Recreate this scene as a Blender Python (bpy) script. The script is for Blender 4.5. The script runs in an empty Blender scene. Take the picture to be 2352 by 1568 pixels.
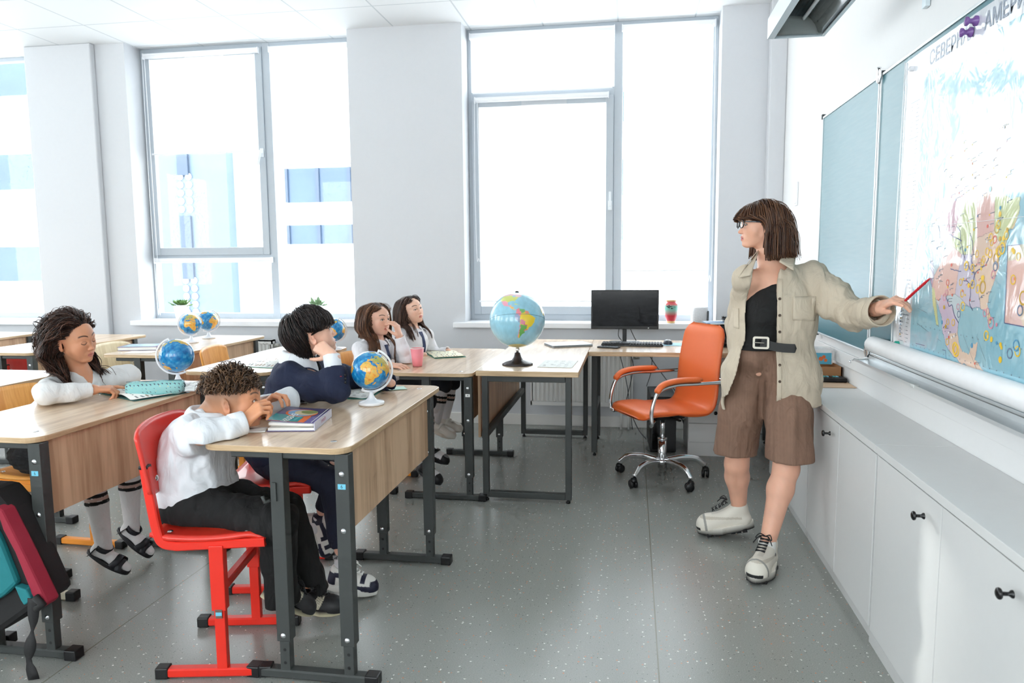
import bpy, math, random
import numpy as np
from mathutils import Vector, Matrix
random.seed(7); np.random.seed(7)
SC = bpy.context.scene
COL = SC.collection
PI = math.pi
# ---------------------------------------------------------------- camera geometry (measured from the room's vanishing points)
CAM_H = 1.37
F_PX = 1685.92
_yaw, _pitch, _roll = math.radians(9.2458), math.radians(6.3861), math.radians(-.47963)
def _cam_axes():
    cy, sy, cp, sp = math.cos(_yaw), math.sin(_yaw), math.cos(_pitch), math.sin(_pitch)
    f = np.array([-sy*cp, cy*cp, -sp]); r = np.array([cy, sy, 0]); u = np.cross(r, f)
    c, s = math.cos(_roll), math.sin(_roll)
    return c*r + s*u, -s*r + c*u, f
CR, CU, CF = _cam_axes()
def W(px, py, x=None, y=None, z=None):
    """point of the room seen at a pixel of the 2352x1568 frame, on a known plane x=, y= or z="""
    d = CF*F_PX + (px-1176)*CR - (py-784)*CU
    if z is not None: t = (z-CAM_H)/d[2]
    elif y is not None: t = y/d[1]
    else: t = x/d[0]
    return np.array([0, 0, CAM_H]) + t*d

# ---------------------------------------------------------------- materials
def srgb(r, g, b):
    f = lambda c: (c/255/12.92) if c/255 <= .04045 else ((c/255+.055)/1.055)**2.4
    return (f(r), f(g), f(b), 1)
_M = {}
class N:
    def __init__(s, name):
        s.m = bpy.data.materials.new(name); s.m.use_nodes = True
        s.t = s.m.node_tree; s.b = s.t.nodes['Principled BSDF']
    def n(s, typ, **kw):
        o = s.t.nodes.new(typ)
        for k, v in kw.items():
            if k.startswith('i_'):
                key = k[2:]; key = int(key) if key.isdigit() else key.replace('_', ' ')
                o.inputs[key].default_value = v
            else: setattr(o, k, v)
        return o
    def l(s, a, ao, b, bi): s.t.links.new(a.outputs[ao], b.inputs[bi])
    def coord(s, scale, kind='Object', rot=(0,0,0)):
        c = s.n('ShaderNodeTexCoord'); mp = s.n('ShaderNodeMapping'); mp.inputs['Scale'].default_value = scale; mp.inputs['Rotation'].default_value = rot
        s.l(c, kind, mp, 'Vector'); return mp
    def bump(s, src, out, strength=.3, dist=.002):
        b = s.n('ShaderNodeBump'); b.inputs['Strength'].default_value = strength; b.inputs['Distance'].default_value = dist
        s.l(src, out, b, 'Height'); s.l(b, 'Normal', s.b, 'Normal'); return b
    def set(s, **kw):
        for k, v in kw.items(): s.b.inputs[k.replace('_', ' ')].default_value = v
def mat(name, col=(200,200,200), rough=.5, metal=0, **kw):
    if name in _M: return _M[name]
    q = N(name); q.set(Base_Color=srgb(*col), Roughness=rough, Metallic=metal)
    nz = q.n('ShaderNodeTexNoise'); nz.inputs['Scale'].default_value = kw.pop('nscale', 30.)
    mp = q.coord((1,1,1)); q.l(mp, 0, nz, 'Vector')
    amt = kw.pop('vary', .04); bs = kw.pop('bump', .0)
    mx = q.n('ShaderNodeMix', data_type='RGBA', blend_type='MULTIPLY'); mx.inputs[0].default_value = 1
    mx.inputs[6].default_value = srgb(*col)
    rr = q.n('ShaderNodeMapRange'); rr.inputs['To Min'].default_value = 1-amt; rr.inputs['To Max'].default_value = 1+amt
    q.l(nz, 'Fac', rr, 'Value'); q.l(rr, 0, mx, 7); q.l(mx, 2, q.b, 'Base Color')
    if bs: q.bump(nz, 'Fac', bs, .001)
    for k, v in kw.items(): q.b.inputs[k.replace('_', ' ')].default_value = v
    _M[name] = q.m; return q.m
def mat_painted(name, rough=.5, sss=0, weave=0, wscale=900., bump=0, bscale=60., **kw):
    """base colour from the mesh's own colour attribute"""
    if name in _M: return _M[name]
    q = N(name); q.set(Roughness=rough)
    a = q.n('ShaderNodeVertexColor'); a.layer_name = 'Col'
    q.l(a, 'Color', q.b, 'Base Color')
    if sss:
        q.set(Subsurface_Weight=sss, Subsurface_Radius=(.012,.005,.003)); q.b.inputs['Subsurface Scale'].default_value = .6
    if weave:
        mp = q.coord((wscale,)*3); w = q.n('ShaderNodeTexNoise'); w.inputs['Scale'].default_value = 1.; q.l(mp, 0, w, 'Vector'); mp2 = q.coord((1,1,.6)); w2 = q.n('ShaderNodeTexNoise'); w2.inputs['Scale'].default_value = 17.; w2.inputs['Detail'].default_value = 2.5; w2.inputs['Distortion'].default_value = 1.6; q.l(mp2, 0, w2, 'Vector'); b1 = q.bump(w2, 'Fac', .55, .012); b2 = q.bump(w, 'Fac', weave, .0006); q.l(b1, 'Normal', b2, 'Normal')
    elif bump:
        mp = q.coord((1,1,1)); w = q.n('ShaderNodeTexNoise'); w.inputs['Scale'].default_value = bscale; w.inputs['Detail'].default_value = 4; q.l(mp, 0, w, 'Vector'); q.bump(w, 'Fac', bump, .002)
    for k, v in kw.items(): q.b.inputs[k.replace('_', ' ')].default_value = v
    _M[name] = q.m; return q.m
def wood(name, light, dark, scale, rough=.35, coat=0.):
    """scale: per-axis frequency; small along the grain"""
    if name in _M: return _M[name]
    q = N(name); mp = q.coord(scale)
    n1 = q.n('ShaderNodeTexNoise'); n1.inputs['Scale'].default_value = 1.; n1.inputs['Detail'].default_value = 6; n1.inputs['Distortion'].default_value = .6
    q.l(mp, 0, n1, 'Vector')
    mp2 = q.coord(tuple(v*5 for v in scale)); n2 = q.n('ShaderNodeTexNoise'); n2.inputs['Scale'].default_value = 1.; n2.inputs['Detail'].default_value = 3; q.l(mp2, 0, n2, 'Vector')
    ad = q.n('ShaderNodeMath', operation='MULTIPLY_ADD'); ad.inputs[1].default_value = .45; q.l(n2, 'Fac', ad, 0); q.l(n1, 'Fac', ad, 2)
    cr = q.n('ShaderNodeValToRGB'); cr.color_ramp.elements[0].position = .58; cr.color_ramp.elements[0].color = srgb(*dark)
    cr.color_ramp.elements[1].position = .84; cr.color_ramp.elements[1].color = srgb(*light)
    q.l(ad, 0, cr, 0); q.l(cr, 0, q.b, 'Base Color'); q.set(Roughness=rough, Coat_Weight=coat, Coat_Roughness=.12)
    q.bump(n2, 'Fac', .12, .0006)
    _M[name] = q.m; return q.m

# ---------------------------------------------------------------- mesh collector
class MB:
    def __init__(s): s.v = []; s.f = []; s.mi = []; s.sm = []; s.n = 0; s.col = None
    def add(s, verts, faces, m=0, smooth=False):
        b = s.n; s.v.extend([tuple(map(float, p)) for p in verts]); s.n += len(verts)
        for f in faces: s.f.append(tuple(i+b for i in f)); s.mi.append(m); s.sm.append(smooth)
        return s
    def box(s, c, size, m=0, R=None):
        x, y, z = [k/2 for k in size]
        vs = [(sx*x, sy*y, sz*z) for sz in (-1,1) for sy in (-1,1) for sx in (-1,1)]
        if R is not None: vs = [tuple(R @ Vector(p)) for p in vs]
        vs = [(p[0]+c[0], p[1]+c[1], p[2]+c[2]) for p in vs]
        return s.add(vs, [(0,2,3,1),(4,5,7,6),(0,1,5,4),(2,6,7,3),(0,4,6,2),(1,3,7,5)], m)
    def box2(s, a, b, m=0):
        return s.box([(a[i]+b[i])/2 for i in range(3)], [abs(b[i]-a[i]) for i in range(3)], m)
    def sweep(s, path, prof, m=0, smooth=True, closed=False, caps=True, scales=None, up=None):
        """prof: list of 2d points; swept along path"""
        P = [Vector(p) for p in path]; k = len(P); n = len(prof); vs = []
        up = Vector(up) if up is not None else None; prev = None
        for i in range(k):
            if closed: t = (P[(i+1) % k]-P[i-1]).normalized()
            else: t = ((P[i+1]-P[i] if i < k-1 else P[i]-P[i-1]).normalized() + (P[i]-P[i-1] if i > 0 else P[1]-P[0]).normalized()).normalized()
            if up is not None:
                a = up.cross(t)
                if a.length < 1e-4: a = Vector((1,0,0)).cross(t)
                a.normalize(); b = t.cross(a)
            else:
                if prev is None:
                    r = Vector((0,0,1)) if abs(t.z) < .9 else Vector((1,0,0)); a = r.cross(t).normalized()
                else:
                    a = (prev - t*prev.dot(t)).normalized()
                b = t.cross(a)
            prev = a; q = 1 if scales is None else scales[i]
            for u, v in prof: vs.append(P[i] + a*u*q + b*v*q)
        fs = []
        for i in range(k if closed else k-1):
            j = (i+1) % k
            for h in range(n): g = (h+1) % n; fs.append((i*n+h, i*n+g, j*n+g, j*n+h))
        if caps and not closed: fs.append(tuple(range(n))[::-1]); fs.append(tuple(range((k-1)*n, k*n)))
        return s.add(vs, fs, m, smooth)
    def tube(s, path, r, m=0, seg=12, **kw):
        return s.sweep(path, [(r*math.cos(2*PI*i/seg), r*math.sin(2*PI*i/seg)) for i in range(seg)], m, **kw)
    def rtube(s, path, w, h, m=0, up=(0,0,1), smooth=False, **kw):
        """rectangular bar with slightly eased edges; w across, h along up"""
        e = min(w, h)*.16; a, b = w/2, h/2
        pr = [(-a+e,-b),(a-e,-b),(a,-b+e),(a,b-e),(a-e,b),(-a+e,b),(-a,b-e),(-a,-b+e)]
        return s.sweep(path, pr, m, smooth, up=up, **kw)
    def lathe(s, c, prof, m=0, seg=32, smooth=True, R=None):
        vs = []; n = len(prof)
        for i in range(seg):
            a = 2*PI*i/seg
            for r, z in prof:
                p = Vector((r*math.cos(a), r*math.sin(a), z))
                if R is not None: p = R @ p
                vs.append((p.x+c[0], p.y+c[1], p.z+c[2]))
        fs = []
        for i in range(seg):
            j = (i+1) % seg
            for h in range(n-1): fs.append((i*n+h, j*n+h, j*n+h+1, i*n+h+1))
        return s.add(vs, fs, m, smooth)
    def prism(s, outline, z0, z1, m=0, mside=None, T=None):
        n = len(outline); vs = [(x, y, z0) for x, y in outline] + [(x, y, z1) for x, y in outline]
        if T is not None: vs = [tuple(T @ Vector(p)) for p in vs]
        b = s.n; s.add(vs, [tuple(range(n))[::-1], tuple(range(n, 2*n))], m)
        fs = [(i, (i+1) % n, n+(i+1) % n, n+i) for i in range(n)]
        for f in fs: s.f.append(tuple(i+b for i in f)); s.mi.append(m if mside is None else mside); s.sm.append(False)
        return s
    def grid(s, fn, nu, nv, m=0, smooth=True, thick=0):
        vs = [fn(i/nu, j/nv) for i in range(nu+1) for j in range(nv+1)]
        fs = [(i*(nv+1)+j, (i+1)*(nv+1)+j, (i+1)*(nv+1)+j+1, i*(nv+1)+j+1) for i in range(nu) for j in range(nv)]
        return s.add(vs, fs, m, smooth)
    def build(s, name, mats, parent=None, bevel=0, loc=None, solid=0, subd=0):
        me = bpy.data.meshes.new(name); me.from_pydata(s.v, [], s.f); me.update()
        mats = mats if isinstance(mats, (list, tuple)) else [mats]
        for x in mats: me.materials.append(x)
        me.polygons.foreach_set('material_index', s.mi); me.polygons.foreach_set('use_smooth', s.sm)
        if s.col is not None: set_col(me, s.col)
        o = bpy.data.objects.new(name, me); COL.objects.link(o)
        if parent is not None: o.parent = parent
        if loc is not None: o.location = loc
        if solid: mo = o.modifiers.new('s', 'SOLIDIFY'); mo.thickness = solid; mo.offset = 0
        if bevel:
            mo = o.modifiers.new('b', 'BEVEL'); mo.width = bevel; mo.segments = 2; mo.limit_method = 'ANGLE'; mo.angle_limit = .7
        if subd: mo = o.modifiers.new('d', 'SUBSURF'); mo.levels = subd; mo.render_levels = subd
        return o
def set_col(me, cols):
    a = me.color_attributes.new('Col', 'FLOAT_COLOR', 'POINT')
    c = np.ones((len(me.vertices), 4), np.float32); c[:, :3] = np.asarray(cols)[:, :3]
    a.data.foreach_set('color', c.ravel())
def lin(*c): return np.array(srgb(*c)[:3])
def rrect(x0, y0, x1, y1, r, n=6):
    o = []
    for cx, cy, a0 in ((x1-r, y1-r, 0), (x0+r, y1-r, 90), (x0+r, y0+r, 180), (x1-r, y0+r, 270)):
        for i in range(n+1):
            a = math.radians(a0+90*i/n); o.append((cx+r*math.cos(a), cy+r*math.sin(a)))
    return o
def bez(pts, n=8):
    """smooth curve through points (Catmull-Rom)"""
    P = [Vector(p) for p in pts]; out = []
    for i in range(len(P)-1):
        a = P[i-1] if i else P[0]*2-P[1]; b, c = P[i], P[i+1]; d = P[i+2] if i+2 < len(P) else P[-1]*2-P[-2]
        for k in range(n):
            t = k/n; out.append(.5*((2*b)+(c-a)*t+(2*a-5*b+4*c-d)*t*t+(3*b-a-3*c+d)*t**3))
    out.append(P[-1]); return out
def empty(name, loc=(0,0,0), rz=0):
    o = bpy.data.objects.new(name, None); COL.objects.link(o); o.location = loc; o.rotation_euler = (0,0,rz); o.empty_display_size = .05; return o
def tag(o, label, cat, group=None, kind=None):
    o['label'] = label; o['category'] = cat
    if group: o['group'] = group
    if kind: o['kind'] = kind
    return o
def struct(o): o['kind'] = 'structure'; return o
def copy_tree(o, parent=None):
    c = o.copy(); COL.objects.link(c); c.parent = parent
    for ch in list(o.children): copy_tree(ch, c)
    return c
_txt = {}
def text_geo(body, size, M, mb, m=0, bold=False):
    """flat lettering added to a mesh; M maps the text plane (x right, y up, z out) into place"""
    if body not in _txt:
        cu = bpy.data.curves.new('t', 'FONT'); cu.body = body; cu.size = 1; cu.align_x = 'CENTER'; cu.align_y = 'CENTER'; cu.resolution_u = 2
        if bold: cu.offset = .02
        o = bpy.data.objects.new('t', cu); COL.objects.link(o); bpy.context.view_layer.update()
        me = o.to_mesh(); _txt[body] = ([tuple(v.co) for v in me.vertices], [tuple(p.vertices) for p in me.polygons])
        o.to_mesh_clear(); bpy.data.objects.remove(o); bpy.data.curves.remove(cu)
    vs, fs = _txt[body]
    mb.add([M @ Vector((x*size, y*size, 0)) for x, y, z in vs], fs, m)
def frame_at(o, x, y=None, z=None):
    """4x4 from origin, x axis and a second axis hint"""
    X = Vector(x).normalized(); Y = Vector(y); Z = X.cross(Y).normalized(); Y = Z.cross(X)
    return Matrix(((X.x,Y.x,Z.x,o[0]),(X.y,Y.y,Z.y,o[1]),(X.z,Y.z,Z.z,o[2]),(0,0,0,1)))
WORLD, EXPO = 3.2, 1.42
# ================================================================ ROOM
YW, YF, CEIL, XR = 5.954, 6.17, 3.25, 1.12
XL, YB = -8.6, -2.6
WH = mat('wall_paint', (208,210,214), .7, vary=.015)
WHR = mat('wall_paint_board_side', (230,230,230), .6, vary=.012)
SILLM = mat('sill_plastic', (240,241,244), .35, vary=.01)
FRM = mat('window_frame_plastic', (180,188,196), .35, vary=.02)
BASE = mat('baseboard_white', (232,231,228), .45, vary=.02)

def floor_mat():
    q = N('vinyl_floor'); mp = q.coord((1,1,1))
    big = q.n('ShaderNodeTexNoise'); big.inputs['Scale'].default_value = 260.; big.inputs['Detail'].default_value = 2; q.l(mp, 0, big, 'Vector')
    base = q.n('ShaderNodeValToRGB'); e = base.color_ramp.elements; e[0].position = .35; e[0].color = srgb(136,138,134); e[1].position = .65; e[1].color = srgb(150,152,147)
    q.l(big, 'Fac', base, 0)
    last = (base, 0)
    for k, (sc, thr, rad, colr) in enumerate(((34., .955, .34, (226,224,218)), (46., .975, .36, (208,128,92)), (60., .93, .26, (74,78,78)), (85., .95, .3, (196,196,190)))):
        v = q.n('ShaderNodeTexVoronoi', voronoi_dimensions='2D'); v.inputs['Scale'].default_value = sc
        mpk = q.coord((1,1,1)); mpk.inputs['Location'].default_value = (k*3.1, k*1.7, 0); q.l(mpk, 0, v, 'Vector')
        sep = q.n('ShaderNodeSeparateColor'); q.l(v, 'Color', sep, 0)
        g = q.n('ShaderNodeMath', operation='GREATER_THAN'); g.inputs[1].default_value = thr - .12*(k == 0) - .1*(k == 1)-.1*(k == 2); q.l(sep, 0, g, 0)
        n2 = q.n('ShaderNodeTexNoise'); n2.inputs['Scale'].default_value = 160.; q.l(mpk, 0, n2, 'Vector')
        ad = q.n('ShaderNodeMath', operation='MULTIPLY_ADD'); ad.inputs[1].default_value = .5; q.l(n2, 'Fac', ad, 0); q.l(v, 'Distance', ad, 2)
        ls = q.n('ShaderNodeMath', operation='LESS_THAN'); ls.inputs[1].default_value = .07*rad/.34+.27; q.l(ad, 0, ls, 0)
        mm = q.n('ShaderNodeMath', operation='MULTIPLY'); q.l(g, 0, mm, 0); q.l(ls, 0, mm, 1)
        mx = q.n('ShaderNodeMix', data_type='RGBA'); q.l(mm, 0, mx, 0); q.l(last[0], last[1], mx, 6); mx.inputs[7].default_value = srgb(*colr); last = (mx, 2)
    # welded seams of the vinyl sheets, every two metres
    sx = q.n('ShaderNodeSeparateXYZ'); q.l(mp, 0, sx, 0)
    a = q.n('ShaderNodeMath', operation='ADD'); a.inputs[1].default_value = 21.9; q.l(sx, 0, a, 0)
    md = q.n('ShaderNodeMath', operation='MODULO'); md.inputs[1].default_value = 2.; q.l(a, 0, md, 0)
    ls = q.n('ShaderNodeMath', operation='LESS_THAN'); ls.inputs[1].default_value = .005; q.l(md, 0, ls, 0)
    mx = q.n('ShaderNodeMix', data_type='RGBA'); q.l(ls, 0, mx, 0); q.l(last[0], last[1], mx, 6); mx.inputs[7].default_value = srgb(112,110,98)
    q.l(mx, 2, q.b, 'Base Color'); q.set(Roughness=.27); return q.m
    rn = q.n('ShaderNodeTexNoise'); rn.inputs['Scale'].default_value = 3.; q.l(mp, 0, rn, 'Vector')
    mr = q.n('ShaderNodeMapRange'); mr.inputs['To Min'].default_value = .24; mr.inputs['To Max'].default_value = .30; q.l(rn, 'Fac', mr, 0); q.l(mr, 0, q.b, 'Roughness')
    return q.m
def ceil_mat():
    q = N('ceiling_tiles'); mp = q.coord((1,1,1)); sx = q.n('ShaderNodeSeparateXYZ'); q.l(mp, 0, sx, 0)
    outs = []
    for ax, off in ((0, 60+1.93), (1, 60-5.46)):
        a = q.n('ShaderNodeMath', operation='ADD'); a.inputs[1].default_value = off; q.l(sx, ax, a, 0)
        md = q.n('ShaderNodeMath', operation='MODULO'); md.inputs[1].default_value = .6; q.l(a, 0, md, 0)
        ls = q.n('ShaderNodeMath', operation='LESS_THAN'); ls.inputs[1].default_value = .012; q.l(md, 0, ls, 0); outs.append(ls)
    mm = q.n('ShaderNodeMath', operation='MAXIMUM'); q.l(outs[0], 0, mm, 0); q.l(outs[1], 0, mm, 1)
    mx = q.n('ShaderNodeMix', data_type='RGBA'); q.l(mm, 0, mx, 0); mx.inputs[6].default_value = srgb(238,240,242); mx.inputs[7].default_value = srgb(205,210,214)
    q.l(mx, 2, q.b, 'Base Color'); q.set(Roughness=.6)
    iv = q.n('ShaderNodeMath', operation='SUBTRACT'); iv.inputs[0].default_value = 1; q.l(mm, 0, iv, 1); q.bump(iv, 0, .5, .004); return q.m
struct(MB().box2((XL, YB, -.1), (XR+.1, YF+.1, 0)).build('floor', floor_mat()))
struct(MB().box2((XL, YB, CEIL), (XR+.1, YF+.1, CEIL+.1)).build('ceiling', ceil_mat()))
# right wall with the board
struct(MB().box2((XR, YB, 0), (XR+.12, YF+.1, CEIL)).build('wall_right', WHR))
# window wall: piers, aprons below the windows
WIN = [(-7.32, -5.30), (-4.34, -2.32), (-1.36, .66)]
ZS, ZT = .85, 3.25
mb = MB()
edges = [XL] + [e for w in WIN for e in w] + [XR]
for i in range(0, len(edges), 2): mb.box2((edges[i], YW, 0), (edges[i+1], YF+.12, CEIL))
for a, b in WIN: mb.box2((a, YW, 0), (b, YF+.12, ZS-.04))
struct(mb.build('wall_back', WH))
mb = MB(); mb.box2((-5.27, YW-.06, 0), (-4.62, YW, CEIL)); struct(mb.build('wall_pier', WH, bevel=.01))
mb = MB(); mb.box2((1.0, YW-.1, 0), (XR, YW, CEIL)); struct(mb.build('wall_corner', WH, bevel=.008))
# left wall and the wall behind, with unseen openings added for fill daylight
def wall_with_holes(name, axis, pos, lo, hi, holes, thick=.2):
    m = MB(); cur = lo
    def bx(a, b, z0, z1):
        if axis == 'x': m.box2((pos, a, z0), (pos-thick, b, z1))
        else: m.box2((a, pos, z0), (b, pos-thick, z1))
    for a, b in holes:
        bx(cur, a, 0, CEIL); bx(a, b, 0, ZS); bx(a, b, 3.1, CEIL); cur = b
    bx(cur, hi, 0, CEIL); return struct(m.build(name, WH))
LHOLES = [(-2.0, .2), (1.0, 3.2), (3.9, 5.6)]
BHOLES = [(-6.6, -4.4), (-3.6, -1.4), (-.9, .9)]
wall_with_holes('wall_left', 'x', XL, YB, YF+.1, LHOLES)
wall_with_holes('wall_front', 'y', YB, XL-.2, XR+.1, BHOLES)
# baseboards
m = MB(); m.box2((XL, YW-.014, 0), (XR, YW, .09)); struct(m.build('baseboard_back', BASE, bevel=.003))
m = MB(); m.box2((XR-.012, 4.7, 0), (XR, YW-.1, .09)); struct(m.build('baseboard_right', BASE, bevel=.003))
# cable duct along the board wall just above the cabinets
m = MB(); m.box2((XR-.012, YB, .80), (XR, 4.62, .87)); struct(m.build('trim_1', WHR, bevel=.003))

# --------------------------------------------------------------- windows
def glass():
    q = N('window_glass'); t = q.t; t.nodes.remove(q.b); o = t.nodes['Material Output']
    tr = q.n('ShaderNodeBsdfTransparent'); tr.inputs[0].default_value = (.93,.96,.97,1); gl = q.n('ShaderNodeBsdfGlossy'); gl.inputs['Roughness'].default_value = .02
    fr = q.n('ShaderNodeFresnel'); fr.inputs[0].default_value = 1.45; mx = q.n('ShaderNodeMixShader')
    ge = q.n('ShaderNodeNewGeometry'); iv = q.n('ShaderNodeMath', operation='SUBTRACT'); iv.inputs[0].default_value = 1; q.l(ge, 'Backfacing', iv, 1); mu = q.n('ShaderNodeMath', operation='MULTIPLY'); q.l(fr, 0, mu, 0); q.l(iv, 0, mu, 1); q.l(mu, 0, mx, 0); q.l(tr, 0, mx, 1); q.l(gl, 0, mx, 2); q.l(mx, 0, o, 0); return q.m
GLASS = glass()
def blind_mat():
    q = N('blind_fabric'); t = q.t; o = t.nodes['Material Output']
    tl = q.n('ShaderNodeBsdfTranslucent'); tl.inputs[0].default_value = (.93,.94,.95,1); mx = q.n('ShaderNodeMixShader'); mx.inputs[0].default_value = .6
    q.set(Base_Color=srgb(245,246,248), Roughness=.8); q.l(q.b, 0, mx, 1); q.l(tl, 0, mx, 2); q.l(mx, 0, o, 0)
    mp = q.coord((1,1,1)); n = q.n('ShaderNodeTexNoise'); n.inputs['Scale'].default_value = 700.; q.l(mp, 0, n, 'Vector'); q.bump(n, 'Fac', .1, .0005); return q.m
BLIND = blind_mat()
HWM = mat('handle_white', (225,230,234), .35)
def window(idx, x0, x1, mull, transom, mirror_low, blinds, rails, handle):
    """fixed frame, mullion, opening sash, panes; rails: horizontal bars of the left light"""
    root = struct(empty('window_%d' % idx, ((x0+x1)/2, YF, ZS)))
    ox, oy, oz = root.location
    fw, fd = .055, .07
    def L(m, a, b): m.box2((a[0]-ox, a[1]-oy, a[2]-oz), (b[0]-ox, b[1]-oy, b[2]-oz))
    m = MB(); y0, y1 = YF, YF+fd
    L(m, (x0, y0-.003, ZS+.001), (x0+fw*.6, y1-.003, ZT-.001)); L(m, (x1-fw*.8, y0-.003, ZS+.001), (x1, y1-.003, ZT-.001)); L(m, (x0, y0, ZT-.035), (x1, y1, ZT)); L(m, (x0, y0, ZS-.01), (x1, y1, ZS+.055))
    L(m, (mull-.035, y0-.004, ZS+.002), (mull+.035, y1-.004, ZT-.002)); L(m, (x0+.002, y0-.002, transom-.035), (mull, y1-.002, transom+.035))
    m.build('window_frame', FRM, root, bevel=.004)
    # opening sash of the left light
    s0, s1 = (ZS+.055, transom-.03) if not mirror_low else (transom+.03, ZT-.035)
    m = MB(); a, b = x0+fw*.6, mull-.035; sw = .062
    for p, q in (((a, y0-.018, s0), (a+sw, y0+.03, s1)), ((b-sw, y0-.018, s0), (b, y0+.03, s1)), ((a+sw, y0-.018, s0), (b-sw, y0+.03, s0+sw*1.1)), ((a+sw, y0-.018, s1-sw), (b-sw, y0+.03, s1))): L(m, p, q)
    m.build('sash', FRM, root, bevel=.004)
    m = MB(); L(m, (x0+.03, y0+.035, ZS+.05), (mull-.03, y0+.041, ZT-.03)); m.build('pane', GLASS, root)
    m = MB(); L(m, (mull+.03, y0+.035, ZS+.05), (x1-.03, y0+.041, ZT-.03)); m.build('pane', GLASS, root)
    hx, hz, ang = handle
    m = MB(); m.box((hx-ox, y0-.03-oy, hz-oz), (.03, .014, .075)); m.tube([(hx-ox, y0-.03-oy, hz-oz), (hx-ox, y0-.06-oy, hz-oz)], .009)
    m.rtube([(hx-ox, y0-.058-oy, hz-oz), (hx-ox+math.sin(ang)*.11, y0-.058-oy, hz-oz+math.cos(ang)*.11)], .018, .012, up=(0,1,0)); m.build('handle', HWM, root, bevel=.002)
    return root
def blind(px0, px1, zt, zb, label, cord=None, y=YF-.03):
    root = empty('roller_blind', ((px0+px1)/2, y, zt)); tag(root, label, 'blind', 'white roller blinds')
    w = (px1-px0)/2; h = zt-zb
    m = MB(); m.tube([(-w, 0, -.022), (w, 0, -.022)], .02, seg=16); m.box((0, .006, -.006), (2*w+.01, .045, .012))
    for s in (-1, 1): m.box((s*(w+.004), 0, -.022), (.008, .046, .05))
    m.build('cassette', SILLM, root, bevel=.002)
    if h > .1:
        m = MB(); m.grid(lambda u, v: ((2*u-1)*(w-.012), .012+.0015*math.sin(u*9), -.03-v*(h-.035)), 24, 8); m.build('fabric', BLIND, root)
        m = MB(); m.rtube([(-w+.01, .012, -h+.004), (w-.01, .012, -h+.004)], .008, .014, smooth=False); m.build('bottom_bar', SILLM, root)
    if cord is not None:
        x, ln = cord
        pts = [(x-.012, -.03, -.03), (x-.016, -.035, -ln*.5), (x-.008, -.035, -ln+.03), (x+.006, -.035, -ln), (x+.02, -.035, -ln+.03), (x+.018, -.035, -ln*.5), (x+.01, -.03, -.03)]
        m = MB(); m.tube(bez(pts, 8), .0022, seg=6); m.build('cord', SILLM, root)
    return root
window(3, -1.36, .66, -.118, 2.715, False, None, None, (-.178, 1.80, 0))
window(2, -4.34, -2.32, -3.145, 1.40, True, None, None, (-3.205, 2.315, math.radians(195)))
window(1, -7.32, -5.30, -6.3, 2.69, False, None, None, (-6.36, 1.8, 0))
blind(-1.325, -.155, 3.21, 2.735, 'short roller blind filling the top left light of the window by the monitor')
blind(-1.29, -.20, 2.70, 1.012, 'long roller blind over the opening sash behind the big globe', cord=(-.535, 1.32))
blind(-.085, .625, 3.21, 1.265, 'tall narrow roller blind at the right side of the window behind the monitor', cord=(.345, 1.98))
blind(-4.28, -3.20, 3.20, 2.33, 'half lowered roller blind left of the slanted window handle', cord=(-.53, 2.25))
blind(-3.09, -2.36, 3.20, 2.20, 'half lowered roller blind against the wide pier, right light of the middle window')
blind(-4.29, -3.16, 1.405, 1.36, 'rolled up blind on the low transom above the plant pots', cord=(-.53, .42))
blind(-7.25, -5.36, 2.66, 2.62, 'rolled up blind at the far left edge window')
# sills
for i, (a, b) in enumerate(((-7.4, -5.26), (-4.415, -2.25), (-1.455, .60))):
    m = MB(); m.box2((a, YW-.055, ZS-.04), (b, YW, ZS+.005)); m.box2((WIN[i][0], YW, ZS-.04), (WIN[i][1], YF, ZS+.005))
    struct(m.build('trim_%d' % (i+2), SILLM, bevel=.006))
# panes and frames of the fill-light openings added out of view
for k, (ax, holes) in enumerate((('x', LHOLES), ('y', BHOLES))):
    for i, (a, b) in enumerate(holes):
        m = MB(); g = MB(); c = (a+b)/2
        def B(mm, p0, p1, z0, z1, d0=-.12, d1=-.06):
            if ax == 'x': mm.box2((XL+d0, p0, z0), (XL+d1, p1, z1))
            else: mm.box2((p0, YB+d0, z0), (p1, YB+d1, z1))
        B(m, a, a+.06, ZS, 3.1); B(m, b-.06, b, ZS, 3.1); B(m, c-.03, c+.03, ZS, 3.1); B(m, a, b, ZS, ZS+.06); B(m, a, b, 3.04, 3.1)
        o = struct(m.build('window_%d' % (4+k*3+i), FRM)); B(g, a+.05, b-.05, ZS+.05, 3.05, -.095, -.09); g.build('pane', GLASS, o)

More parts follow.
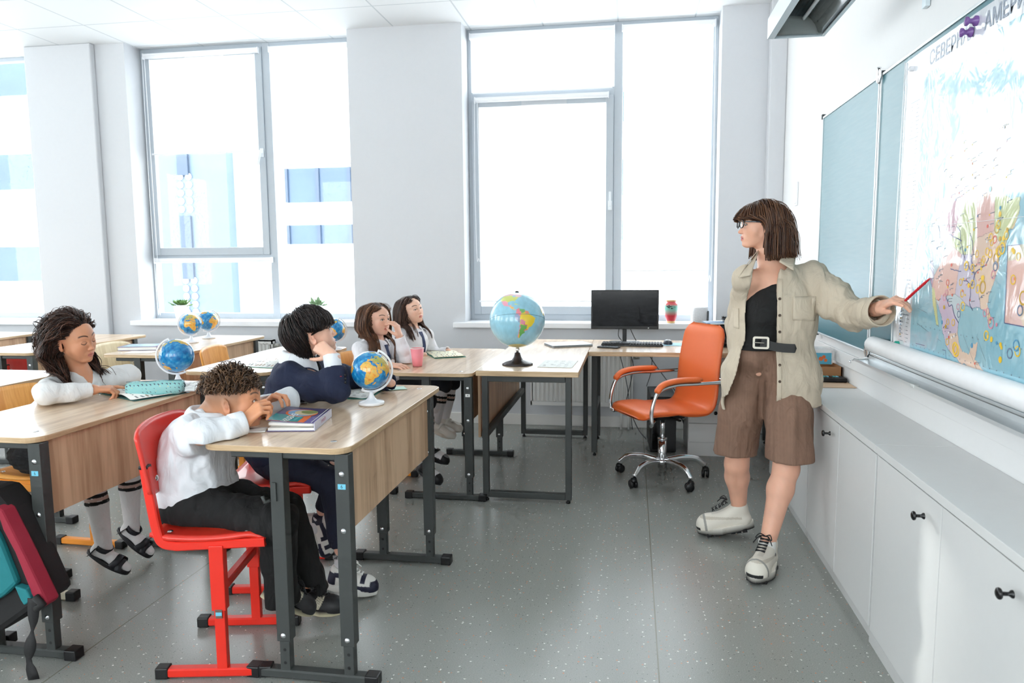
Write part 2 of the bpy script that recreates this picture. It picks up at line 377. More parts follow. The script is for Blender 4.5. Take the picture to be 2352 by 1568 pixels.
# --------------------------------------------------------------- radiators
RADM = mat('radiator_enamel', (238,238,236), .35, vary=.01)
def radiator(x0, x1, z0, z1, label):
    root = empty('radiator', ((x0+x1)/2, YW-.09, z0)); tag(root, label, 'radiator')
    w = (x1-x0)/2; h = z1-z0; n = int((x1-x0)/.036)
    prof = []
    for i in range(n):
        a = -w+.02+(2*w-.04)*i/n; d = (2*w-.04)/n
        prof += [(a, -.03), (a+d*.42, -.03), (a+d*.55, -.018), (a+d*.87, -.018)]
    prof.append((w-.02, -.03))
    m = MB(); vs = [(x, y, .03) for x, y in prof]+[(x, y, h-.03) for x, y in prof]; k = len(prof)
    m.add(vs, [(i, i+1, k+i+1, k+i) for i in range(k-1)])
    m.box2((-w, -.03, 0), (w, -.02, .035)); m.box2((-w, -.03, h-.035), (w, -.02, h)); m.box2((-w, .02, 0), (w, .03, h)); m.box2((-w, -.03, h-.012), (w, .03, h)); m.box2((-w, -.03, 0), (-w+.01, .03, h)); m.box2((w-.01, -.03, 0), (w, .03, h))
    m.build('panel', RADM, root)
    m = MB()
    for dx in (-.03, .03): m.tube([(w+dx-.06, 0, 0), (w+dx-.06, 0, -z0+.002)], .009)
    m.build('pipe', RADM, root)
    m = MB(); m.tube([(w, 0, h-.05), (w+.05, 0, h-.05)], .018, seg=16); m.build('valve', mat('valve_metal', (180,178,172), .4, .6), root)
    return root
radiator(-.80, .02, .19, .64, 'white ribbed radiator under the window behind the teacher desks')
radiator(-3.75, -3.03, .19, .70, 'white ribbed radiator under the middle window behind the empty desks')
# wall switch plate
m = MB(); m.box2((XR-.012, 5.34, 1.72), (XR, 5.40, 1.88)); o = m.build('wall_plate', SILLM, bevel=.003); tag(o, 'slim white vertical wall plate with two switches beside the board', 'switch')
for z in (1.76, 1.84): m = MB(); m.box2((XR-.016, 5.352, z-.025), (XR-.010, 5.388, z+.025)); m.build('rocker', SILLM, o, bevel=.002)

# --------------------------------------------------------------- buildings outside
EXW = mat('render_white', (226,230,236), .8); EXB = mat('panel_bluegrey', (90,106,124), .6, vary=.08); EXG = mat('far_glass', (60,80,104), .3, vary=.35, nscale=.8); EXD = mat('dark_panel', (60,74,94), .5)
root = empty('building', (-13, 21, -8)); tag(root, 'pale building with blue grey stair tower and window bands seen through the middle window', 'building')
def X2(m, a, b, mi=0): m.box2((a[0]+13, a[1]-21, a[2]+8), (b[0]+13, b[1]-21, b[2]+8), mi)
m = MB(); X2(m, (-26, 21, -8), (-16.5, 22.4, 16)); X2(m, (-16.5, 21, -8), (2, 30, 6.2)); m.build('wall', EXW, root)
m = MB(); X2(m, (-14.3, 20.6, -8), (-11.9, 21, 6.25)); m.build('stair_tower', EXB, root)
for k in range(4):
    z = -5.35+k*3.1; m = MB(); X2(m, (-13.45, 20.5, z), (-13.1, 20.58, z+1.9)); m.build('tower_window', EXD, root)
    m = MB()
    for i in range(10): m.lathe((-13.42+.28*(i % 2)+13.02-.0, 20.55-21, z-1.05+.24*(i//2)+8.05), [(0, 0), (.1, 0)], R=Matrix.Rotation(PI/2, 3, 'X'), seg=12)
    m.build('pattern_panel', EXW, root)
for z, hh in ((1.87, .57), (3.1, 1.0), (5.1, 0.8)):
    for s in range(3):
        x0 = -10.2+s*4.1; m = MB(); X2(m, (x0, 20.9, z), (x0+4.0, 20.99, z+hh)); w_ = m.build('window', EXG, root)
        m = MB()
        for j in range(5): X2(m, (x0+j*.98, 20.84, z), (x0+j*.98+.09, 20.9, z+hh))
        m.build('mullion', EXD, w_)
m = MB()
for k in range(5):
    X2(m, (-25.5, 20.9, -5.0+2.9*k), (-16.5, 20.98, -3.9+2.9*k))
m.build('window_band', EXG, root)
m = MB(); m.box2((-60, 8, -8.2), (40, 60, -8)); o = m.build('ground', mat('asphalt_pale', (190,190,186), .9)); struct(o)
# ================================================================ FURNITURE
TOPW = wood('desk_top_laminate', (226,200,171), (196,166,137), (22, 1.6, 22), .34, .4)
EDGE = wood('desk_edge_band', (212,184,148), (180,150,114), (3, 3, 60), .4)
PANW = wood('desk_panel_laminate', (208,174,141), (176,142,111), (14, 14, 1.1), .4)
GREY = mat('charcoal_tube', (60,63,62), .5, 0.0, vary=.08, nscale=300.)
BLK = mat('black_plastic', (15,15,17), .42, vary=.05)
CHRO = mat('screw_metal', (210,212,214), .22, 1.)
BLUEL = mat('sticker_blue', (110,190,215), .5); WHITEL = mat('sticker_white', (235,235,232), .5); INK = mat('printed_ink', (30,30,34), .6)
CHROME = mat('chrome', (225,226,228), .1, 1., vary=.0)
def desk(x0, x1, y0, y1, T, label, num=None, numcol=None, hollow=False):
    cx, cy = (x0+x1)/2, (y0+y1)/2; root = empty('school_desk', (cx, cy, 0)); tag(root, label, 'desk', 'student desks')
    hx, hy = (x1-x0)/2, (y1-y0)/2
    m = MB(); m.prism(rrect(-hx, -hy, hx, hy, .055), T-.02, T, 0, 1); o = m.build('tabletop', [TOPW, EDGE], root, bevel=.0025)
    for sx in (-1, 1):
        for sy in (-1, 1): mi = MB(); mi.lathe((sx*(hx-.08), sy*(hy-.09), T), [(0, .0012), (.009, .0012), (.011, 0)], seg=16); mi.build('screw_cover', CHRO, o)
    m = MB(); m.box2((hx-.036, -hy+.055, T-.285), (hx-.02, hy-.15, T-.022)); m.build('modesty_panel', PANW, root, bevel=.001)
    ly = (-hy+.035, hy-.16)
    for iy, yy in enumerate(ly):
        lx = (-hx+.26, hx-.02)
        for j, xx in enumerate(lx):
            m = MB(); m.box2((xx-.028, yy-.021, .135), (xx+.018, yy+.021, T-.022)); m.box2((xx-.022, yy-.016, .03), (xx+.012, yy+.016, .14))
            for z in (.06, .105): m.lathe((xx-.004, yy-.0165, z), [(0, 0), (.0055, 0)], 1, 10, R=Matrix.Rotation(PI/2, 3, 'X'))
            g = m.build('leg', [GREY, BLK], root, bevel=.002)
            for z in ((.155,) if j == 0 else (.155, T-.085, T-.27)):
                b = MB(); b.lathe((xx-.006, yy-.0212, z), [(0, .004), (.006, .0035), (.009, 0)], seg=12, R=Matrix.Rotation(PI/2, 3, 'X')); b.build('bolt', CHRO, g)
            if j == 1 and iy == 0 and num:
                q = MB(); q.box((xx-.006, yy-.0216, T-.125), (.026, .001, .017)); 
                text_geo(num, .016, Matrix.Translation((xx-.006, yy-.0222, T-.125)) @ Matrix.Rotation(PI/2, 4, 'X'), q, 1); q.build('size_sticker', [numcol or BLUEL, INK], g)
        m = MB(); m.rtube([(-hx+.13, yy, .02), (hx+.06, yy, .02)], .04, .03); f = m.build('foot_bar', GREY, root)
        for xx in (-hx+.14, hx+.05): q = MB(); q.box((xx, yy, .02), (.045, .046, .038)); q.build('end_cap', BLK, f, bevel=.004)
        m = MB(); m.rtube([(-hx+.10, yy, T-.033), (hx-.05, yy, T-.033)], .03, .022); m.build('top_rail', GREY, root)
    q = MB(); q.tube([(lx[0]-.03, ly[0]-.02, T-.18), (lx[0]-.045, ly[0]-.028, T-.185), (lx[0]-.05, ly[0]-.03, T-.165)], .006, seg=8); q.box((lx[0]-.012, ly[0]-.024, T-.15), (.014, .008, .06)); q.build('bag_hook', GREY, root)
    return root
desk(-1.365, -.865, 2.11, 3.27, .79, 'wooden school desk in front of the curly haired boy, small globe standing on it', '6')
desk(-2.46, -1.955, 2.11, 3.27, .79, 'wooden school desk with mint pencil case, where the dark haired girl leans', '6')
desk(-3.47, -2.965, 2.30, 3.50, .79, 'bare school desk cut off by the left frame edge, behind the girl in white')
desk(-1.40, -.875, 3.955, 5.12, .737, 'lower school desk with pink cup, pushed against the teacher table', '4', WHITEL)
desk(-2.47, -1.965, 3.70, 4.90, .765, 'school desk behind the boy in navy, open picture book on it')
desk(-3.42, -2.90, 4.26, 5.50, .775, 'school desk with two globes and a closed book near the window')
desk(-4.47, -3.95, 4.28, 5.50, .775, 'empty pale school desk behind the dark haired girl, fourth column from the board')
desk(-5.55, -5.03, 4.40, 5.62, .775, 'farthest empty school desk, beside the left edge window')

REDP = mat('red_powder_coat', (226,44,28), .35, vary=.03); REDL = mat('red_plywood', (222,52,38), .38, vary=.03, Coat_Weight=.3)
ORP = mat('orange_powder_coat', (238,150,52), .38, vary=.03); ORL = wood('orange_ply', (244,176,92), (226,150,66), (3, 40, 3), .35)
CRP = mat('cream_powder_coat', (214,206,182), .4); CRL = mat('beige_seat', (196,186,176), .38, vary=.04); CRW = wood('cream_ply', (232,214,176), (214,192,150), (3, 40, 3), .4)
CAPD = mat('chair_end_cap', (20,20,21), .45)
def chair(x, y, rz, frame, shell, label, H=.455, group='school chairs'):
    root = empty('school_chair', (x, y, 0), rz); tag(root, label, 'chair', group)
    for s in (-1, 1):
        yy = s*.172
        m = MB(); m.rtube([(-.155, yy, .02), (.155, yy, .02)], .034, .03); f = m.build('foot_bar', frame, root)
        for xx in (-.17, .17): q = MB(); q.box((xx, yy, .021), (.042, .04, .038)); q.build('end_cap', CAPD, f, bevel=.004)
        m = MB(); m.box2((.012, yy-.014, .03), (.046, yy+.014, .24)); m.box2((.006, yy-.018, .235), (.052, yy+.018, H-.035))
        m.build('upright', frame, root, bevel=.002)
        path = [(.185, yy, H-.028), (-.10, yy, H-.038)] + [tuple(p) for p in bez([(-.10, yy, H-.038), (-.145, yy, H-.026), (-.162, yy, H+.02), (-.176, yy, H+.12), (-.188, yy, H+.225)], 6)][1:]
        m = MB(); m.rtube(path, .03, .024, up=(0,1,0)); b = m.build('side_rail', frame, root)
        q = MB(); q.box((-.188, yy, H+.227), (.028, .034, .012)); q.build('end_cap', CAPD, b, bevel=.003)
    q = MB(); q.box((.029, -.1905, .225), (.022, .001, .03), 0); q.box((.029, -.191, .225), (.02, .001, .012), 1); q.build('size_sticker', [mat('sticker_grey', (110,90,80), .5), BLUEL], root)
    m = MB(); m.rtube([(.029, -.172, .30), (.029, .172, .30)], .03, .03); m.rtube([(.1, -.172, H-.03), (.1, .172, H-.03)], .03, .022); m.build('crossbar', frame, root)
    def seatf(u, v):
        a = -.19+.375*u; w = .185-.02*max(0, u-.75)*4*.6-.02*max(0, .15-u)*6; b = (2*v-1)*w
        return (a, b, H-.008-.012*math.sin(PI*min(1, u*1.15))+.006*(2*v-1)**2-.03*max(0, u-.82)**2*20)
    m = MB(); m.grid(seatf, 18, 12); st = m.build('seat', shell, root, solid=.013)
    for xx, yy in ((-.13, -.15), (-.13, .15), (.12, -.15), (.12, .15)): q = MB(); q.lathe((xx, yy, H+.003), [(0, .003), (.007, .003), (.01, 0)], seg=12); q.build('screw', CHRO, st)
    def backf(u, v):
        t = 2*v-1; zz = H+.13+.215*u
        zz = H+.235+(zz-H-.235)*(1-.16*abs(t)**7) - .0*u
        return (-.162-.045*(zz-H-.13)/.23*.9-.028*(1-t*t), t*.2, zz+.012*(1-t*t)*(1 if u > .5 else -.6))
    m = MB(); m.grid(backf, 12, 18); bk = m.build('backrest', shell, root, solid=.012)
    for yy in (-.172, .172): q = MB(); q.lathe((-.152, yy, H+.19), [(0, .004), (.007, .003), (.01, 0)], seg=12, R=Matrix.Rotation(PI/2, 3, 'Y')); q.build('screw', CHRO, bk)
    return root
chair(-1.385, 2.285, math.radians(10.5), REDP, REDL, 'red school chair under the curly haired boy, closest to the camera', H=.49)
chair(-1.50, 2.885, math.radians(10), REDP, REDL, 'red school chair under the boy in the navy suit', H=.47)
chair(-2.595, 2.90, math.radians(-2), ORP, ORL, 'orange school chair of the dark haired girl in white')
chair(-2.40, 2.36, math.radians(4), CRP, CRL, 'beige school chair beside the backpack at the lower left corner')
chair(-1.53, 4.23, math.radians(-4), ORP, ORL, 'orange school chair under the girl with long straight hair')
chair(-1.58, 4.79, math.radians(-4), ORP, ORL, 'orange school chair under the small girl nearest the window wall', H=.43)
chair(-2.56, 4.52, math.radians(8), ORP, ORL, 'empty orange school chair behind the open picture book')
chair(-3.42, 4.62, 0, CRP, CRW, 'cream wooden school chair tucked under the desk with the closed book')
chair(-4.34, 4.85, 0, REDP, REDL, 'red school chair glimpsed behind the shoulder of the dark haired girl', H=.40)

# ---- teacher table and computer desk
def frame_table(x0, x1, y0, y1, T, legs, label, panel=None, thick=.03):
    root = empty('office_table', ((x0+x1)/2, (y0+y1)/2, 0)); tag(root, label, 'table', 'teacher tables'); cx, cy = (x0+x1)/2, (y0+y1)/2
    m = MB(); m.prism([(x0-cx, y0-cy), (x1-cx, y0-cy), (x1-cx, y1-cy), (x0-cx, y1-cy)], T-thick, T, 0, 1); m.build('tabletop', [TOPW, EDGE], root, bevel=.002)
    for kind, a, b, c in legs:   # rectangular loop legs
        m = MB(); t = .034; z0, z1 = .022, T-thick-.001
        if kind == 'y':     # loop in a plane y = a spanning x b..c
            a -= cy; b -= cx; c -= cx
            m.box2((b, a-.02, z0), (b+t, a+.02, z1)); m.box2((c-t, a-.02, z0), (c, a+.02, z1)); m.box2((b+t, a-.02, z0), (c-t, a+.02, z0+t)); m.box2((b+t, a-.02, z1-t), (c-t, a+.02, z1))
            feet = [(b+.02, a), (c-.02, a)]
        else:
            a -= cx; b -= cy; c -= cy
            m.box2((a-.02, b, z0), (a+.02, b+t, z1)); m.box2((a-.02, c-t, z0), (a+.02, c, z1)); m.box2((a-.02, b+t, z0+.28), (a+.02, c-t, z0+.28+t)); m.box2((a-.02, b+t, z1-t), (a+.02, c-t, z1))
            feet = [(a, b+.02), (a, c-.02)]
        f = m.build('leg_frame', GREY, root, bevel=.003)
        for fx, fy in feet: q = MB(); q.lathe((fx, fy, 0), [(0, 0), (.012, 0), (.013, .01), (.006, .013), (.006, .024)], seg=14); q.build('foot', BLK, f)
    if panel: m = MB(); (ax, ay, az), (bx, by, bz) = panel; m.box2((ax-cx, ay-cy, az), (bx-cx, by-cy, bz)); m.build('modesty_panel', PANW, root, bevel=.001); m = MB(); m.rtube([(bx-cx+.02, ay-cy+.01, az+.01), (bx-cx+.02, by-cy, az+.01)], .035, .04); m.build('stretcher', GREY, root)
    return root
frame_table(-.852, -.280, 3.965, 5.60, .755, [('y', 4.012, -.825, -.32), ('y', 5.55, -.835, -.32)], 'long pale wooden teacher table with the big globe, end facing the camera', panel=((-.855, 4.03, .36), (-.84, 5.5, .725)))
frame_table(-.278, 1.02, 4.87, 5.60, .755, [('x', -.245, 5.04, 5.575), ('x', .99, 4.95, 5.575)], 'computer desk along the window wall carrying the monitor')
m = MB(); m.rtube([(-.22, 5.5, .34), (.39, 5.5, .34)], .03, .035); 
# pedestal with drawers
WL = mat('white_laminate', (217,217,216), .42, vary=.012); WLE = mat('white_edge', (204,204,203), .45); KN = mat('black_knob', (22,22,24), .25)
root = empty('drawer_pedestal', (.60, 5.36, 0)); tag(root, 'white four drawer pedestal under the computer desk behind the teacher', 'cabinet')
m = MB(); m.box2((-.2, -.22, .0), (.2, .24, .715)); m.build('body', WL, root, bevel=.002)
m = MB(); m.box2((-.19, -.225, .0), (.19, -.215, .095)); m.build('plinth', WL, root)
for k in range(4):
    z0 = .10+k*.135; m = MB(); m.box2((-.197, -.238, z0), (.197, -.22, z0+.131)); d = m.build('drawer', WL, root, bevel=.002)
    if k % 2 == 1: q = MB(); q.lathe((-.02, -.238, z0+.075), [(0, .024), (.012, .022), (.013, .018), (.005, .012), (.006, 0)], seg=16, R=Matrix.Rotation(PI/2, 3, 'X')); q.build('knob', KN, d)

# ---- wall cabinets and worktop
def knob(parent, y, z):
    q = MB(); q.lathe((-.016, y, z), [(0, .034), (.008, .0335), (.0125, .031), (.0135, .028), (.0125, .025), (.005, .022), (.0045, .008), (.009, .003), (.0095, 0)], seg=20, R=Matrix.Rotation(-PI/2, 3, 'Y')); q.build('knob', KN, parent)
XC = .852
for i, (ya, yb, seams, knobs, lab) in enumerate(((2.675, 3.64, 3.14, ((3.215, 0),), 'white base cabinet directly right of the teacher, one black knob on its far door'),
        (1.66, 2.665, 2.122, ((2.20, 0), (1.70, 1)), 'white base cabinet in the foreground with two black knobs'),
        (.64, 1.65, 1.15, ((1.2, 0), (.70, 1)), 'white base cabinet nearest the camera, cut by the lower right corner'),
        (3.65, 4.62, 4.13, ((4.2, 0),), 'white base cabinet mostly hidden behind the teacher legs'))):
    root = empty('base_cabinet', (XC, (ya+yb)/2, 0)); tag(root, lab, 'cabinet', 'wall cabinets'); cy = root.location.y
    m = MB(); m.box2((.018, ya-cy, .04), (XR-XC-.003, yb-cy, .685)); m.build('body', WLE, root)
    m = MB(); m.box2((.012 if i != 1 else 0.0, ya-cy, 0), (.03, yb-cy, .045)); m.build('plinth', WLE, root)
    for j, (a, b) in enumerate(((seams, yb), (ya, seams))):
        m = MB(); g0 = .002; g1 = .018 if j == 1 else .002
        m.box2((0, a-cy+(g0 if j == 0 else .004), .05 if i != 1 else .045), (.016, b-cy-(.004 if j == 0 else g0), .682)); d = m.build('door', WL, root, bevel=.0015)
        for ky, kj in knobs:
            if kj == j: knob(d, ky-cy, .628)
for i, (ya, yb, lab) in enumerate(((2.682, 4.63, 'white worktop piece running behind the teacher under the board'), (.60, 2.68, 'white worktop piece in the lower right foreground'))):
    root = empty('worktop', (XC, (ya+yb)/2, .69)); tag(root, lab, 'worktop'); m = MB(); h = (yb-ya)/2; m.box2((-.006, -h, .0), (XR-XC-.002, h, .026)); m.build('slab', WL, root, bevel=.001)

# ---- office chair
ORG = mat('orange_leatherette', (238,112,52), .42, vary=.04, nscale=8., bump=.15)
OSE = mat('orange_piping', (214,84,30), .5)
root = empty('office_chair', (.20, 4.56, 0), math.radians(-152+0)); tag(root, 'orange swivel office chair with chrome arms and five star base', 'chair')
# local +x is the sitting direction
m = MB(); m.tube([(0,0,.075), (0,0,.25)], .026, seg=20); m.tube([(0,0,.25), (0,0,.262)], .029, 0, seg=20); m.tube([(0,0,.26), (0,0,.40)], .015, seg=16); m.lathe((0,0,.075), [(0, 0), (.02, 0), (.022, .02), (.045, .03), (.045, .05), (.026, .055)], seg=20)
m.build('gas_lift', CHROME, root)
for k in range(5):
    a = 2*PI*k/5+.43; dx, dy = math.cos(a), math.sin(a)
    m = MB(); pts = bez([(dx*.03, dy*.03, .115), (dx*.13, dy*.13, .128), (dx*.22, dy*.22, .118), (dx*.28, dy*.28, .07)], 8)
    m.sweep(pts, [(.014*math.cos(2*PI*i/12), .02*math.sin(2*PI*i/12)) for i in range(12)]); lg = m.build('base_leg', CHROME, root)
    m = MB(); c0 = (dx*.285, dy*.285)
    t = Vector((math.cos(a+1.1), math.sin(a+1.1), 0)); n_ = Vector((-t.y, t.x, 0))
    for s in (-1, 1):
        c = Vector((c0[0], c0[1], .026)) + n_*s*.013 - t*.012
        R = Matrix((t, Vector((0,0,1)), n_)).transposed()
        m.lathe(c, [(0, -.009), (.022, -.009), (.026, -.005), (.026, .005), (.022, .009), (0, .009)], seg=20, R=R)
    m.lathe(Vector((c0[0], c0[1], .045)) - t*.004, [(0, .02), (.014, .018), (.022, .006), (.021, -.006), (0, -.008)], seg=16)
    m.build('caster', BLK, lg)
m = MB(); m.box((0, 0, .405), (.22, .16, .03)); m.box((-.02, .1, .40), (.02, .14, .012)); m.build('mechanism', BLK, root, bevel=.005)
def sec(u):   # centre line of the shell: seat front to top of the back
    P_ = [(.25, .425), (.20, .455), (.05, .455), (-.12, .44), (-.20, .455), (-.235, .53), (-.25, .70), (-.275, .85), (-.30, .96)]
    return P_
path = bez([(x, 0, z) for x, z in sec(0)], 5)
m = MB(); k = len(path); prof = []
nn = 28
for i in range(nn):
    a = 2*PI*i/nn; ca, sa = math.cos(a), math.sin(a)
    prof.append((math.copysign(abs(sa)**.45, sa)*.225, math.copysign(abs(ca)**.8, ca)*.026))
sc = [.66+.34*math.sqrt(max(0, 1-(1-min(1, min(i, k-1-i)/4))**2)) for i in range(k)]
vs = []
for i, p in enumerate(path):
    t = (path[min(i+1, k-1)]-path[max(i-1, 0)]).normalized(); nrm = Vector((-t.z, 0, t.x))
    w = 1 if 3 < i < k-4 else sc[i]; w *= 1-.07*max(0, (i-24)/16)
    th = 1 - .45*(math.exp(-((i-11)/1.2)**2))*1.0 if i < 20 else 1 - .0
    end = min(1, .35+.65*min(i, k-1-i)/2.5)
    for u, v in prof:
        vs.append(p + Vector((0, u*w, 0)) + nrm*v*th*end)
fs = [(i*nn+h, i*nn+(h+1) % nn, (i+1)*nn+(h+1) % nn, (i+1)*nn+h) for i in range(k-1) for h in range(nn)] + [tuple(range(nn)), tuple(range((k-1)*nn, k*nn))[::-1]]
m.add(vs, fs, 0, True)
sh = m.build('upholstered_shell', ORG, root)
for s in (-1, 1):
    m = MB(); pts = []
    for i, p in enumerate(path):
        w = 1 if 3 < i < k-4 else sc[i]; w *= 1-.07*max(0, (i-24)/16); pts.append(p+Vector((0, s*.2225*w, 0)))
    m.tube(pts, .0045, seg=8); m.build('piping', OSE, sh)
    m = MB(); yy = s*.262
    ap = bez([(.215, s*.235, .40), (.225, yy, .42), (.225, yy, .50), (.185, yy, .60), (.08, yy, .635), (-.08, yy, .635), (-.26, yy, .635), (-.33, yy*.96, .64)], 7)
    m.tube(ap, .011, seg=12); ar = m.build('arm_tube', CHROME, root)
    m = MB(); pp = bez([(.20, yy, .60), (.15, yy, .645), (.05, yy, .662), (-.10, yy, .66)], 6)
    m.sweep(pp, [(.026*math.cos(2*PI*i/16), .016*math.sin(2*PI*i/16)) for i in range(16)], up=(0,0,1), scales=[.6]+[1]*(len(pp)-2)+[.6]); m.build('armrest', ORG, ar)
m = MB(); m.tube([(-.28, -.262, .63), (-.305, -.18, .63), (-.305, .18, .63), (-.28, .262, .63)], .009, seg=10)
m.tube([(.215, -.235, .405), (.1, -.1, .41)], .009, seg=8); m.tube([(.215, .235, .405), (.1, .1, .41)], .009, seg=8); m.build('back_bar', CHROME, root)

# ---- things on the teacher tables
SCR = mat('monitor_screen', (10,10,14), .12); 
root = empty('monitor', (-.045, 5.38, .756), math.radians(1)); tag(root, 'black flat monitor standing on the computer desk in front of the window', 'monitor')
m = MB(); m.box((0, 0, .245), (.485, .022, .285)); m.box((0, .02, .24), (.3, .03, .18)); m.build('housing', BLK, root, bevel=.004)
m = MB(); m.box((0, -.0115, .252), (.465, .001, .255)); m.build('screen', SCR, root)
m = MB(); m.box((.17, -.0125, .112), (.008, .002, .006)); m.build('power_led', WHITEL, root)
m = MB(); m.rtube([(0, .02, .01), (0, .02, .16)], .03, .025, up=(0,1,0)); m.prism(rrect(-.11, -.07, .11, .08, .05), 0, .012); m.build('stand', BLK, root, bevel=.002)
m = MB(); m.tube(bez([(-.03, .03, .15), (-.045, .02, .06), (-.02, .05, .012)], 6), .003, seg=6); m.tube(bez([(.03, .03, .13), (.07, .05, .04), (.09, .08, .005)], 6), .003, seg=6); m.build('cable', BLK, root)
root = empty('keyboard', (.01, 5.25, .756), math.radians(-2)); tag(root, 'black computer keyboard in front of the monitor', 'keyboard')
m = MB(); m.prism(rrect(-.215, -.07, .215, .07, .012), 0, .014); m.build('case', BLK, root, bevel=.002)
m = MB(); random.seed(3)
for r in range(6):
    for c in range(21):
        if r == 0 and 4 < c < 10 and c != 5: continue
        m.box((-.2+c*.02, -.055+r*.0215, .0175), (.0165, .0165, .007))
m.box((-.07, -.055, .0175), (.1, .0165, .007)); m.build('keys', mat('key_grey', (48,50,54), .5), root, bevel=.001)
root = empty('mouse', (.262, 5.33, .758), math.radians(10)); tag(root, 'black computer mouse on the blue mat', 'mouse')
m = MB(); m.grid(lambda u, v: (math.cos(2*PI*v)*.032*math.cos(u*PI/2), math.sin(2*PI*v)*.052*math.cos(u*PI/2), .034*math.sin(u*PI/2)**.8), 10, 24); m.build('shell', mat('mouse_grey', (50,56,64), .3), root)
root = empty('mouse_pad', (.30, 5.32, .756)); tag(root, 'light blue mouse mat beside the keyboard', 'mouse mat'); m = MB(); m.prism(rrect(-.09, -.08, .11, .09, .01), 0, .002); m.build('mat', mat('mat_blue', (150,200,224), .6), root)
root = empty('phone', (-.15, 5.09, .756), math.radians(-20)); tag(root, 'black phone lying at the front edge of the computer desk', 'phone'); m = MB(); m.prism(rrect(-.075, -.036, .075, .036, .009), 0, .009); m.build('body', BLK, root, bevel=.002); m = MB(); m.prism(rrect(-.07, -.031, .07, .031, .006), .009, .0095); m.build('screen', SCR, root)
root = empty('laptop', (-.44, 5.20, .756), math.radians(24)); tag(root, 'closed silver laptop on the teacher table beside the globe', 'laptop')
SIL = mat('laptop_aluminium', (176,182,190), .32, .8); m = MB(); m.prism(rrect(-.15, -.105, .15, .105, .012), 0, .007); m.build('base', SIL, root, bevel=.002); m = MB(); m.prism(rrect(-.15, -.105, .15, .105, .012), .0085, .015); m.build('lid', SIL, root, bevel=.002)
PAP = mat('paper', (238,238,234), .7, vary=.02)
def printed(m, x0, x1, y0, y1, z, rows, cols, mi=1, fill=.6):
    for r in range(rows):
        for c in range(cols):
            if random.random() < fill:
                a = x0+(x1-x0)*(c+random.uniform(0, .2))/cols; b = a+(x1-x0)/cols*random.uniform(.3, .75); y = y0+(y1-y0)*(r+.5)/rows
                h = (y1-y0)/rows*random.uniform(.12, .4); m.box2((a, y-h/2, z), (b, y+h/2, z+.0002), mi)
PRG = mat('print_grey', (150,150,152), .7); PRB = mat('print_brown', (170,140,120), .7)
root = empty('worksheet', (-.42, 4.27, .756), math.radians(-3)); tag(root, 'printed white worksheet near the camera side corner of the teacher table', 'paper')
m = MB(); m.box2((-.1, -.15, 0), (.1, .15, .002)); printed(m, -.08, .08, -.12, .12, .002, 10, 4); m.build('sheet', [PAP, PRG], root)
# speaker, vase, printer
root = empty('vase', (.315, 5.97, ZS+.005)); tag(root, 'small red and mint vase on the window sill', 'vase')
prof = [(0, 0), (.032, 0), (.034, .012), (.036, .02), (.046, .06), (.054, .11), (.055, .135), (.052, .15), (.038, .162), (.036, .168), (.043, .178), (.042, .184), (.03, .184), (.028, .16), (0, .1)]
vc = {0: (226,190,130), 1: (198,60,72), 2: (206,74,84), 3: (140,206,190), 4: (224,96,100), 5: (226,190,140)}
m = MB(); m.lathe((0,0,0), prof, seg=40)
cols = []
for x, y, z in m.v: cols.append(lin(*vc[0 if z < .015 else 1 if z < .07 else 2 if z < .1 else 3 if z < .15 else 4 if z < .17 else 5]))
m.col = cols; v = m.build('vessel', mat_painted('ceramic', .2), root)
m = MB()
for i in range(14): a = random.uniform(-2.3, -1.0); z = random.uniform(.118, .142); m.lathe((.0555*math.cos(a), .0555*math.sin(a), z), [(0, 0), (random.uniform(.003, .006), 0)], seg=7, R=Matrix.Rotation(a, 3, 'Z') @ Matrix.Rotation(PI/2, 3, 'Y'))
m.tube([(.056*math.cos(-1.0-i*.08), .056*math.sin(-1.0-i*.08), .125+.008*math.sin(i)) for i in range(14)], .001, seg=5); m.build('painted_branch', INK, v)
root = empty('smart_speaker', (.535, 5.955, ZS+.005)); tag(root, 'white fabric covered speaker on the sill end', 'speaker')
q = N('speaker_fabric'); mp = q.coord((1,1,1)); w_ = q.n('ShaderNodeTexVoronoi'); w_.inputs['Scale'].default_value = 160.; q.l(mp, 0, w_, 'Vector'); q.bump(w_, 'Distance', .8, .004); q.set(Base_Color=srgb(224,226,230), Roughness=.7)
m = MB(); m.lathe((0,0,0), [(0, 0), (.06, 0), (.066, .006), (.066, .122), (.06, .13), (0, .13)], seg=40); m.build('body', q.m, root)
m = MB(); m.box((.062, -.03, .06), (.012, .03, .08)); m.build('clip', mat('clip_grey', (90,94,98), .5), root, bevel=.003)
root = empty('printer', (.76, 5.36, .756)); tag(root, 'black printer on the computer desk half hidden behind the teacher', 'printer')
m = MB(); m.box2((-.21, -.17, .012), (.21, .18, .155)); m.build('body', BLK, root, bevel=.012)
m = MB(); m.box2((-.20, -.175, .05), (.20, -.165, .07)); m.box2((-.18, -.20, .02), (.18, -.16, .03)); m.build('paper_tray', mat('printer_grey', (44,44,46), .4), root)
m = MB(); m.box2((-.19, -.15, 0), (-.15, .15, .014)); m.box2((.15, -.15, 0), (.19, .15, .014)); m.build('foot', BLK, root)
root = empty('paper_stack', (.70, 5.33, .912), .1); tag(root, 'loose white sheets lying on the printer', 'paper')
m = MB(); m.grid(lambda u, v: (-.17+.36*u, -.14+.28*v, .004+.012*math.sin(u*5+v)*(u-.2)), 14, 6); m.build('sheet', PAP, root, solid=.002)
m = MB(); m.box2((-.19, -.1, 0), (-.02, .08, .008)); m.build('folder', mat('folder_blue', (110,140,170), .4), root)
root = empty('pin_dish', (.665, 5.27, .934)); tag(root, 'small black round dish with spiky rim on the printer papers', 'dish')
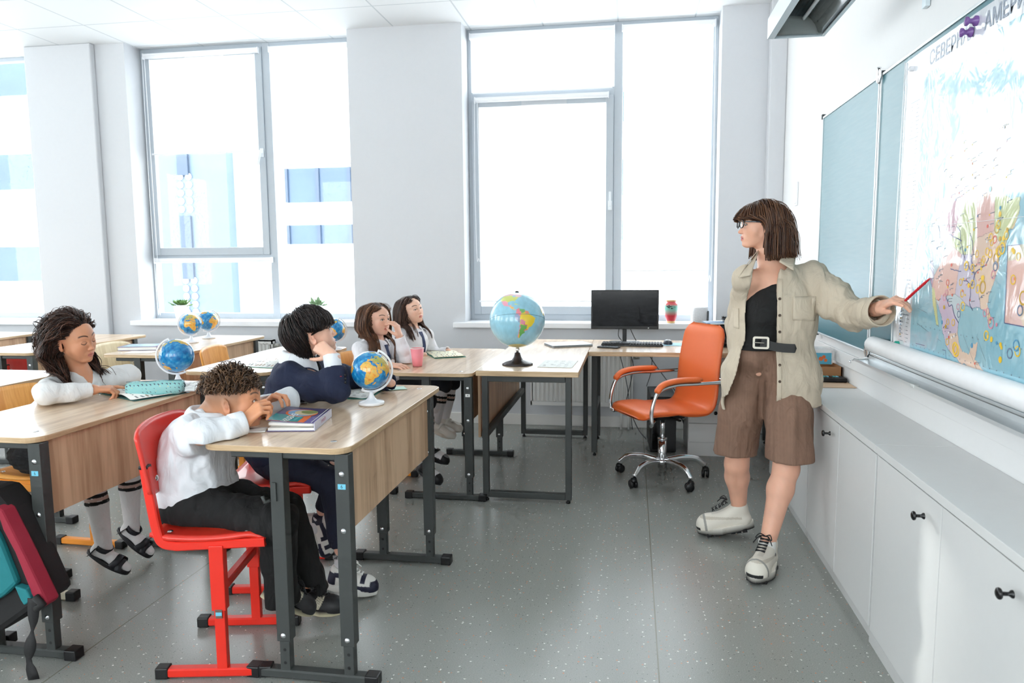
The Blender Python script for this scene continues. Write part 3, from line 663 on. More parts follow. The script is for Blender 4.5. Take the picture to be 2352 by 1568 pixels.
m = MB(); m.lathe((0,0,-.006), [(0, 0), (.035, 0), (.036, .004), (.018, .006), (.04, .014), (.046, .022), (.04, .024), (0, .02)], seg=24)
for i in range(14): a = 2*PI*i/14; m.tube([(.03*math.cos(a), .03*math.sin(a), .015), (.04*math.cos(a), .04*math.sin(a), .027)], .004, seg=6)
m.build('bowl', BLK, root)
root = empty('computer_tower', (.225, 5.40, 0), math.radians(2)); tag(root, 'black computer tower on the floor behind the orange chair', 'computer')
m = MB(); m.box2((-.09, -.21, .005), (.09, .22, .40)); m.build('case', BLK, root, bevel=.005); m = MB(); m.box2((-.075, -.213, .02), (-.02, -.209, .37)); m.build('front_strip', mat('gloss_black', (8,8,10), .1), root)
m = MB(); m.box2((-.085, -.212, .245), (-.05, -.2095, .275)); m.build('sticker', mat('sticker_green', (110,190,120), .5), root)
root = empty('cable_bundle', (0, 5.5, 0)); tag(root, 'grey computer cables hanging below the desk', 'cable')
m = MB(); random.seed(5)
for a, b in (((-.10, .05, .72), (.02, -.05, .1)), ((-.02, .05, .72), (-.03, 0, .3)), ((.10, .05, .72), (.36, 0, .35)), ((.16, .05, .72), (.12, 0, .42)), ((.33, 0, .34), (.41, .1, .1)), ((.33, .0, .25), (.40, .05, .28)), ((.32, .02, .2), (.40, .05, .15)), ((.32, 0, .12), (.40, .1, .22)), ((-.03, 0, .3), (.12, -.1, .04))):
    md = [(a[i]+b[i])/2+random.uniform(-.05, .05) for i in range(3)]; m.tube(bez([a, md, b], 8), .0035, seg=6)
m.build('cable', mat('cable_grey', (96,98,102), .5), root)
# plants on the sill
LEAF = mat('leaf_green', (112,150,84), .45, vary=.25, nscale=20.); LEAF2 = mat('succulent_green', (158,186,150), .5, vary=.15)
POT = mat('white_pot', (240,240,240), .3)
def plant(px, label, kind):
    root = empty('potted_plant', (px, 6.06, ZS+.006)); tag(root, label, 'plant', 'plants on the sill')
    m = MB(); m.lathe((0,0,0), [(0, .004), (.045, 0), (.048, .004), (.066, .125), (.068, .13), (.064, .13), (.06, .11), (0, .11)], seg=28); m.build('pot', POT, root)
    m = MB(); random.seed(int(abs(px)*100))
    for i in range(46 if kind else 40):
        a = random.uniform(0, 2*PI); el = random.uniform(.1, 1.3); L_ = random.uniform(.045, .11); base = Vector((random.uniform(-.02, .02), random.uniform(-.02, .02), .11))
        d = Vector((math.cos(a)*math.cos(el), math.sin(a)*math.cos(el), math.sin(el))); tip = base+d*L_*(1 if kind else 1.05); tip.z = max(tip.z, .125)
        if kind == 0: tip.z = min(tip.z, .175)
        s_ = d.cross(Vector((0,0,1))).normalized(); w = .018 if kind else .02
        up = Vector((0,0,1))
        def leaf(u, v, base=base, tip=tip, s_=s_, w=w): return base.lerp(tip, .35+.65*u) + s_*(2*v-1)*w*math.sin(PI*min(1, .12+.88*u))**.7 + up*.006*(1-(2*v-1)**2)
        m.grid(leaf, 5, 3)
    m.build('leaves', LEAF2 if kind else LEAF, root, solid=.0015)
plant(-4.01, 'green leafy plant in a white pot on the sill, left one of two', 0)
plant(-2.71, 'pale grey green rosette plant in a pot on the sill above the dark haired boy', 1)
# ================================================================ GLOBES
POLY = dict(
 africa=[(-17,15),(-16,21),(-13,28),(-6,35),(3,37),(10,37),(11,33),(20,31),(25,32),(32,31),(34,28),(37,21),(43,12),(51,12),(48,5),(41,-2),(39,-7),(40,-15),(35,-20),(35,-24),(32,-28),(27,-34),(20,-35),(18,-32),(14,-22),(12,-17),(13,-9),(9,-1),(9,4),(4,6),(-4,5),(-8,4),(-13,8),(-17,12)],
 madag=[(44,-25),(47,-25),(50,-15),(49,-12),(44,-17)],
 eurasia=[(-9,37),(-9,43),(-2,43),(-1,46),(-4,48),(2,51),(8,54),(10,57),(12,54),(20,55),(24,58),(28,60),(22,60),(22,63),(24,65),(18,61),(17,56),(13,55),(11,59),(6,58),(5,62),(14,68),(25,71),(40,67),(44,66),(45,68),(60,69),(70,73),(80,73),(104,77),(113,74),(140,72),(160,70),(180,69),(180,65),(170,60),(163,58),(162,54),(157,51),(155,57),(160,61),(150,59),(142,59),(135,54),(141,52),(140,48),(132,43),(128,40),(127,35),(125,39),(119,39),(122,37),(119,35),(122,30),(118,24),(110,21),(107,19),(109,13),(105,9),(101,13),(100,8),(104,2),(103,1),(98,8),(97,16),(94,16),(90,22),(87,21),(80,15),(80,10),(77,8),(73,17),(70,21),(67,25),(57,26),(51,28),(48,30),(50,26),(55,26),(56,24),(59,22),(55,17),(45,13),(43,14),(39,21),(35,28),(34,31),(36,36),(30,36),(27,37),(26,40),(23,40),(23,37),(20,40),(14,45),(12,44),(18,40),(16,38),(12,42),(8,44),(3,43),(0,39),(-5,36)],
 uk=[(-5,50),(1,51),(0,53),(-2,57),(-5,58),(-6,55),(-3,54)],
 namer=[(-168,66),(-156,71),(-128,70),(-110,68),(-95,68),(-94,60),(-93,57),(-82,55),(-80,51),(-78,56),(-77,62),(-70,60),(-64,59),(-56,52),(-66,50),(-60,46),(-67,44),(-70,42),(-74,40),(-76,35),(-81,31),(-80,26),(-82,29),(-84,30),(-90,29),(-97,27),(-97,21),(-94,18),(-91,19),(-87,21),(-88,16),(-83,15),(-83,10),(-79,9),(-81,7),(-86,11),(-94,16),(-105,20),(-110,24),(-113,31),(-114,29),(-110,23),(-115,29),(-117,33),(-121,35),(-124,40),(-124,48),(-130,54),(-140,60),(-150,60),(-158,56),(-165,61)],
 cuba=[(-85,22),(-80,23),(-74,20),(-77,20)], hisp=[(-74,18),(-72,20),(-68,18.5)],
 green=[(-45,60),(-53,66),(-57,75),(-70,77),(-60,82),(-35,83),(-20,80),(-22,72),(-40,65)],
 samer=[(-78,8),(-72,12),(-62,10),(-52,5),(-50,0),(-42,-3),(-35,-6),(-39,-15),(-41,-22),(-48,-26),(-53,-33),(-58,-35),(-57,-38),(-63,-41),(-66,-46),(-69,-52),(-74,-52),(-75,-46),(-73,-38),(-71,-30),(-70,-18),(-76,-14),(-81,-6),(-80,-1),(-78,3)],
 austr=[(114,-22),(114,-34),(123,-34),(131,-32),(138,-35),(146,-39),(150,-37),(153,-30),(153,-25),(146,-19),(142,-11),(140,-17),(136,-12),(130,-12),(126,-14),(122,-18)],
 ng=[(131,-1),(141,-3),(150,-10),(141,-9)], borneo=[(109,1),(113,3),(117,7),(118,1),(115,-4),(110,-3)], sumatra=[(95,5),(100,2),(106,-5),(102,-4)],
 japan=[(131,32),(140,36),(141,41),(145,44),(141,45),(139,38),(131,34)], nz=[(167,-46),(174,-41),(178,-38),(172,-34),(171,-43)])
def inpoly(x, y, poly):
    r = np.zeros(x.shape, bool); n = len(poly)
    for i in range(n):
        x1, y1 = poly[i]; x2, y2 = poly[(i+1) % n]
        if y1 == y2: continue
        c = ((y1 > y) != (y2 > y)) & (x < (x2-x1)*(y-y1)/(y2-y1)+x1); r ^= c
    return r
def vnoise(P, seed=0, oct=3):
    """smooth cheap noise in -1..1 from summed warped sines"""
    rs = np.random.RandomState(seed); v = 0; a = 1; f = 1; tot = 0
    for o in range(oct):
        for k in range(3):
            d = rs.normal(size=3); d /= np.linalg.norm(d); d2 = rs.normal(size=3)
            v = v + a*np.sin(f*(P@d)*2.1+rs.uniform(0, 6)+1.1*np.sin(f*(P@d2)*.9+rs.uniform(0, 6))); tot += a
        a *= .55; f *= 1.9
    return v/tot*1.6
def globe_mesh(R, political, name):
    nu, nv = (400, 200) if political else (300, 150)
    lon = (np.arange(nu)/nu*360-180)[:, None]+np.zeros((1, nv+1)); lat = (np.arange(nv+1)/nv*180-90)[None, :]+np.zeros((nu, 1))
    lo, la = np.radians(lon), np.radians(lat); P = np.stack([np.cos(la)*np.cos(lo), np.cos(la)*np.sin(lo), np.sin(la)], -1)
    nz = vnoise(P*9, 3, 4); n2 = vnoise(P*26, 5, 3)
    wx, wy = lon+n2*1.3, lat+vnoise(P*24, 8, 2)*1.1
    land = np.zeros(lon.shape, bool)
    for p in POLY.values(): land |= inpoly(wx, wy, p)
    land |= lat < -71
    for cx, cy, rx, ry in ((51,42,3,6),(35,43,6,2.2),(-85,45,5,3),(-85,60,8,6)): land &= ~(((lon-cx)/rx)**2+((lat-cy)/ry)**2 < 1)
    col = np.zeros(lon.shape+(3,))
    if political:
        oc = lin(150,200,218); col[:] = oc; col *= (1+.10*nz[..., None])
        col[land] = lin(226,214,150)
        def area(poly, c): k = land & inpoly(wx, wy, poly); col[k] = lin(*c)
        area([(-170,15),(-170,85),(-50,85),(-50,15)], (206,214,120)); area([(-141,49),(-141,85),(-50,85),(-50,43),(-83,42),(-95,49)], (232,190,196))
        area([(-118,33),(-106,32),(-97,26),(-86,22),(-91,14),(-110,15),(-120,28)], (232,160,176)); area([(-92,18),(-82,18),(-77,7),(-86,7)], (240,190,120))
        area([(-82,13),(-30,13),(-30,-60),(-82,-60)], (240,206,60))
        area([(-79,12),(-72,13),(-67,6),(-67,1),(-70,-4),(-80,1)], (236,140,150)); area([(-72,13),(-60,11),(-60,5),(-66,1),(-70,7)], (120,180,110)); area([(-60,9),(-51,6),(-52,2),(-60,1)], (236,150,120))
        area([(-82,0),(-76,0),(-70,-5),(-70,-18),(-78,-16),(-84,-6)], (150,160,190)); area([(-69,-10),(-60,-14),(-58,-20),(-63,-22),(-69,-20)], (228,140,160)); area([(-62,-19),(-54,-22),(-55,-27),(-60,-25)], (220,120,140))
        area([(-69,-22),(-58,-22),(-53,-26),(-57,-35),(-60,-56),(-69,-56),(-71,-35)], (110,176,90)); area([(-78,-17),(-69.5,-18),(-69,-30),(-72,-45),(-73,-56),(-80,-56)], (226,150,170)); area([(-58,-30),(-53,-31),(-53,-35),(-59,-35)], (236,140,110))
    else:
        oc = np.stack([np.interp(nz, [-1, 0, 1], [lin(0,96,158)[i], lin(10,124,186)[i], lin(70,168,206)[i]][:]) if False else np.interp(nz, [-1, 0, 1], [lin(8,96,160)[i], lin(20,128,190)[i], lin(86,176,210)[i]]) for i in range(3)], -1); col[:] = oc
        lc = np.stack([np.interp(nz+.5*n2, [-1.2, -.5, .1, .9], [lin(112,160,84)[i], lin(214,178,88)[i], lin(236,176,74)[i], lin(214,126,50)[i]]) for i in range(3)], -1)
        g = (lat > 45) & land; lc[g] = lc[g]*.5+lin(120,170,96)*.5
        col[land] = lc[land]; col[(lat < -71)] = lin(236,238,240); col[(lat > 78) & ~land] = lin(190,220,234)
        coast = land ^ (np.roll(land, 1, 0) | np.roll(land, 1, 1) & land) ; col[coast] = col[coast]*.7
        gr = (np.abs((lon+720) % 20) < .6) | (np.abs((lat+90) % 20) < .6); col[gr] *= .82
    if political: gr = (np.abs(lat) < .9); col[gr] = lin(70,110,130)
    P = (P*R).reshape(-1, 3); idx = lambda i, j: (i % nu)*(nv+1)+j
    I = np.arange(nu)[:, None]; J = np.arange(nv)[None, :]; I2 = (I+1) % nu
    f = np.stack([I*(nv+1)+J, I2*(nv+1)+J, I2*(nv+1)+J+1, I*(nv+1)+J+1], -1).reshape(-1, 4)
    me = bpy.data.meshes.new(name); me.from_pydata(P, [], f); me.update(); me.materials.append(mat_painted('globe_print', .16, Coat_Weight=.4)); me.polygons.foreach_set('use_smooth', [True]*len(f)); set_col(me, col.reshape(-1, 3)); return me
GM = globe_mesh(.0775, False, 'ball'); GMB = globe_mesh(.1615, True, 'ball')
WP = mat('white_glossy_plastic', (240,240,243), .25)
def small_globe(x, y, z, lon_c, lean, label, sc=1., lat_c=8, arc_dir=None):
    """lon_c faces the camera; the axis leans to the right as seen from it"""
    root = empty('globe', (x, y, z)); tag(root, label, 'globe', 'small desk globes'); root.scale = (sc,)*3
    az = math.atan2(-y, -x)
    d = Vector((math.cos(az), math.sin(az), 0)); rgt = Vector((-math.sin(az), math.cos(az), 0))
    Rt = Matrix.Rotation(lean, 3, d)      # positive lean about the view axis (pointing at the viewer): counter-clockwise
    cz = .139
    o = bpy.data.objects.new('ball', GM); COL.objects.link(o); o.parent = root; o.location = (0,0,cz)
    o.rotation_euler = (Rt @ Matrix.Rotation(lat_c*PI/180, 3, rgt) @ Matrix.Rotation(az-math.radians(lon_c), 3, 'Z')).to_euler()
    ax = Rt @ Vector((0,0,1)); sd = 1 if lean < 0 else -1
    side = (Rt @ rgt)*(1 if lean < 0 else -1)
    m = MB(); R = .086; pts = [Vector((0,0,cz))+ax*R*math.cos(t)+side*R*math.sin(t) for t in np.linspace(.02, PI-.02, 30)]
    m.sweep(pts, [(-.0045, -.0016), (.0045, -.0016), (.0045, .0016), (-.0045, .0016)], up=tuple(d)); 
    for s in (-1, 1): m.tube([Vector((0,0,cz))+ax*s*.076, Vector((0,0,cz))+ax*s*.09], .004, seg=10)
    m.build('meridian_arc', WP, root)
    m = MB(); m.lathe((0,0,0), [(0, 0), (.05, 0), (.052, .004), (.052, .010), (.049, .013), (.024, .018), (.014, .028), (.0085, .044), (.007, .054), (0, .056)], seg=40); m.build('stand', WP, root)
    return root
small_globe(-1.035, 2.80, .791, 22, math.radians(-24), 'small globe showing Africa on the desk of the two boys', lat_c=8)
small_globe(-2.10, 3.115, .796, -165, math.radians(22), 'small globe showing the Pacific Ocean on the desk of the dark haired girl', lat_c=-2)
small_globe(-3.215, 4.96, .776, 20, math.radians(24), 'small globe near the window turned to Africa, the front one of the pair', lat_c=10)
small_globe(-3.26, 5.26, .776, -20, math.radians(-24), 'small globe near the window, the rear one partly hidden by its twin', lat_c=10)
small_globe(-1.99, 4.70, .766, -60, math.radians(-24), 'small globe peeking out beyond the face of the dark haired boy', lat_c=0)
root = empty('globe', (-.655, 4.22, .756)); tag(root, 'large pale blue globe showing South America on the teacher table', 'globe')
az = math.atan2(-4.22, .655); d = Vector((math.cos(az), math.sin(az), 0)); rgt = Vector((-d.y, d.x, 0))
o = bpy.data.objects.new('ball', GMB); COL.objects.link(o); o.parent = root; o.location = (0,0,.262)
o.rotation_euler = (Matrix.Rotation(math.radians(-17), 3, rgt) @ Matrix.Rotation(az-math.radians(-76), 3, 'Z')).to_euler()
m = MB(); m.lathe((0,0,0), [(0, 0), (.09, 0), (.092, .004), (.075, .014), (.035, .026), (.022, .045), (.016, .07), (0, .072)], seg=40); m.build('stand', mat('dark_brown_plastic', (52,42,42), .25), root)
m = MB(); m.tube([(0,0,.07), (0,0,.105)], .008, seg=14); m.lathe((0,0,.085), [(.012, 0), (.013, .008), (.009, .014)], seg=16); m.build('spindle', CHROME, root)
m = MB(); m.lathe((0,0,.42), [(.012, 0), (.012, .008), (0, .012)], seg=16); m.build('cap', BLK, root)

# ================================================================ BOOKS AND SMALL THINGS
def booklet(loc, rz, w, d, label, cat='book', pages=PAP, cover=None, h=.008, curl=.01, prints=1, name='open_book', coverb=.004, seed=1):
    """open book; spine along local y"""
    root = empty(name, loc, rz); tag(root, label, cat); random.seed(seed)
    cover = cover or mat('cover_teal', (70,150,140), .4)
    m = MB(); m.prism([(-w/2-coverb, -d/2-coverb), (w/2+coverb, -d/2-coverb), (w/2+coverb, d/2+coverb), (-w/2-coverb, d/2+coverb)], 0, .002); m.build('cover', cover, root)
    for s in (-1, 1):
        def pg(u, v, s=s): return (s*u*w/2, (v-.5)*d, .003+h*math.sin(PI*min(1, u*1.2+.08))**.8*(1-.3*u)+(curl*max(0, u-.7)**2*6 if s > 0 else 0))
        m = MB(); m.grid(pg, 14, 2, 0); b = m.build('pages', pages, root, solid=.003)
        if prints:
            q = MB()
            for r in range(9):
                for c in range(3):
                    if random.random() < .7:
                        a = .12+.8*c/3+random.uniform(0, .05); e = a+random.uniform(.08, .2); y = -.42+.84*(r+.5)/9
                        zz = pg((a+e)/2, 0)[2]+.0019
                        q.add([(s*a*w/2, y*d-.004, pg(a, 0)[2]+.0019), (s*e*w/2, y*d-.004, pg(e, 0)[2]+.0019), (s*e*w/2, y*d+.004*random.choice((.6, 1, 2)), pg(e, 0)[2]+.0019), (s*a*w/2, y*d+.004, pg(a, 0)[2]+.0019)], [(0,1,2,3)], random.choice((0, 0, 1)))
            q.build('print', [PRG, PRB], b)
    return root
booklet((-1.225, 3.03, .791), math.radians(4), .26, .27, 'open workbook with teal cover under the elbow of the boy in navy', prints=1, seed=4, h=.006)
booklet((-2.15, 2.93, .791), math.radians(-28), .34, .24, 'open colourful schoolbook under the pointing finger of the dark haired girl', h=.016, seed=6, cover=mat('cover_navy_green', (60,110,110), .4))
booklet((-2.09, 4.05, .766), math.radians(78), .34, .22, 'open picture book on the desk behind the boy in navy', h=.02, seed=8)
booklet((-1.24, 4.76, .738), math.radians(-62), .36, .2, 'open pale yellow book on the girls desk behind the pink cup', pages=mat('paper_yellow', (244,240,214), .7), h=.008, seed=9, prints=1)
root = empty('sheet', (-1.06, 3.155, .791), .5); tag(root, 'small mint green note sheet on the desk right of the Africa globe', 'paper'); m = MB(); m.grid(lambda u, v: (-.055+.11*u, -.04+.08*v, .001+.004*(v-.5)**2), 6, 4); m.build('note', mat('paper_mint', (190,220,206), .6), root, solid=.001)
root = empty('sheet', (-3.22, 4.40, .776), .2); tag(root, 'thin white sheet on the desk in front of the closed book', 'paper'); m = MB(); m.box2((-.09, -.06, 0), (.09, .06, .001)); m.build('note', PAP, root)
root = empty('workbook', (-2.045, 3.10, .791), math.radians(12)); tag(root, 'white workbook stack lying under the Pacific globe', 'book'); m = MB(); m.box2((-.085, -.13, 0), (.085, .12, .004)); m.build('pages', PAP, root)
m = MB(); printed(m, -.07, .07, -.11, .10, .004, 9, 3); m.build('print', [PAP, PRG], root)
root = empty('closed_book', (-3.33, 4.57, .776), math.radians(14)); tag(root, 'closed hardcover book with blue and white cover on the desk near the window', 'book')
m = MB(); m.box2((-.13, -.1, 0), (.13, .1, .003)); m.box2((-.13, -.1, .022), (.13, .1, .025)); m.box2((.127, -.1, 0), (.13, .1, .025)); m.build('cover', mat('cover_purple_grey', (130,120,150), .3), root)
m = MB(); m.box2((-.126, -.096, .003), (.126, .096, .022)); m.build('pages', PAP, root); m = MB(); m.box2((-.11, -.08, .025), (.10, .08, .0254)); m.build('picture', mat('cover_pic', (160,200,210), .2), root)
# English schoolbook, cover lifted by the boy
root = empty('school_textbook', (-1.165, 2.425, .791), math.radians(9)); tag(root, 'thick English textbook with purple, orange and teal cover held by the curly haired boy', 'book')
bw, bd = .165, .235
PUR = mat('cover_purple', (92,84,132), .3); ORC = mat('cover_orange', (236,116,56), .3); TEA = mat('cover_teal_bright', (28,150,156), .3); LAVW = mat('spine_lilac', (196,196,214), .35); GRN = mat('cover_green', (120,130,70), .4); SKYB = mat('cover_sky', (120,160,200), .4); SND = mat('cover_sand', (196,178,140), .5)
m = MB(); m.box2((-bw/2, -bd/2, 0), (bw/2, bd/2, .0025)); m.build('back_cover', PUR, root)
m = MB(); m.box2((-bw/2+.004, -bd/2+.004, .0025), (bw/2-.003, bd/2-.004, .011)); m.grid(lambda u, v: (bw/2-.003-(bw-.007)*u, (v-.5)*(bd-.008), .0145+.012*u**1.6+0), 10, 1); 
m.build('pages', PAP, root)
m = MB(); m.grid(lambda u, v: (bw/2-.003-(bw-.010)*u, (v-.5)*(bd-.008), .021+.004*u**1.6), 10, 2, 0); m.build('upper_pages', PAP, root, solid=.010)
m = MB(); m.box2((bw/2-.002, -bd/2, 0), (bw/2+.001, bd/2, .030)); sp = m.build('spine', LAVW, root)
m = MB(); text_geo('ENGLISH', .016, frame_at((bw/2+.0015, 0, .015), (0,1,0), (0,0,1)) , m, 0, True); m.build('spine_title', mat('title_rose', (206,150,176), .4), sp)
def cz(u): return .0285+.012*u**1.7
def cov(u, v): return Vector((bw/2-bw*u, (v-.5)*bd, cz(u)))
m = MB(); m.grid(lambda u, v: cov(u, v), 20, 2); cv = m.build('front_cover', PUR, root, solid=.002)
def patch(pts, mt, nm, lift):
    """flat print that follows the lifted cover, u across from the spine, v along it"""
    q = MB(); n_ = 26; us = [p[0] for p in pts]; u0, u1 = min(us), max(us)
    for i in range(n_):
        ua = u0+(u1-u0)*i/n_; ub = u0+(u1-u0)*(i+1)/n_
        def span(u):
            ys = []
            for k in range(len(pts)):
                (a, b), (c, d_) = pts[k], pts[(k+1) % len(pts)]
                if (a-u)*(c-u) <= 0 and a != c: ys.append(b+(d_-b)*(u-a)/(c-a))
            return (min(ys), max(ys)) if len(ys) > 1 else None
        A, B = span(ua+1e-5), span(ub-1e-5)
        if A and B: q.add([cov(ua, A[0])+Vector((0,0,lift)), cov(ub, B[0])+Vector((0,0,lift)), cov(ub, B[1])+Vector((0,0,lift)), cov(ua, A[1])+Vector((0,0,lift))], [(0,1,2,3)])
    return q.build(nm, mt, cv)
patch([(.22,.0),(.99,.0),(.99,.42),(.5,.5),(.22,.42)], ORC, 'orange_field', .0014)
patch([(.36,.02),(.99,.02),(.99,.44),(.70,.44),(.36,.40)], TEA, 'teal_field', .0018)
patch([(.50+.34*math.cos(t), .60+.26*math.sin(t)) for t in np.linspace(0, 2*PI, 30)], ORC, 'orange_ring', .0020)
patch([(.50+.29*math.cos(t), .60+.22*math.sin(t)) for t in np.linspace(0, 2*PI, 30)], SKYB, 'picture_sky', .0024)
patch([(.42+.24*math.cos(t), .63+.17*math.sin(t)) for t in np.linspace(0, 2*PI, 30)], SND, 'picture_bank', .0027)
patch([(.36+.18*math.cos(t), .68+.12*math.sin(t)) for t in np.linspace(0, 2*PI, 30)], GRN, 'picture_trees', .0030)
q = MB(); text_geo('ENGLISH', .032, frame_at(cov(.60, .235)+Vector((0,0,.0032)), (-.05,-1,0), (-1,0,.15)), q, 0, True); q.build('title', WHITEL, cv)
q = MB(); text_geo("STUDENT'S BOOK", .009, frame_at(cov(.44, .25)+Vector((0,0,.0030)), (-.05,-1,0), (-1,0,.12)), q, 0, True); q.build('subtitle', mat('sub_mint', (130,206,206), .4), cv)
patch([(.06,.0),(.075,.0),(.075,1),(.06,1)], WHITEL, 'white_rule', .0016)
root = empty('paper_slip', (-1.285, 2.30, .791), .3); tag(root, 'blank white slip of paper sticking out under the textbook', 'paper'); m = MB(); m.grid(lambda u, v: (-.05+.1*u, -.03+.06*v, .001+.004*u*v), 5, 4); m.build('slip', PAP, root, solid=.001)
# pencil case
root = empty('pencil_case', (-2.055, 2.885, .791), math.radians(24)); tag(root, 'mint pencil case with moons and stars on the desk of the dark haired girl', 'pencil case')
q = N('case_print'); mp = q.coord((1,1,1))
last = None; base = srgb(140,196,196)
def spots(q, prev, sc, thr, rad, colr, loc, el=1):
    mpk = q.coord((sc, sc*el, sc)); mpk.inputs['Location'].default_value = loc
    v = q.n('ShaderNodeTexVoronoi'); v.inputs['Scale'].default_value = 1; v.inputs['Randomness'].default_value = .25; q.l(mpk, 0, v, 'Vector')
    l = q.n('ShaderNodeMath', operation='LESS_THAN'); l.inputs[1].default_value = rad; q.l(v, 'Distance', l, 0); mx = q.n('ShaderNodeMix', data_type='RGBA'); q.l(l, 0, mx, 0)
    if prev is None: mx.inputs[6].default_value = base
    else: q.l(prev, 2, mx, 6)
    mx.inputs[7].default_value = srgb(*colr); return mx
a_ = spots(q, None, 62, 0, .30, (58,52,78), (0,0,0)); a_ = spots(q, a_, 62, 0, .27, (140,196,196), (.13,.10,.12)); a_ = spots(q, a_, 62, 0, .13, (226,206,140), (.5,.45,.5)); q.l(a_, 2, q.b, 'Base Color'); q.set(Roughness=.55)
m = MB(); L_, n_ = .115, 20
vs = []
for i in range(25):
    x = -L_+2*L_*i/24; e = min(1, .80+.2*min(i, 24-i)/2)
    for k in range(n_):
        a = 2*PI*k/n_; ca, sa = math.cos(a), math.sin(a); w_ = .036*math.copysign(abs(ca)**.7, ca)*e; h_ = .031*math.copysign(abs(sa)**.75, sa)*e
        vs.append((x, w_, .032+h_+.0015*math.sin(x*60)*(sa > 0)))
fs = [(i*n_+k, i*n_+(k+1) % n_, (i+1)*n_+(k+1) % n_, (i+1)*n_+k) for i in range(24) for k in range(n_)]+[tuple(range(n_))[::-1], tuple(range(24*n_, 25*n_))]
m.add(vs, fs, 0, True); m.build('body', q.m, root)
m = MB(); m.rtube([(-L_, 0, .063), (L_, 0, .063)], .008, .002); m.tube([(L_+.001, 0, .05), (L_+.006, 0, .04), (L_+.003, 0, .03)], .0025, seg=8); m.build('zip', mat('zip_dark', (60,90,96), .5), root)
# pink cup
root = empty('paper_cup', (-1.262, 4.215, .738)); tag(root, 'pink paper cup standing on the girls desk', 'cup')
m = MB(); m.lathe((0,0,0), [(0, .006), (.026, .006), (.027, 0), (.0285, .001), (.0405, .108), (.039, .108), (.026, .01), (0, .01)], seg=40); m.build('body', mat('cup_pink', (244,142,152), .45), root)
m = MB(); m.lathe((0,0,.108), [(.0405, -.001), (.0425, .001), (.0415, .003), (.039, .002)], seg=40); m.build('rim', WHITEL, root)

# ================================================================ CHALKBOARD AND MAP
BX = 1.096
q = N('chalkboard_green'); q.set(Base_Color=srgb(34,108,120), Roughness=.34); q.b.inputs['IOR'].default_value = 1.9
mp = q.coord((3, 3, 40)); w_ = q.n('ShaderNodeTexNoise'); w_.inputs['Scale'].default_value = 2.; q.l(mp, 0, w_, 'Vector'); mr = q.n('ShaderNodeMapRange'); mr.inputs['To Min'].default_value = .32; mr.inputs['To Max'].default_value = .40; q.l(w_, 'Fac', mr, 0); q.l(mr, 0, q.b, 'Roughness')
BOARDM = q.m; ALU = mat('aluminium', (222,226,228), .32, .45, vary=.02)
def board(y0, y1, label):
    root = empty('chalkboard', (BX, (y0+y1)/2, .92)); tag(root, label, 'chalkboard', 'folding chalkboard panels'); h = (y1-y0)/2
    m = MB(); m.box2((-.004, -h+.006, .012), (.016, h-.006, 1.243)); m.build('writing_surface', BOARDM, root)
    m = MB(); t = .011
    for a, b in (((-.010, -h, 0), (.017, -h+t, 1.255)), ((-.010, h-t, 0), (.017, h, 1.255)), ((-.010, -h+t, 0), (.017, h-t, t)), ((-.010, -h+t, 1.255-t), (.017, h-t, 1.255))): m.box2(a, b)
    m.build('frame', ALU, root, bevel=.002)
    m = MB()
    for yy in (-h, h):
        for z in (0, 1.255): m.box((-.0, yy, z), (.03, .016, .03) if True else 0)
    m.build('corner_cap', mat('corner_dark', (60,66,70), .4), root, bevel=.004)
    return root
LWING = board(3.612, 4.61, 'left wing of the green chalkboard directly behind the teacher'); board(1.62, 3.598, 'wide middle panel of the green chalkboard carrying the map')
for z, lab in ((2.165, 'steel hinge at the top of the board joint'), (.935, 'steel hinge at the bottom of the board joint')):
    m = MB(); ho = Vector((BX-.015, 3.605, z))-LWING.location
    for s in (-1, 1): m.prism([(s*.004, -.03), (s*.03, -.012), (s*.03, .02), (s*.004, .035)], -.002, .002, T=Matrix.Rotation(PI/2, 4, 'Z') @ Matrix.Rotation(PI/2, 4, 'X'))
    m.tube([(0,0,-.03), (0,0,.038)], .004, seg=10); m.lathe((0,0,.036), [(.009, 0), (.009, .005), (0, .007)], seg=14); h_ = m.build('hinge', CHROME, LWING); h_.location = ho; h_['label'] = lab
root = empty('chalk_tray', (BX-.01, 2.5, .895)); tag(root, 'long aluminium chalk tray under the board', 'tray')
m = MB(); prof = [(0, .022), (.004, .022), (.004, 0), (-.062, -.004), (-.066, -.004), (-.066, .008), (-.063, .008), (-.061, 0), (0, .004)]
m.add([(x, y, z) for y in (-1.0, 1.08) for x, z in prof], [(i, (i+1) % 9, 9+(i+1) % 9, 9+i) for i in range(9)]+[tuple(range(9)), tuple(range(9, 18))[::-1]]); m.build('profile', ALU, root)
m = MB(); m.tube(bez([(-.01, 1.06, .01), (-.04, 1.10, .0), (-.07, 1.12, -.01), (-.075, 1.09, -.015)], 6), .003, seg=8); m.build('wire_clip', CHROME, root)
root = empty('tray_clip', (BX-.068, 2.855, .897)); tag(root, 'small grey plastic clip on the tray edge', 'clip'); m = MB(); m.box((0,0,0), (.022, .035, .014)); m.build('body', mat('clip_plastic', (200,202,200), .4), root, bevel=.004)

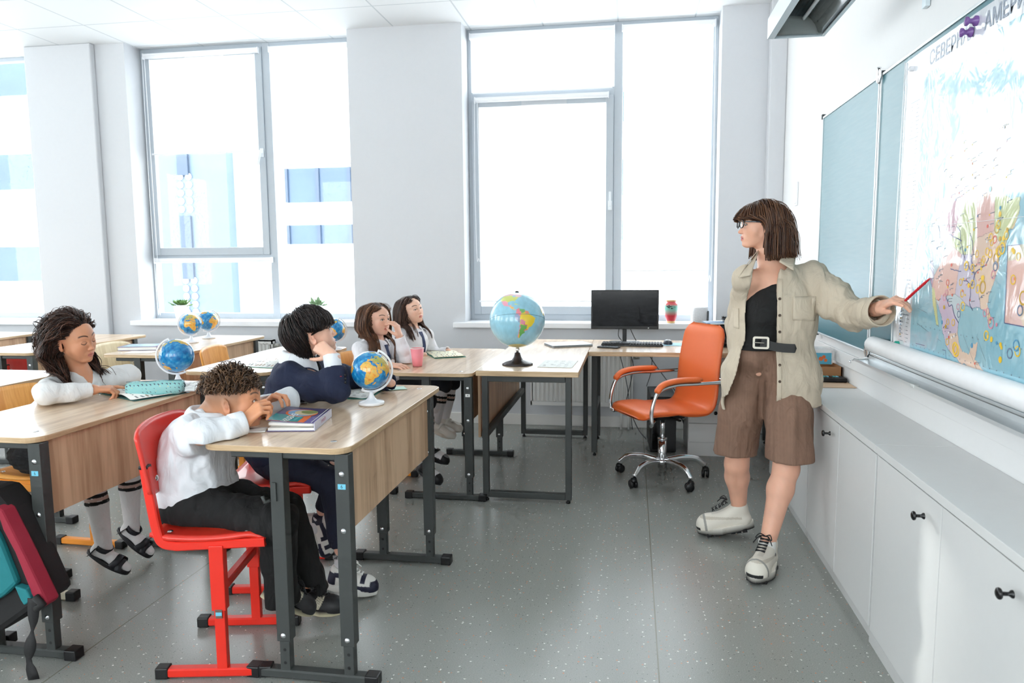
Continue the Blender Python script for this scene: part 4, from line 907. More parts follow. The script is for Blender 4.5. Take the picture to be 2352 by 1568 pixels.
# ---- the map: sheet with printed colours, following gentle waves
MX = BX-.022; MY0, MY1, MZ0, MZ1 = 1.95, 3.245, .985, 2.135
def w2m(px, py): p = W(px, py, x=MX); return (p[1], p[2])
c5 = lambda L: [w2m(2050+a/5.225, 600+b/5.225) for a, b in L]; c4 = lambda L: [w2m(2060+a/5.226, 350+b/5.226) for a, b in L]
land = c4([(420,800),(470,740),(520,640),(600,470),(560,300),(600,80),(760,-200),(900,-380),(1150,-520),(1350,-480),(1330,-100),(1380,200),(1360,350),(1270,480),(1380,560),(1500,540),(1480,700),(1420,900),(1340,960),(1310,1130)]) + c5([(1300,-160),(1290,100),(1225,260),(1165,400),(1160,540),(1205,700),(1200,780),(1160,760),(1130,610),(1060,530),(960,560),(870,540),(820,600),(790,720),(780,850),(800,980),(850,1090),(920,1100),(950,990),(1030,990),(1010,1120),(990,1180),(1080,1290),(1180,1330),(1100,1400),(980,1290),(820,1220),(720,1140),(640,1010),(610,870),(590,690),(560,560),(520,420),(480,310),(450,190)]) + c4([(400,1500),(395,1200),(410,950)])
green = c4([(1230,150),(1500,-350),(1900,-700),(2400,-700),(2300,0),(1800,100),(1550,160)])
MEX = c5([(590,400),(640,430),(700,520),(790,740),(770,860),(600,870),(560,520)]); BAJA = c5([(480,310),(510,330),(530,500),(560,780),(530,770),(490,520)])
ny, nz_ = 520, 460
yy = np.linspace(MY0, MY1, ny)[:, None]+np.zeros((1, nz_)); zz = np.linspace(MZ0, MZ1, nz_)[None, :]+np.zeros((ny, 1))
P3 = np.stack([yy*0, yy, zz], -1); wa = vnoise(P3*30, 2, 3)*.007; wb = vnoise(P3*28, 4, 3)*.007
xs = MX + .0025*vnoise(P3*np.array([1, 4, 2.2]), 11, 3)+.0008*vnoise(P3*14, 12, 2)
LD = inpoly(yy+wa, zz+wb, land) | inpoly(yy+wa, zz+wb, green) | inpoly(yy+wa*.6, zz+wb*.6, BAJA)
col = np.zeros(yy.shape+(3,)); sea = lin(140,192,208); col[:] = sea; col *= (1+.06*vnoise(P3*6, 20, 2))[..., None]
rs = np.random.RandomState(4); S_ = np.stack([rs.uniform(MY0, MY1, 70), rs.uniform(MZ0, MZ1, 70)], 1); pal = [lin(*c) for c in ((222,184,196),(226,208,160),(178,206,170),(200,190,212),(232,200,178),(206,214,160),(190,206,214),(228,180,170))]
pi_ = rs.randint(0, len(pal), 70); best = np.full(yy.shape, 9.); sec_ = np.full(yy.shape, 9.); who = np.zeros(yy.shape, int)
for k in range(70):
    dd = np.hypot(yy+wa*.5-S_[k, 0], zz+wb*.5-S_[k, 1]); cl = dd < best; sec_ = np.where(cl, best, np.minimum(sec_, dd)); who[cl] = k; best = np.where(cl, dd, best)
lc = np.array(pal)[pi_[who]]; lc[(sec_-best) < .0022] *= .62; col[LD] = lc[LD]
col[inpoly(yy, zz, MEX) & LD] = lin(204,184,208); col[inpoly(yy, zz, BAJA)] = lin(206,212,150)
edge = LD ^ (np.roll(LD, 1, 0) & np.roll(LD, 1, 1) & LD); col[edge] = lin(90,130,160)
leg = (yy > 3.055); zt = (zz > 1.0) ; col[leg & zt] = lin(226,230,236); col[(yy > 3.185)] = lin(236,238,240); col[(zz > 2.04)] = lin(228,232,238)
ins = c4([(1340,1120),(1900,1060)])+c5([(1900,850),(1355,740)]); INS = inpoly(yy, zz, ins); ic = np.array(pal)[pi_[(who*7) % 70]]; col[INS] = ic[INS]*.5+lin(228,190,180)*.5
m = MB(); root = empty('wall_map', (MX, (MY0+MY1)/2, MZ0)); tag(root, 'large laminated political map of North America hung over the chalkboard', 'map')
V = np.stack([xs-MX, yy-(MY0+MY1)/2, zz-MZ0], -1).reshape(-1, 3); I = np.arange(ny-1)[:, None]; J = np.arange(nz_-1)[None, :]
f = np.stack([I*nz_+J, I*nz_+J+1, (I+1)*nz_+J+1, (I+1)*nz_+J], -1).reshape(-1, 4)
q = N('laminated_print'); a = q.n('ShaderNodeVertexColor'); a.layer_name = 'Col'; q.l(a, 0, q.b, 'Base Color'); q.set(Roughness=.35, Coat_Weight=1., Coat_Roughness=.10); q.b.inputs['Coat IOR'].default_value = 2.3
mp = q.coord((1, 2.2, 1.4), rot=(.5, 0, 0)); w_ = q.n('ShaderNodeTexNoise'); w_.inputs['Scale'].default_value = 4.; w_.inputs['Detail'].default_value = 3; w_.inputs['Distortion'].default_value = 1.; q.l(mp, 0, w_, 'Vector'); b_ = q.n('ShaderNodeBump'); b_.inputs['Strength'].default_value = .35; b_.inputs['Distance'].default_value = .012; q.l(w_, 'Fac', b_, 'Height'); q.l(b_, 0, q.b, 'Coat Normal')
MAPM = q.m
def mp_(p, lift=.0015):
    lift *= .45
    y, z = p; i = min(ny-1, max(0, int((y-MY0)/(MY1-MY0)*(ny-1)))); j = min(nz_-1, max(0, int((z-MZ0)/(MZ1-MZ0)*(nz_-1)))); return (xs[i, j]-MX-lift, y-(MY0+MY1)/2, z-MZ0)
PM = [mat('map_yellow', (246,200,40), .3), mat('map_gold', (206,164,50), .3), mat('map_red', (226,90,70), .3), mat('map_slate', (110,130,160), .3), mat('map_navy', (70,80,130), .3), mat('map_grey_ink', (110,118,130), .4), mat('map_pink', (214,140,160), .3), mat('map_blue', (70,150,190), .3), mat('map_white', (240,240,240), .3)]
for k_ in PM: k_.node_tree.nodes['Principled BSDF'].inputs['Coat Weight'].default_value = .8
m = MB(); rs = random.Random(12)
def ring(c, r, fill, mi, lift=.0018):
    n_ = 22; base = mp_(c, lift); o_ = [(base[0], base[1]+r*math.cos(2*PI*i/n_), base[2]+r*math.sin(2*PI*i/n_)) for i in range(n_)]
    if fill: m.add(o_, [tuple(range(n_))[::-1]], mi)
    else:
        i_ = [(base[0], base[1]+r*.72*math.cos(2*PI*i/n_), base[2]+r*.72*math.sin(2*PI*i/n_)) for i in range(n_)]
        m.add(o_+i_, [(i, n_+i, n_+(i+1) % n_, (i+1) % n_) for i in range(n_)], mi)
def polyl(pts, w, mi, lift=.0016):
    for a, b in zip(pts[:-1], pts[1:]):
        A, B = Vector(mp_(a, lift)), Vector(mp_(b, lift)); d_ = (B-A); 
        if d_.length < 1e-5: continue
        nrm = Vector((0, -d_.z, d_.y)).normalized()*w/2; m.add([A-nrm, A+nrm, B+nrm, B-nrm], [(0,1,2,3)], mi)
s5 = [(890,50,26,0,0),(965,75,20,0,0),(820,250,20,0,0),(965,275,24,0,0),(1030,330,24,0,0),(1090,310,34,0,1),(845,540,26,0,0),(835,385,22,0,0),(665,725,18,0,0),(730,735,20,0,0),(795,635,20,0,3),(660,965,20,0,0),(750,1040,34,0,0),(765,1070,36,0,0),(1140,890,26,0,0),(1195,740,30,0,6),(1485,1010,28,0,7),(1500,1080,26,0,0),(1410,1105,26,0,3),(1245,60,24,0,3),(1220,160,22,0,6),(665,255,18,0,2),(655,375,18,0,6),(630,430,22,0,6),(960,1010,14,1,7),(1120,620,20,0,6),(1155,600,18,0,6),(785,545,18,0,6),(1300,1180,16,1,0),(1200,935,14,1,0),(1155,900,9,1,0),(1305,1000,12,1,0),(1315,1035,10,1,0),(1260,980,9,1,7),(625,550,12,1,1),(640,780,12,1,1),(598,730,12,1,7),(1085,200,13,1,0),(920,290,13,1,0),(940,465,6,1,2),(845,355,7,1,2),(875,405,7,1,0),(720,405,8,1,2),(710,45,9,1,2),(1262,760,10,1,6),(1185,690,9,1,2),(680,910,9,1,2),(1030,575,6,1,8),(1450,220,24,0,0),(1565,440,34,0,1),(1530,590,26,0,3),(1470,210,8,1,2)]
for a, b, r, fl, mi in s5: ring(c5([(a, b)])[0], r*.00062, fl, mi)
s4 = [(1250,740,13,1,0),(1230,865,22,0,0),(1210,920,22,0,1),(1335,930,12,1,1),(1135,1020,22,0,0),(1185,1045,20,0,2),(1290,1030,12,1,0),(1325,995,22,0,0),(1150,1080,18,0,0),(1235,1190,28,0,0),(1275,1150,30,0,0),(1250,1035,12,1,1),(1200,1270,28,0,1),(1095,1190,20,0,0),(1130,1215,22,0,0),(1000,1310,18,0,6),(1050,1280,18,0,0),(840,1365,24,0,0),(915,1385,20,0,0),(1035,1320,18,0,0),(1190,1375,20,0,3),(970,1215,20,0,0),(1255,665,10,1,7),(1130,440,14,1,7),(1400,1170,11,1,0),(1415,1190,12,1,0),(1465,1250,20,0,0),(1210,1180,12,1,0),(1240,1150,9,1,1),(660,1350,9,1,2),(1095,885,9,1,2),(1045,1505,14,1,0),(800,1520,8,1,0),(1020,1395,9,1,0),(825,1170,9,1,7),(1080,1350,6,1,2),(980,1440,6,1,2)]
for a, b, r, fl, mi in s4: ring(c4([(a, b)])[0], r*.00062, fl, mi)
for _ in range(230):
    y_, z_ = rs.uniform(2.1, 3.03), rs.uniform(1.0, 1.75)
    if inpoly(np.array([y_]), np.array([z_]), land)[0]:
        ring((y_, z_), rs.choice((.0022, .003, .0042)), 1, rs.choice((0, 2, 3, 5, 8, 8)), .0019)
        l_ = rs.uniform(.012, .03); polyl([(y_-.004, z_+.004), (y_-.004-l_, z_+.004+l_*.1)], .0022, 5)
riv = [c4([(510,890),(520,960),(520,1030)]), c4([(720,890),(760,940),(765,1060),(800,1200),(825,1320)]), c4([(880,970),(910,1070),(925,1200),(900,1280),(905,1340)])+c5([(960,30),(970,90),(990,160),(975,240),(940,300),(945,400),(930,470),(935,520),(970,590)]), c4([(860,1345),(890,1410),(940,1460),(925,1540)]), c4([(1120,1250),(1080,1340),(1020,1390),(960,1430),(940,1470)]), c5([(640,400),(680,540),(720,520),(740,640),(795,740)]), c5([(850,225),(900,240),(930,280)]), c5([(700,90),(760,110),(830,120)]), c4([(780,1060),(700,1020),(640,980)]), c4([(1290,780),(1250,810),(1235,840)])]
for r_ in riv:
    fine = []
    for a, b in zip(r_[:-1], r_[1:]):
        for t in range(4): fine.append((a[0]+(b[0]-a[0])*t/4+rs.uniform(-.0015, .0015), a[1]+(b[1]-a[1])*t/4+rs.uniform(-.0015, .0015)))
    fine.append(r_[-1]); polyl(fine, .0032, 4)
# legend lines, inset frames, fold marks and grid of the sea
for k_ in range(62):
    z_ = 1.96-k_*.0152
    if k_ % 9 == 0: polyl([(3.165, z_), (3.08, z_)], .004, 5); continue
    for a, b in ((3.175, 3.125), (3.112, 3.065)):
        ring((a+.001, z_), .0016, 1, rs.choice((2, 5, 7)), .0017); polyl([(a-.008, z_), (a-.008-rs.uniform(.4, 1)*(a-b-.012), z_)], .0022, 5)
for k_ in range(12): polyl([(3.170, 1.20-k_*.013), (3.158, 1.20-k_*.013)], .007, rs.choice((1, 7, 3)))
polyl(c5([(280,985),(640,1070),(640,1180)]), .0022, 4); polyl(c4([(1340,1120),(1900,1060)]), .0028, 4); polyl(c4([(1340,1120)])+c5([(1355,740),(1900,850)]), .0028, 4)
for a, b in (((290,740),(590,960)), ((1020,900),(1130,1200)), ((850,880),(1090,1480)), ((300,560),(420,620))): polyl(c5([a, b]), .0012, 5)
for k_ in range(26):
    y_ = 3.03-k_*.042; 
    for z_ in (1.03, 1.11): polyl([(y_, z_), (y_-.004, z_)], .004, 5)
text_geo('СЕВЕРНАЯ   АМЕРИКА', .07, frame_at(mp_((2.62, 2.085), .002), (0,-1,0), (0,0,1)), m, 9, True)
pts = [mp_((y_, 1.475), .002) for y_ in np.linspace(MY0, MY1, 40)]; m.sweep(pts, [(-.0012, 0), (0, .0015), (.0012, 0)], 8, caps=False)
nb_ = len(V); AV = np.concatenate([V, np.array(m.v)]); me = bpy.data.meshes.new('sheet'); me.from_pydata(AV, [], f.tolist()+[tuple(i+nb_ for i in q_) for q_ in m.f]); me.update()
me.polygons.foreach_set('use_smooth', [True]*len(f)+[False]*len(m.f)); me.materials.append(MAPM)
for x_ in PM+[mat('map_title', (150,160,175), .3)]: me.materials.append(x_)
me.polygons.foreach_set('material_index', [0]*len(f)+[i+1 for i in m.mi]); set_col(me, np.concatenate([col.reshape(-1, 3), np.ones((m.n, 3))])); sheet = bpy.data.objects.new('sheet', me); COL.objects.link(sheet); sheet.parent = root
# transparent film edge
m = MB(); m.tube([(-.004, MY1-(MY0+MY1)/2, 0), (-.006, MY1-(MY0+MY1)/2+.006, .5), (-.004, MY1-(MY0+MY1)/2-.002, 1.15)], .003, seg=8); m.build('film_edge', mat('film_edge_white', (232,236,238), .15), root)
root = empty('paper_roll', (MX-.022, 2.62, .985)); tag(root, 'thick white rolled sheet resting along the bottom of the map', 'roll')
m = MB(); n_ = 36; pr = []
for i in range(70): a = i*.36; r = .036-.00016*i; pr.append((r*math.cos(a), r*math.sin(a)))
m.sweep([(0, -.72, 0), (0, .80, .0)], [(.036*math.cos(2*PI*i/n_), .036*math.sin(2*PI*i/n_)) for i in range(n_)], caps=False); m.sweep([(0, -.72, 0), (0, .80, .0)], [(.030*math.cos(-2*PI*i/n_), .030*math.sin(-2*PI*i/n_)) for i in range(n_)], caps=False)
b0 = m.n; m.add([(.036*math.cos(2*PI*i/n_), .80, .036*math.sin(2*PI*i/n_)) for i in range(n_)]+[(.030*math.cos(2*PI*i/n_), .80, .030*math.sin(2*PI*i/n_)) for i in range(n_)], [(i, (i+1) % n_, n_+(i+1) % n_, n_+i) for i in range(n_)])
m.build('roll', mat('roll_paper', (238,238,240), .5), root)
MAGV = mat('magnet_purple', (120,84,150), .25); 
for (px, py, c_, lab, r) in ((2237, 48, MAGV, 'upper purple magnet pin near the top of the map', .017), (2225, 74, MAGV, 'lower purple magnet pin near the top of the map', .017), (2092, 158, mat('magnet_white', (220,220,224), .3), 'small white magnet at the top left map corner', .01), (2058, 789, mat('magnet_green', (30,150,130), .3), 'green magnet beside the end of the paper roll', .011)):
    p = W(px, py, x=MX-.01); root = empty('magnet', tuple(p)); tag(root, lab, 'magnet', 'board magnets')
    m = MB(); m.lathe((0,0,0), [(r*.9, -.012), (r*.95, -.002), (r*.5, .004), (r*.42, .012), (r*.8, .018), (r*.85, .024), (0, .028)] if c_ is MAGV else [(r, -.01), (r, .003), (r*.8, .006), (0, .007)], seg=20, R=Matrix.Rotation(-PI/2, 3, 'Y')); m.build('cap', c_, root)

# ---- board lamp
LW = mat('lamp_enamel', (214,226,232), .3); REF = mat('lamp_reflector', (224,228,230), .12, .9)
root = empty('board_lamp', (.735, 2.55, 2.37)); tag(root, 'hanging board lamp with open reflector on the ceiling side of the board', 'lamp')
m = MB(); L_ = 1.12; prof = [(-.125, 0), (-.095, 0), (-.095, .004), (-.118, .008), (-.118, .085), (-.07, .112), (.07, .112), (.118, .04), (.118, .008), (.112, .004), (.112, 0), (.125, 0), (.125, .045), (.075, .12), (-.075, .12), (-.125, .09)]
k = len(prof); m.add([(x, s*L_, z) for s in (-1, 1) for x, z in prof], [(i, k+i, k+(i+1) % k, (i+1) % k) for i in range(k)])
m.prism([(-.125, 0), (.125, 0), (.125, .045), (.075, .12), (-.075, .12), (-.125, .09)], -L_-.003, -L_, T=Matrix(((1,0,0,0),(0,0,1,0),(0,1,0,0),(0,0,0,1)))); m.prism([(-.125, 0), (.125, 0), (.125, .045), (.075, .12), (-.075, .12), (-.125, .09)], L_, L_+.003, T=Matrix(((1,0,0,0),(0,0,1,0),(0,1,0,0),(0,0,0,1))))
m.build('housing', LW, root)
m = MB(); m.grid(lambda u, v: (-.093+.2*v, (2*u-1)*L_*.995, .008+.08*math.sin(PI*min(1, v*1.1))**.6), 4, 12); m.build('reflector', REF, root, solid=.001)
m = MB(); m.grid(lambda u, v: (-.09+.195*v, L_*.97-.06*(1-v)*u, .004+.07*u), 4, 6); m.build('end_baffle', mat('baffle_grey', (150,154,152), .5), root, solid=.001)
m = MB(); m.tube([(.01, -L_*.9, .05), (.01, L_*.9, .05)], .008, seg=12); m.build('tube', mat('tube_white', (236,240,242), .3), root)
for yy_ in (.62, -.7):
    m = MB(); m.rtube([(.05, yy_, .03), (.385-.0, yy_, .03)], .022, .03); m.box2((.366, yy_-.02, -.05), (.383, yy_+.02, .08)); m.build('bracket_arm', LW, root, bevel=.002)

# ---- things on the far worktop
WTZ = .717
root = empty('cardboard_sheet', (.985, 4.10, WTZ)); tag(root, 'flat kraft paper sheet on the worktop corner behind the teacher', 'cardboard'); m = MB(); m.box2((-.13, -.26, 0), (.13, .3, .003)); m.build('sheet', mat('kraft', (206,176,146), .7), root)
root = empty('pen_tray', (1.0, 4.02, WTZ+.004)); tag(root, 'flat black box with small bright pieces in front of the cardboard box', 'tray'); m = MB(); m.box2((-.11, -.04, 0), (.11, .05, .022)); m.build('case', BLK, root, bevel=.006)
m = MB(); rs = random.Random(2)
for i in range(12): m.box((-.09+i*.016, .01, .024), (.01, .03, .003), i % 3)
m.build('pieces', [mat('piece_teal', (70,170,170), .4), BLUEL, mat('piece_dark', (50,50,54), .4)], root)
root = empty('cardboard_box', (1.0, 4.17, WTZ+.004)); tag(root, 'shallow brown cardboard box on the worktop behind the teacher', 'box'); KB = mat('kraft_box', (176,126,84), .7)
m = MB()
for a, b in (((-.11, -.08, 0), (-.105, .09, .065)), ((.105, -.08, 0), (.11, .09, .065)), ((-.11, -.08, 0), (.11, -.075, .065)), ((-.11, .085, 0), (.11, .09, .065)), ((-.11, -.08, 0), (.11, .09, .004))): m.box2(a, b)
m.build('walls', KB, root)
root = empty('plastic_container', (1.0, 4.24, WTZ+.07)); tag(root, 'clear plastic container with a blue picture card standing in the cardboard box', 'container')
q = N('clear_plastic'); q.set(Base_Color=(.92,.94,.95,1), Roughness=.15, Alpha=.45); m = MB(); m.prism(rrect(-.09, -.05, .09, .05, .015), 0, .075); m.build('tub', q.m, root); m = MB(); m.prism(rrect(-.095, -.055, .095, .055, .016), .075, .085); m.build('lid', q.m, root)
m = MB(); m.box2((.0, -.053, .0), (.08, -.051, .062)); c_ = m.build('picture_card', mat('card_blue', (90,178,206), .4), root)
m = MB()
for dx, dz, r in ((.025, .03, .012), (.04, .04, .010), (.05, .022, .009)): m.lathe((dx, -.0535, dz), [(0, 0), (r, 0)], seg=12, R=Matrix.Rotation(PI/2, 3, 'X'))
m.build('card_shape', ORC, c_)

# ---- backpack hanging at the lower left
BKR = mat('pack_red', (150,30,52), .75, vary=.06, nscale=400., bump=.2); BKT = mat('pack_teal', (20,116,122), .75, vary=.06, nscale=400., bump=.2); BKK = mat('pack_black', (24,23,24), .7, vary=.08, nscale=400., bump=.2)
root = empty('backpack', (-2.45, 2.07, .25)); tag(root, 'teal, black and red backpack hanging at the left edge with a long strap', 'backpack'); YP = 2.02
def sl(pts, y0, y1, nm, mt, bev=.012):
    P_ = [W(a, b, y=YP) for a, b in pts]; T = Matrix(((1,0,0,0),(0,0,1,0),(0,1,0,0),(0,0,0,1))); o = [(p[0]+2.45, p[2]-.25) for p in P_]
    ar = sum(o[i][0]*o[(i+1) % len(o)][1]-o[(i+1) % len(o)][0]*o[i][1] for i in range(len(o))); o = o if ar < 0 else o[::-1]
    m = MB(); m.prism(o, y0-2.07, y1-2.07, T=T); return m.build(nm, mt, root, bevel=bev)
sl([(-230,1120),(-30,1130),(8,1175),(40,1250),(100,1385),(70,1402),(0,1452),(-120,1500),(-260,1500)], 2.03, 2.16, 'body', BKK, .02)
sl([(-200,1180),(-20,1190),(6,1240),(45,1338),(20,1362),(-40,1400),(-200,1440)], 2.005, 2.04, 'front_pocket', BKT)
sl([(-8,1160),(8,1172),(60,1275),(112,1384),(104,1392),(76,1400),(72,1352),(38,1268),(10,1215)], 2.012, 2.07, 'side_panel', BKR, .008)
sl([(44,1340),(70,1348),(84,1372),(66,1384),(58,1372)], 2.0, 2.03, 'corner_patch', BKT, .004)
m = MB(); st_ = [W(a, b, y=2.0)-V3_(2.45) for a, b in ()] if False else None
def lc_(a, b, y=2.0): p = W(a, b, y=y); return Vector((p[0]+2.45, p[1]-2.07, p[2]-.25))
wd = [1,1,1,.95,.8,.5,.25,.5,.85,1,1,.85,.5,.55,.9,1,1]; pth = bez([lc_(77,1375), lc_(76,1425), lc_(72,1470), lc_(66,1512), lc_(78,1560)], 4)
m.sweep(pth, [(-.021,-.0012),(.021,-.0012),(.021,.0012),(-.021,.0012)], up=(0,1,0), scales=wd); m.build('strap', BKK, root)
m = MB(); m.tube([lc_(80,1370), lc_(98,1388), lc_(84,1398)], .012, seg=10); m.build('strap_end', BKK, root)
# ================================================================ BODIES: signed distance shapes turned into one continuous surface
V3 = lambda *a: np.array(a, float)
def nrm_(v): v = np.asarray(v, float); return v/np.linalg.norm(v)
class SDF:
    def __init__(s, h): s.h = h; s.p = []; s.cuts = []; s.disp = None; s.carve = []; s.shell = None
    def cap(s, a, b, ra, rb, k=.02, op=1):
        a = np.asarray(a, float); b = np.asarray(b, float); r = max(ra, rb)
        def fn(P):
            ab = b-a; t = np.clip(((P-a)@ab)/max(ab@ab, 1e-9), 0, 1); return np.linalg.norm(P-a-t[:, None]*ab, axis=1)-(ra+(rb-ra)*t)
        s.p.append((fn, np.minimum(a, b)-r, np.maximum(a, b)+r, k, op)); return s
    def ell(s, c, r, R=None, k=.02, op=1):
        c = np.asarray(c, float); r = np.asarray(r, float); R = np.eye(3) if R is None else R
        def fn(P):
            q = (P-c)@R; k0 = np.linalg.norm(q/r, axis=1); k1 = np.linalg.norm(q/r**2, axis=1)+1e-9; return k0*(k0-1)/k1
        e = np.abs(R)@r; s.p.append((fn, c-e, c+e, k, op)); return s
    def box(s, c, hs, rad, R=None, k=.01, op=1):
        c = np.asarray(c, float); hs = np.asarray(hs, float); R = np.eye(3) if R is None else R
        def fn(P):
            q = np.abs((P-c)@R)-(hs-rad); return np.linalg.norm(np.maximum(q, 0), axis=1)+np.minimum(q.max(1), 0)-rad
        e = np.abs(R)@hs; s.p.append((fn, c-e, c+e, k, op)); return s
    def chain(s, pts, rs, k=.02):
        for i in range(len(pts)-1): s.cap(pts[i], pts[i+1], rs[i], rs[i+1], k)
        return s
    def cut(s, p, n): s.cuts.append((np.asarray(p, float), nrm_(n))); return s     # removes the side the normal points to
    def mesh(s, smooth=2):
        h = s.h; add = [q for q in s.p if q[4] > 0]
        lo = np.min([q[1] for q in add], 0)-4*h-.008; hi = np.max([q[2] for q in add], 0)+4*h+.008
        n = np.ceil((hi-lo)/h).astype(int)+1; F = np.full(tuple(n), .5, np.float32)
        ax = [lo[i]+h*np.arange(n[i]) for i in range(3)]
        for fn, a, b, k, op in s.p:
            m = k+3*h+.004; i0 = np.maximum(0, np.floor((a-m-lo)/h).astype(int)); i1 = np.minimum(n, np.ceil((b+m-lo)/h).astype(int)+1)
            if (i1 <= i0).any(): continue
            sl = tuple(slice(i0[i], i1[i]) for i in range(3)); G = np.stack(np.meshgrid(*[ax[i][sl[i]] for i in range(3)], indexing='ij'), -1); sh = G.shape[:3]
            d = fn(G.reshape(-1, 3)).reshape(sh); A = F[sl]
            if op > 0: hh = np.maximum(k-np.abs(A-d), 0)/k; F[sl] = np.minimum(A, d)-hh*hh*k*.25
            else: d = -d; hh = np.maximum(k-np.abs(A-d), 0)/k; F[sl] = np.maximum(A, d)+hh*hh*k*.25
        if s.disp is not None or s.carve:
            near = np.abs(F) < .03; I = np.argwhere(near); P = lo+I*h
            if s.disp is not None: F[near] += s.disp(P)
        if s.shell:
            t, mk_ = s.shell; near = F < .02; I = np.argwhere(near); P = lo+I*h; ok = mk_(P); I = I[ok]; q = F[tuple(I.T)]; F[tuple(I.T)] = np.maximum(q, -q-t)
        for p, nn in s.cuts:
            d = sum((ax[i]-p[i]).reshape([-1 if j == i else 1 for j in range(3)])*nn[i] for i in range(3)); F = np.maximum(F, d)
        for fn in s.carve:
            near = F < .02; I = np.argwhere(near); P = lo+I*h; F[near] = np.maximum(F[near], fn(P))
        return surfnet(F, lo, h, smooth)
def surfnet(F, lo, h, smooth=2):
    S = F < 0; c = np.zeros(tuple(np.array(F.shape)-1), np.int8); sl = (slice(0, -1), slice(1, None))
    for i in (0, 1):
        for j in (0, 1):
            for k in (0, 1): c += S[sl[i], sl[j], sl[k]]
    M = (c > 0) & (c < 8); idx = np.full(M.shape, -1, np.int64); I = np.argwhere(M); idx[M] = np.arange(len(I))
    acc = np.zeros((len(I), 3)); cnt = np.zeros(len(I))
    cor = [(i, j, k) for i in (0, 1) for j in (0, 1) for k in (0, 1)]
    val = {q: F[I[:, 0]+q[0], I[:, 1]+q[1], I[:, 2]+q[2]] for q in cor}
    for a in cor:
        for d in range(3):
            if a[d]: continue
            b = list(a); b[d] = 1; b = tuple(b); f0, f1 = val[a], val[b]; m = (f0 < 0) != (f1 < 0)
            t = f0[m]/(f0[m]-f1[m]); q = np.tile(np.array(a, float), (m.sum(), 1)); q[:, d] = t; acc[m] += q; cnt[m] += 1
    V = lo+(I+acc/cnt[:, None])*h; faces = []
    for d in range(3):
        e = [slice(1, -1)]*3; e0 = list(e); e1 = list(e); e0[d] = slice(0, -1); e1[d] = slice(1, None)
        A = S[tuple(e0)]; B = S[tuple(e1)]; ch = np.argwhere(A != B)
        if not len(ch): continue
        off = np.array([1, 1, 1]); off[d] = 0; g = ch+off; flip = A[tuple(ch.T)]
        u, v = (d+1) % 3, (d+2) % 3; U = np.zeros(3, int); U[u] = 1; W_ = np.zeros(3, int); W_[v] = 1
        q = np.stack([idx[tuple((g-U-W_).T)], idx[tuple((g-W_).T)], idx[tuple(g.T)], idx[tuple((g-U).T)]], 1)
        q[~flip] = q[~flip][:, ::-1]; faces.append(q)
    Fc = np.concatenate(faces); Fc = Fc[(Fc >= 0).all(1)]
    e = np.concatenate([Fc[:, [0, 1]], Fc[:, [1, 2]], Fc[:, [2, 3]], Fc[:, [3, 0]]])
    for _ in range(smooth):
        s = np.zeros_like(V); n = np.zeros(len(V))
        for i in range(3): s[:, i] = np.bincount(e[:, 0], V[e[:, 1], i], len(V))+np.bincount(e[:, 1], V[e[:, 0], i], len(V))
        n = np.bincount(e[:, 0], minlength=len(V))+np.bincount(e[:, 1], minlength=len(V)); V = V*.5+.5*s/np.maximum(n, 1)[:, None]
    return V, Fc
def mk(name, VF, m, parent=None, paint=None):
    V, F = VF; me = bpy.data.meshes.new(name)
    me.vertices.add(len(V)); me.vertices.foreach_set('co', V.astype(np.float32).ravel())
    me.loops.add(F.size); me.loops.foreach_set('vertex_index', F.astype(np.int32).ravel())
    me.polygons.add(len(F)); me.polygons.foreach_set('loop_start', np.arange(0, F.size, F.shape[1], dtype=np.int32))
    try: me.polygons.foreach_set('loop_total', np.full(len(F), F.shape[1], np.int32))
    except Exception: pass
    me.update(calc_edges=True); me.validate(); me.polygons.foreach_set('use_smooth', np.ones(len(me.polygons), bool)); me.materials.append(m)
    if paint is not None: set_col(me, paint(V) if callable(paint) else paint if np.ndim(paint) == 2 else np.tile(paint, (len(V), 1)))
    o = bpy.data.objects.new(name, me); COL.objects.link(o)
    if parent is not None: o.parent = parent
    return o
def join_vf(L):
    V = []; F = []; n = 0
    for v, f in L: V.append(v); F.append(f+n); n += len(v)
    return np.concatenate(V), np.concatenate(F)
SKINM = mat_painted('skin', .48, sss=.12, bump=.06, bscale=300.)
EYEM = mat_painted('eyeball', .08, Coat_Weight=.5)
HAIRM = mat_painted('hair', .38, Specular_IOR_Level=.35)
CLOTH = mat_painted('woven_cloth', .8, weave=.35, wscale=1200.)
SUIT = mat_painted('suit_cloth', .85, weave=.25, wscale=1500.)
RUB = mat_painted('shoe_material', .5)

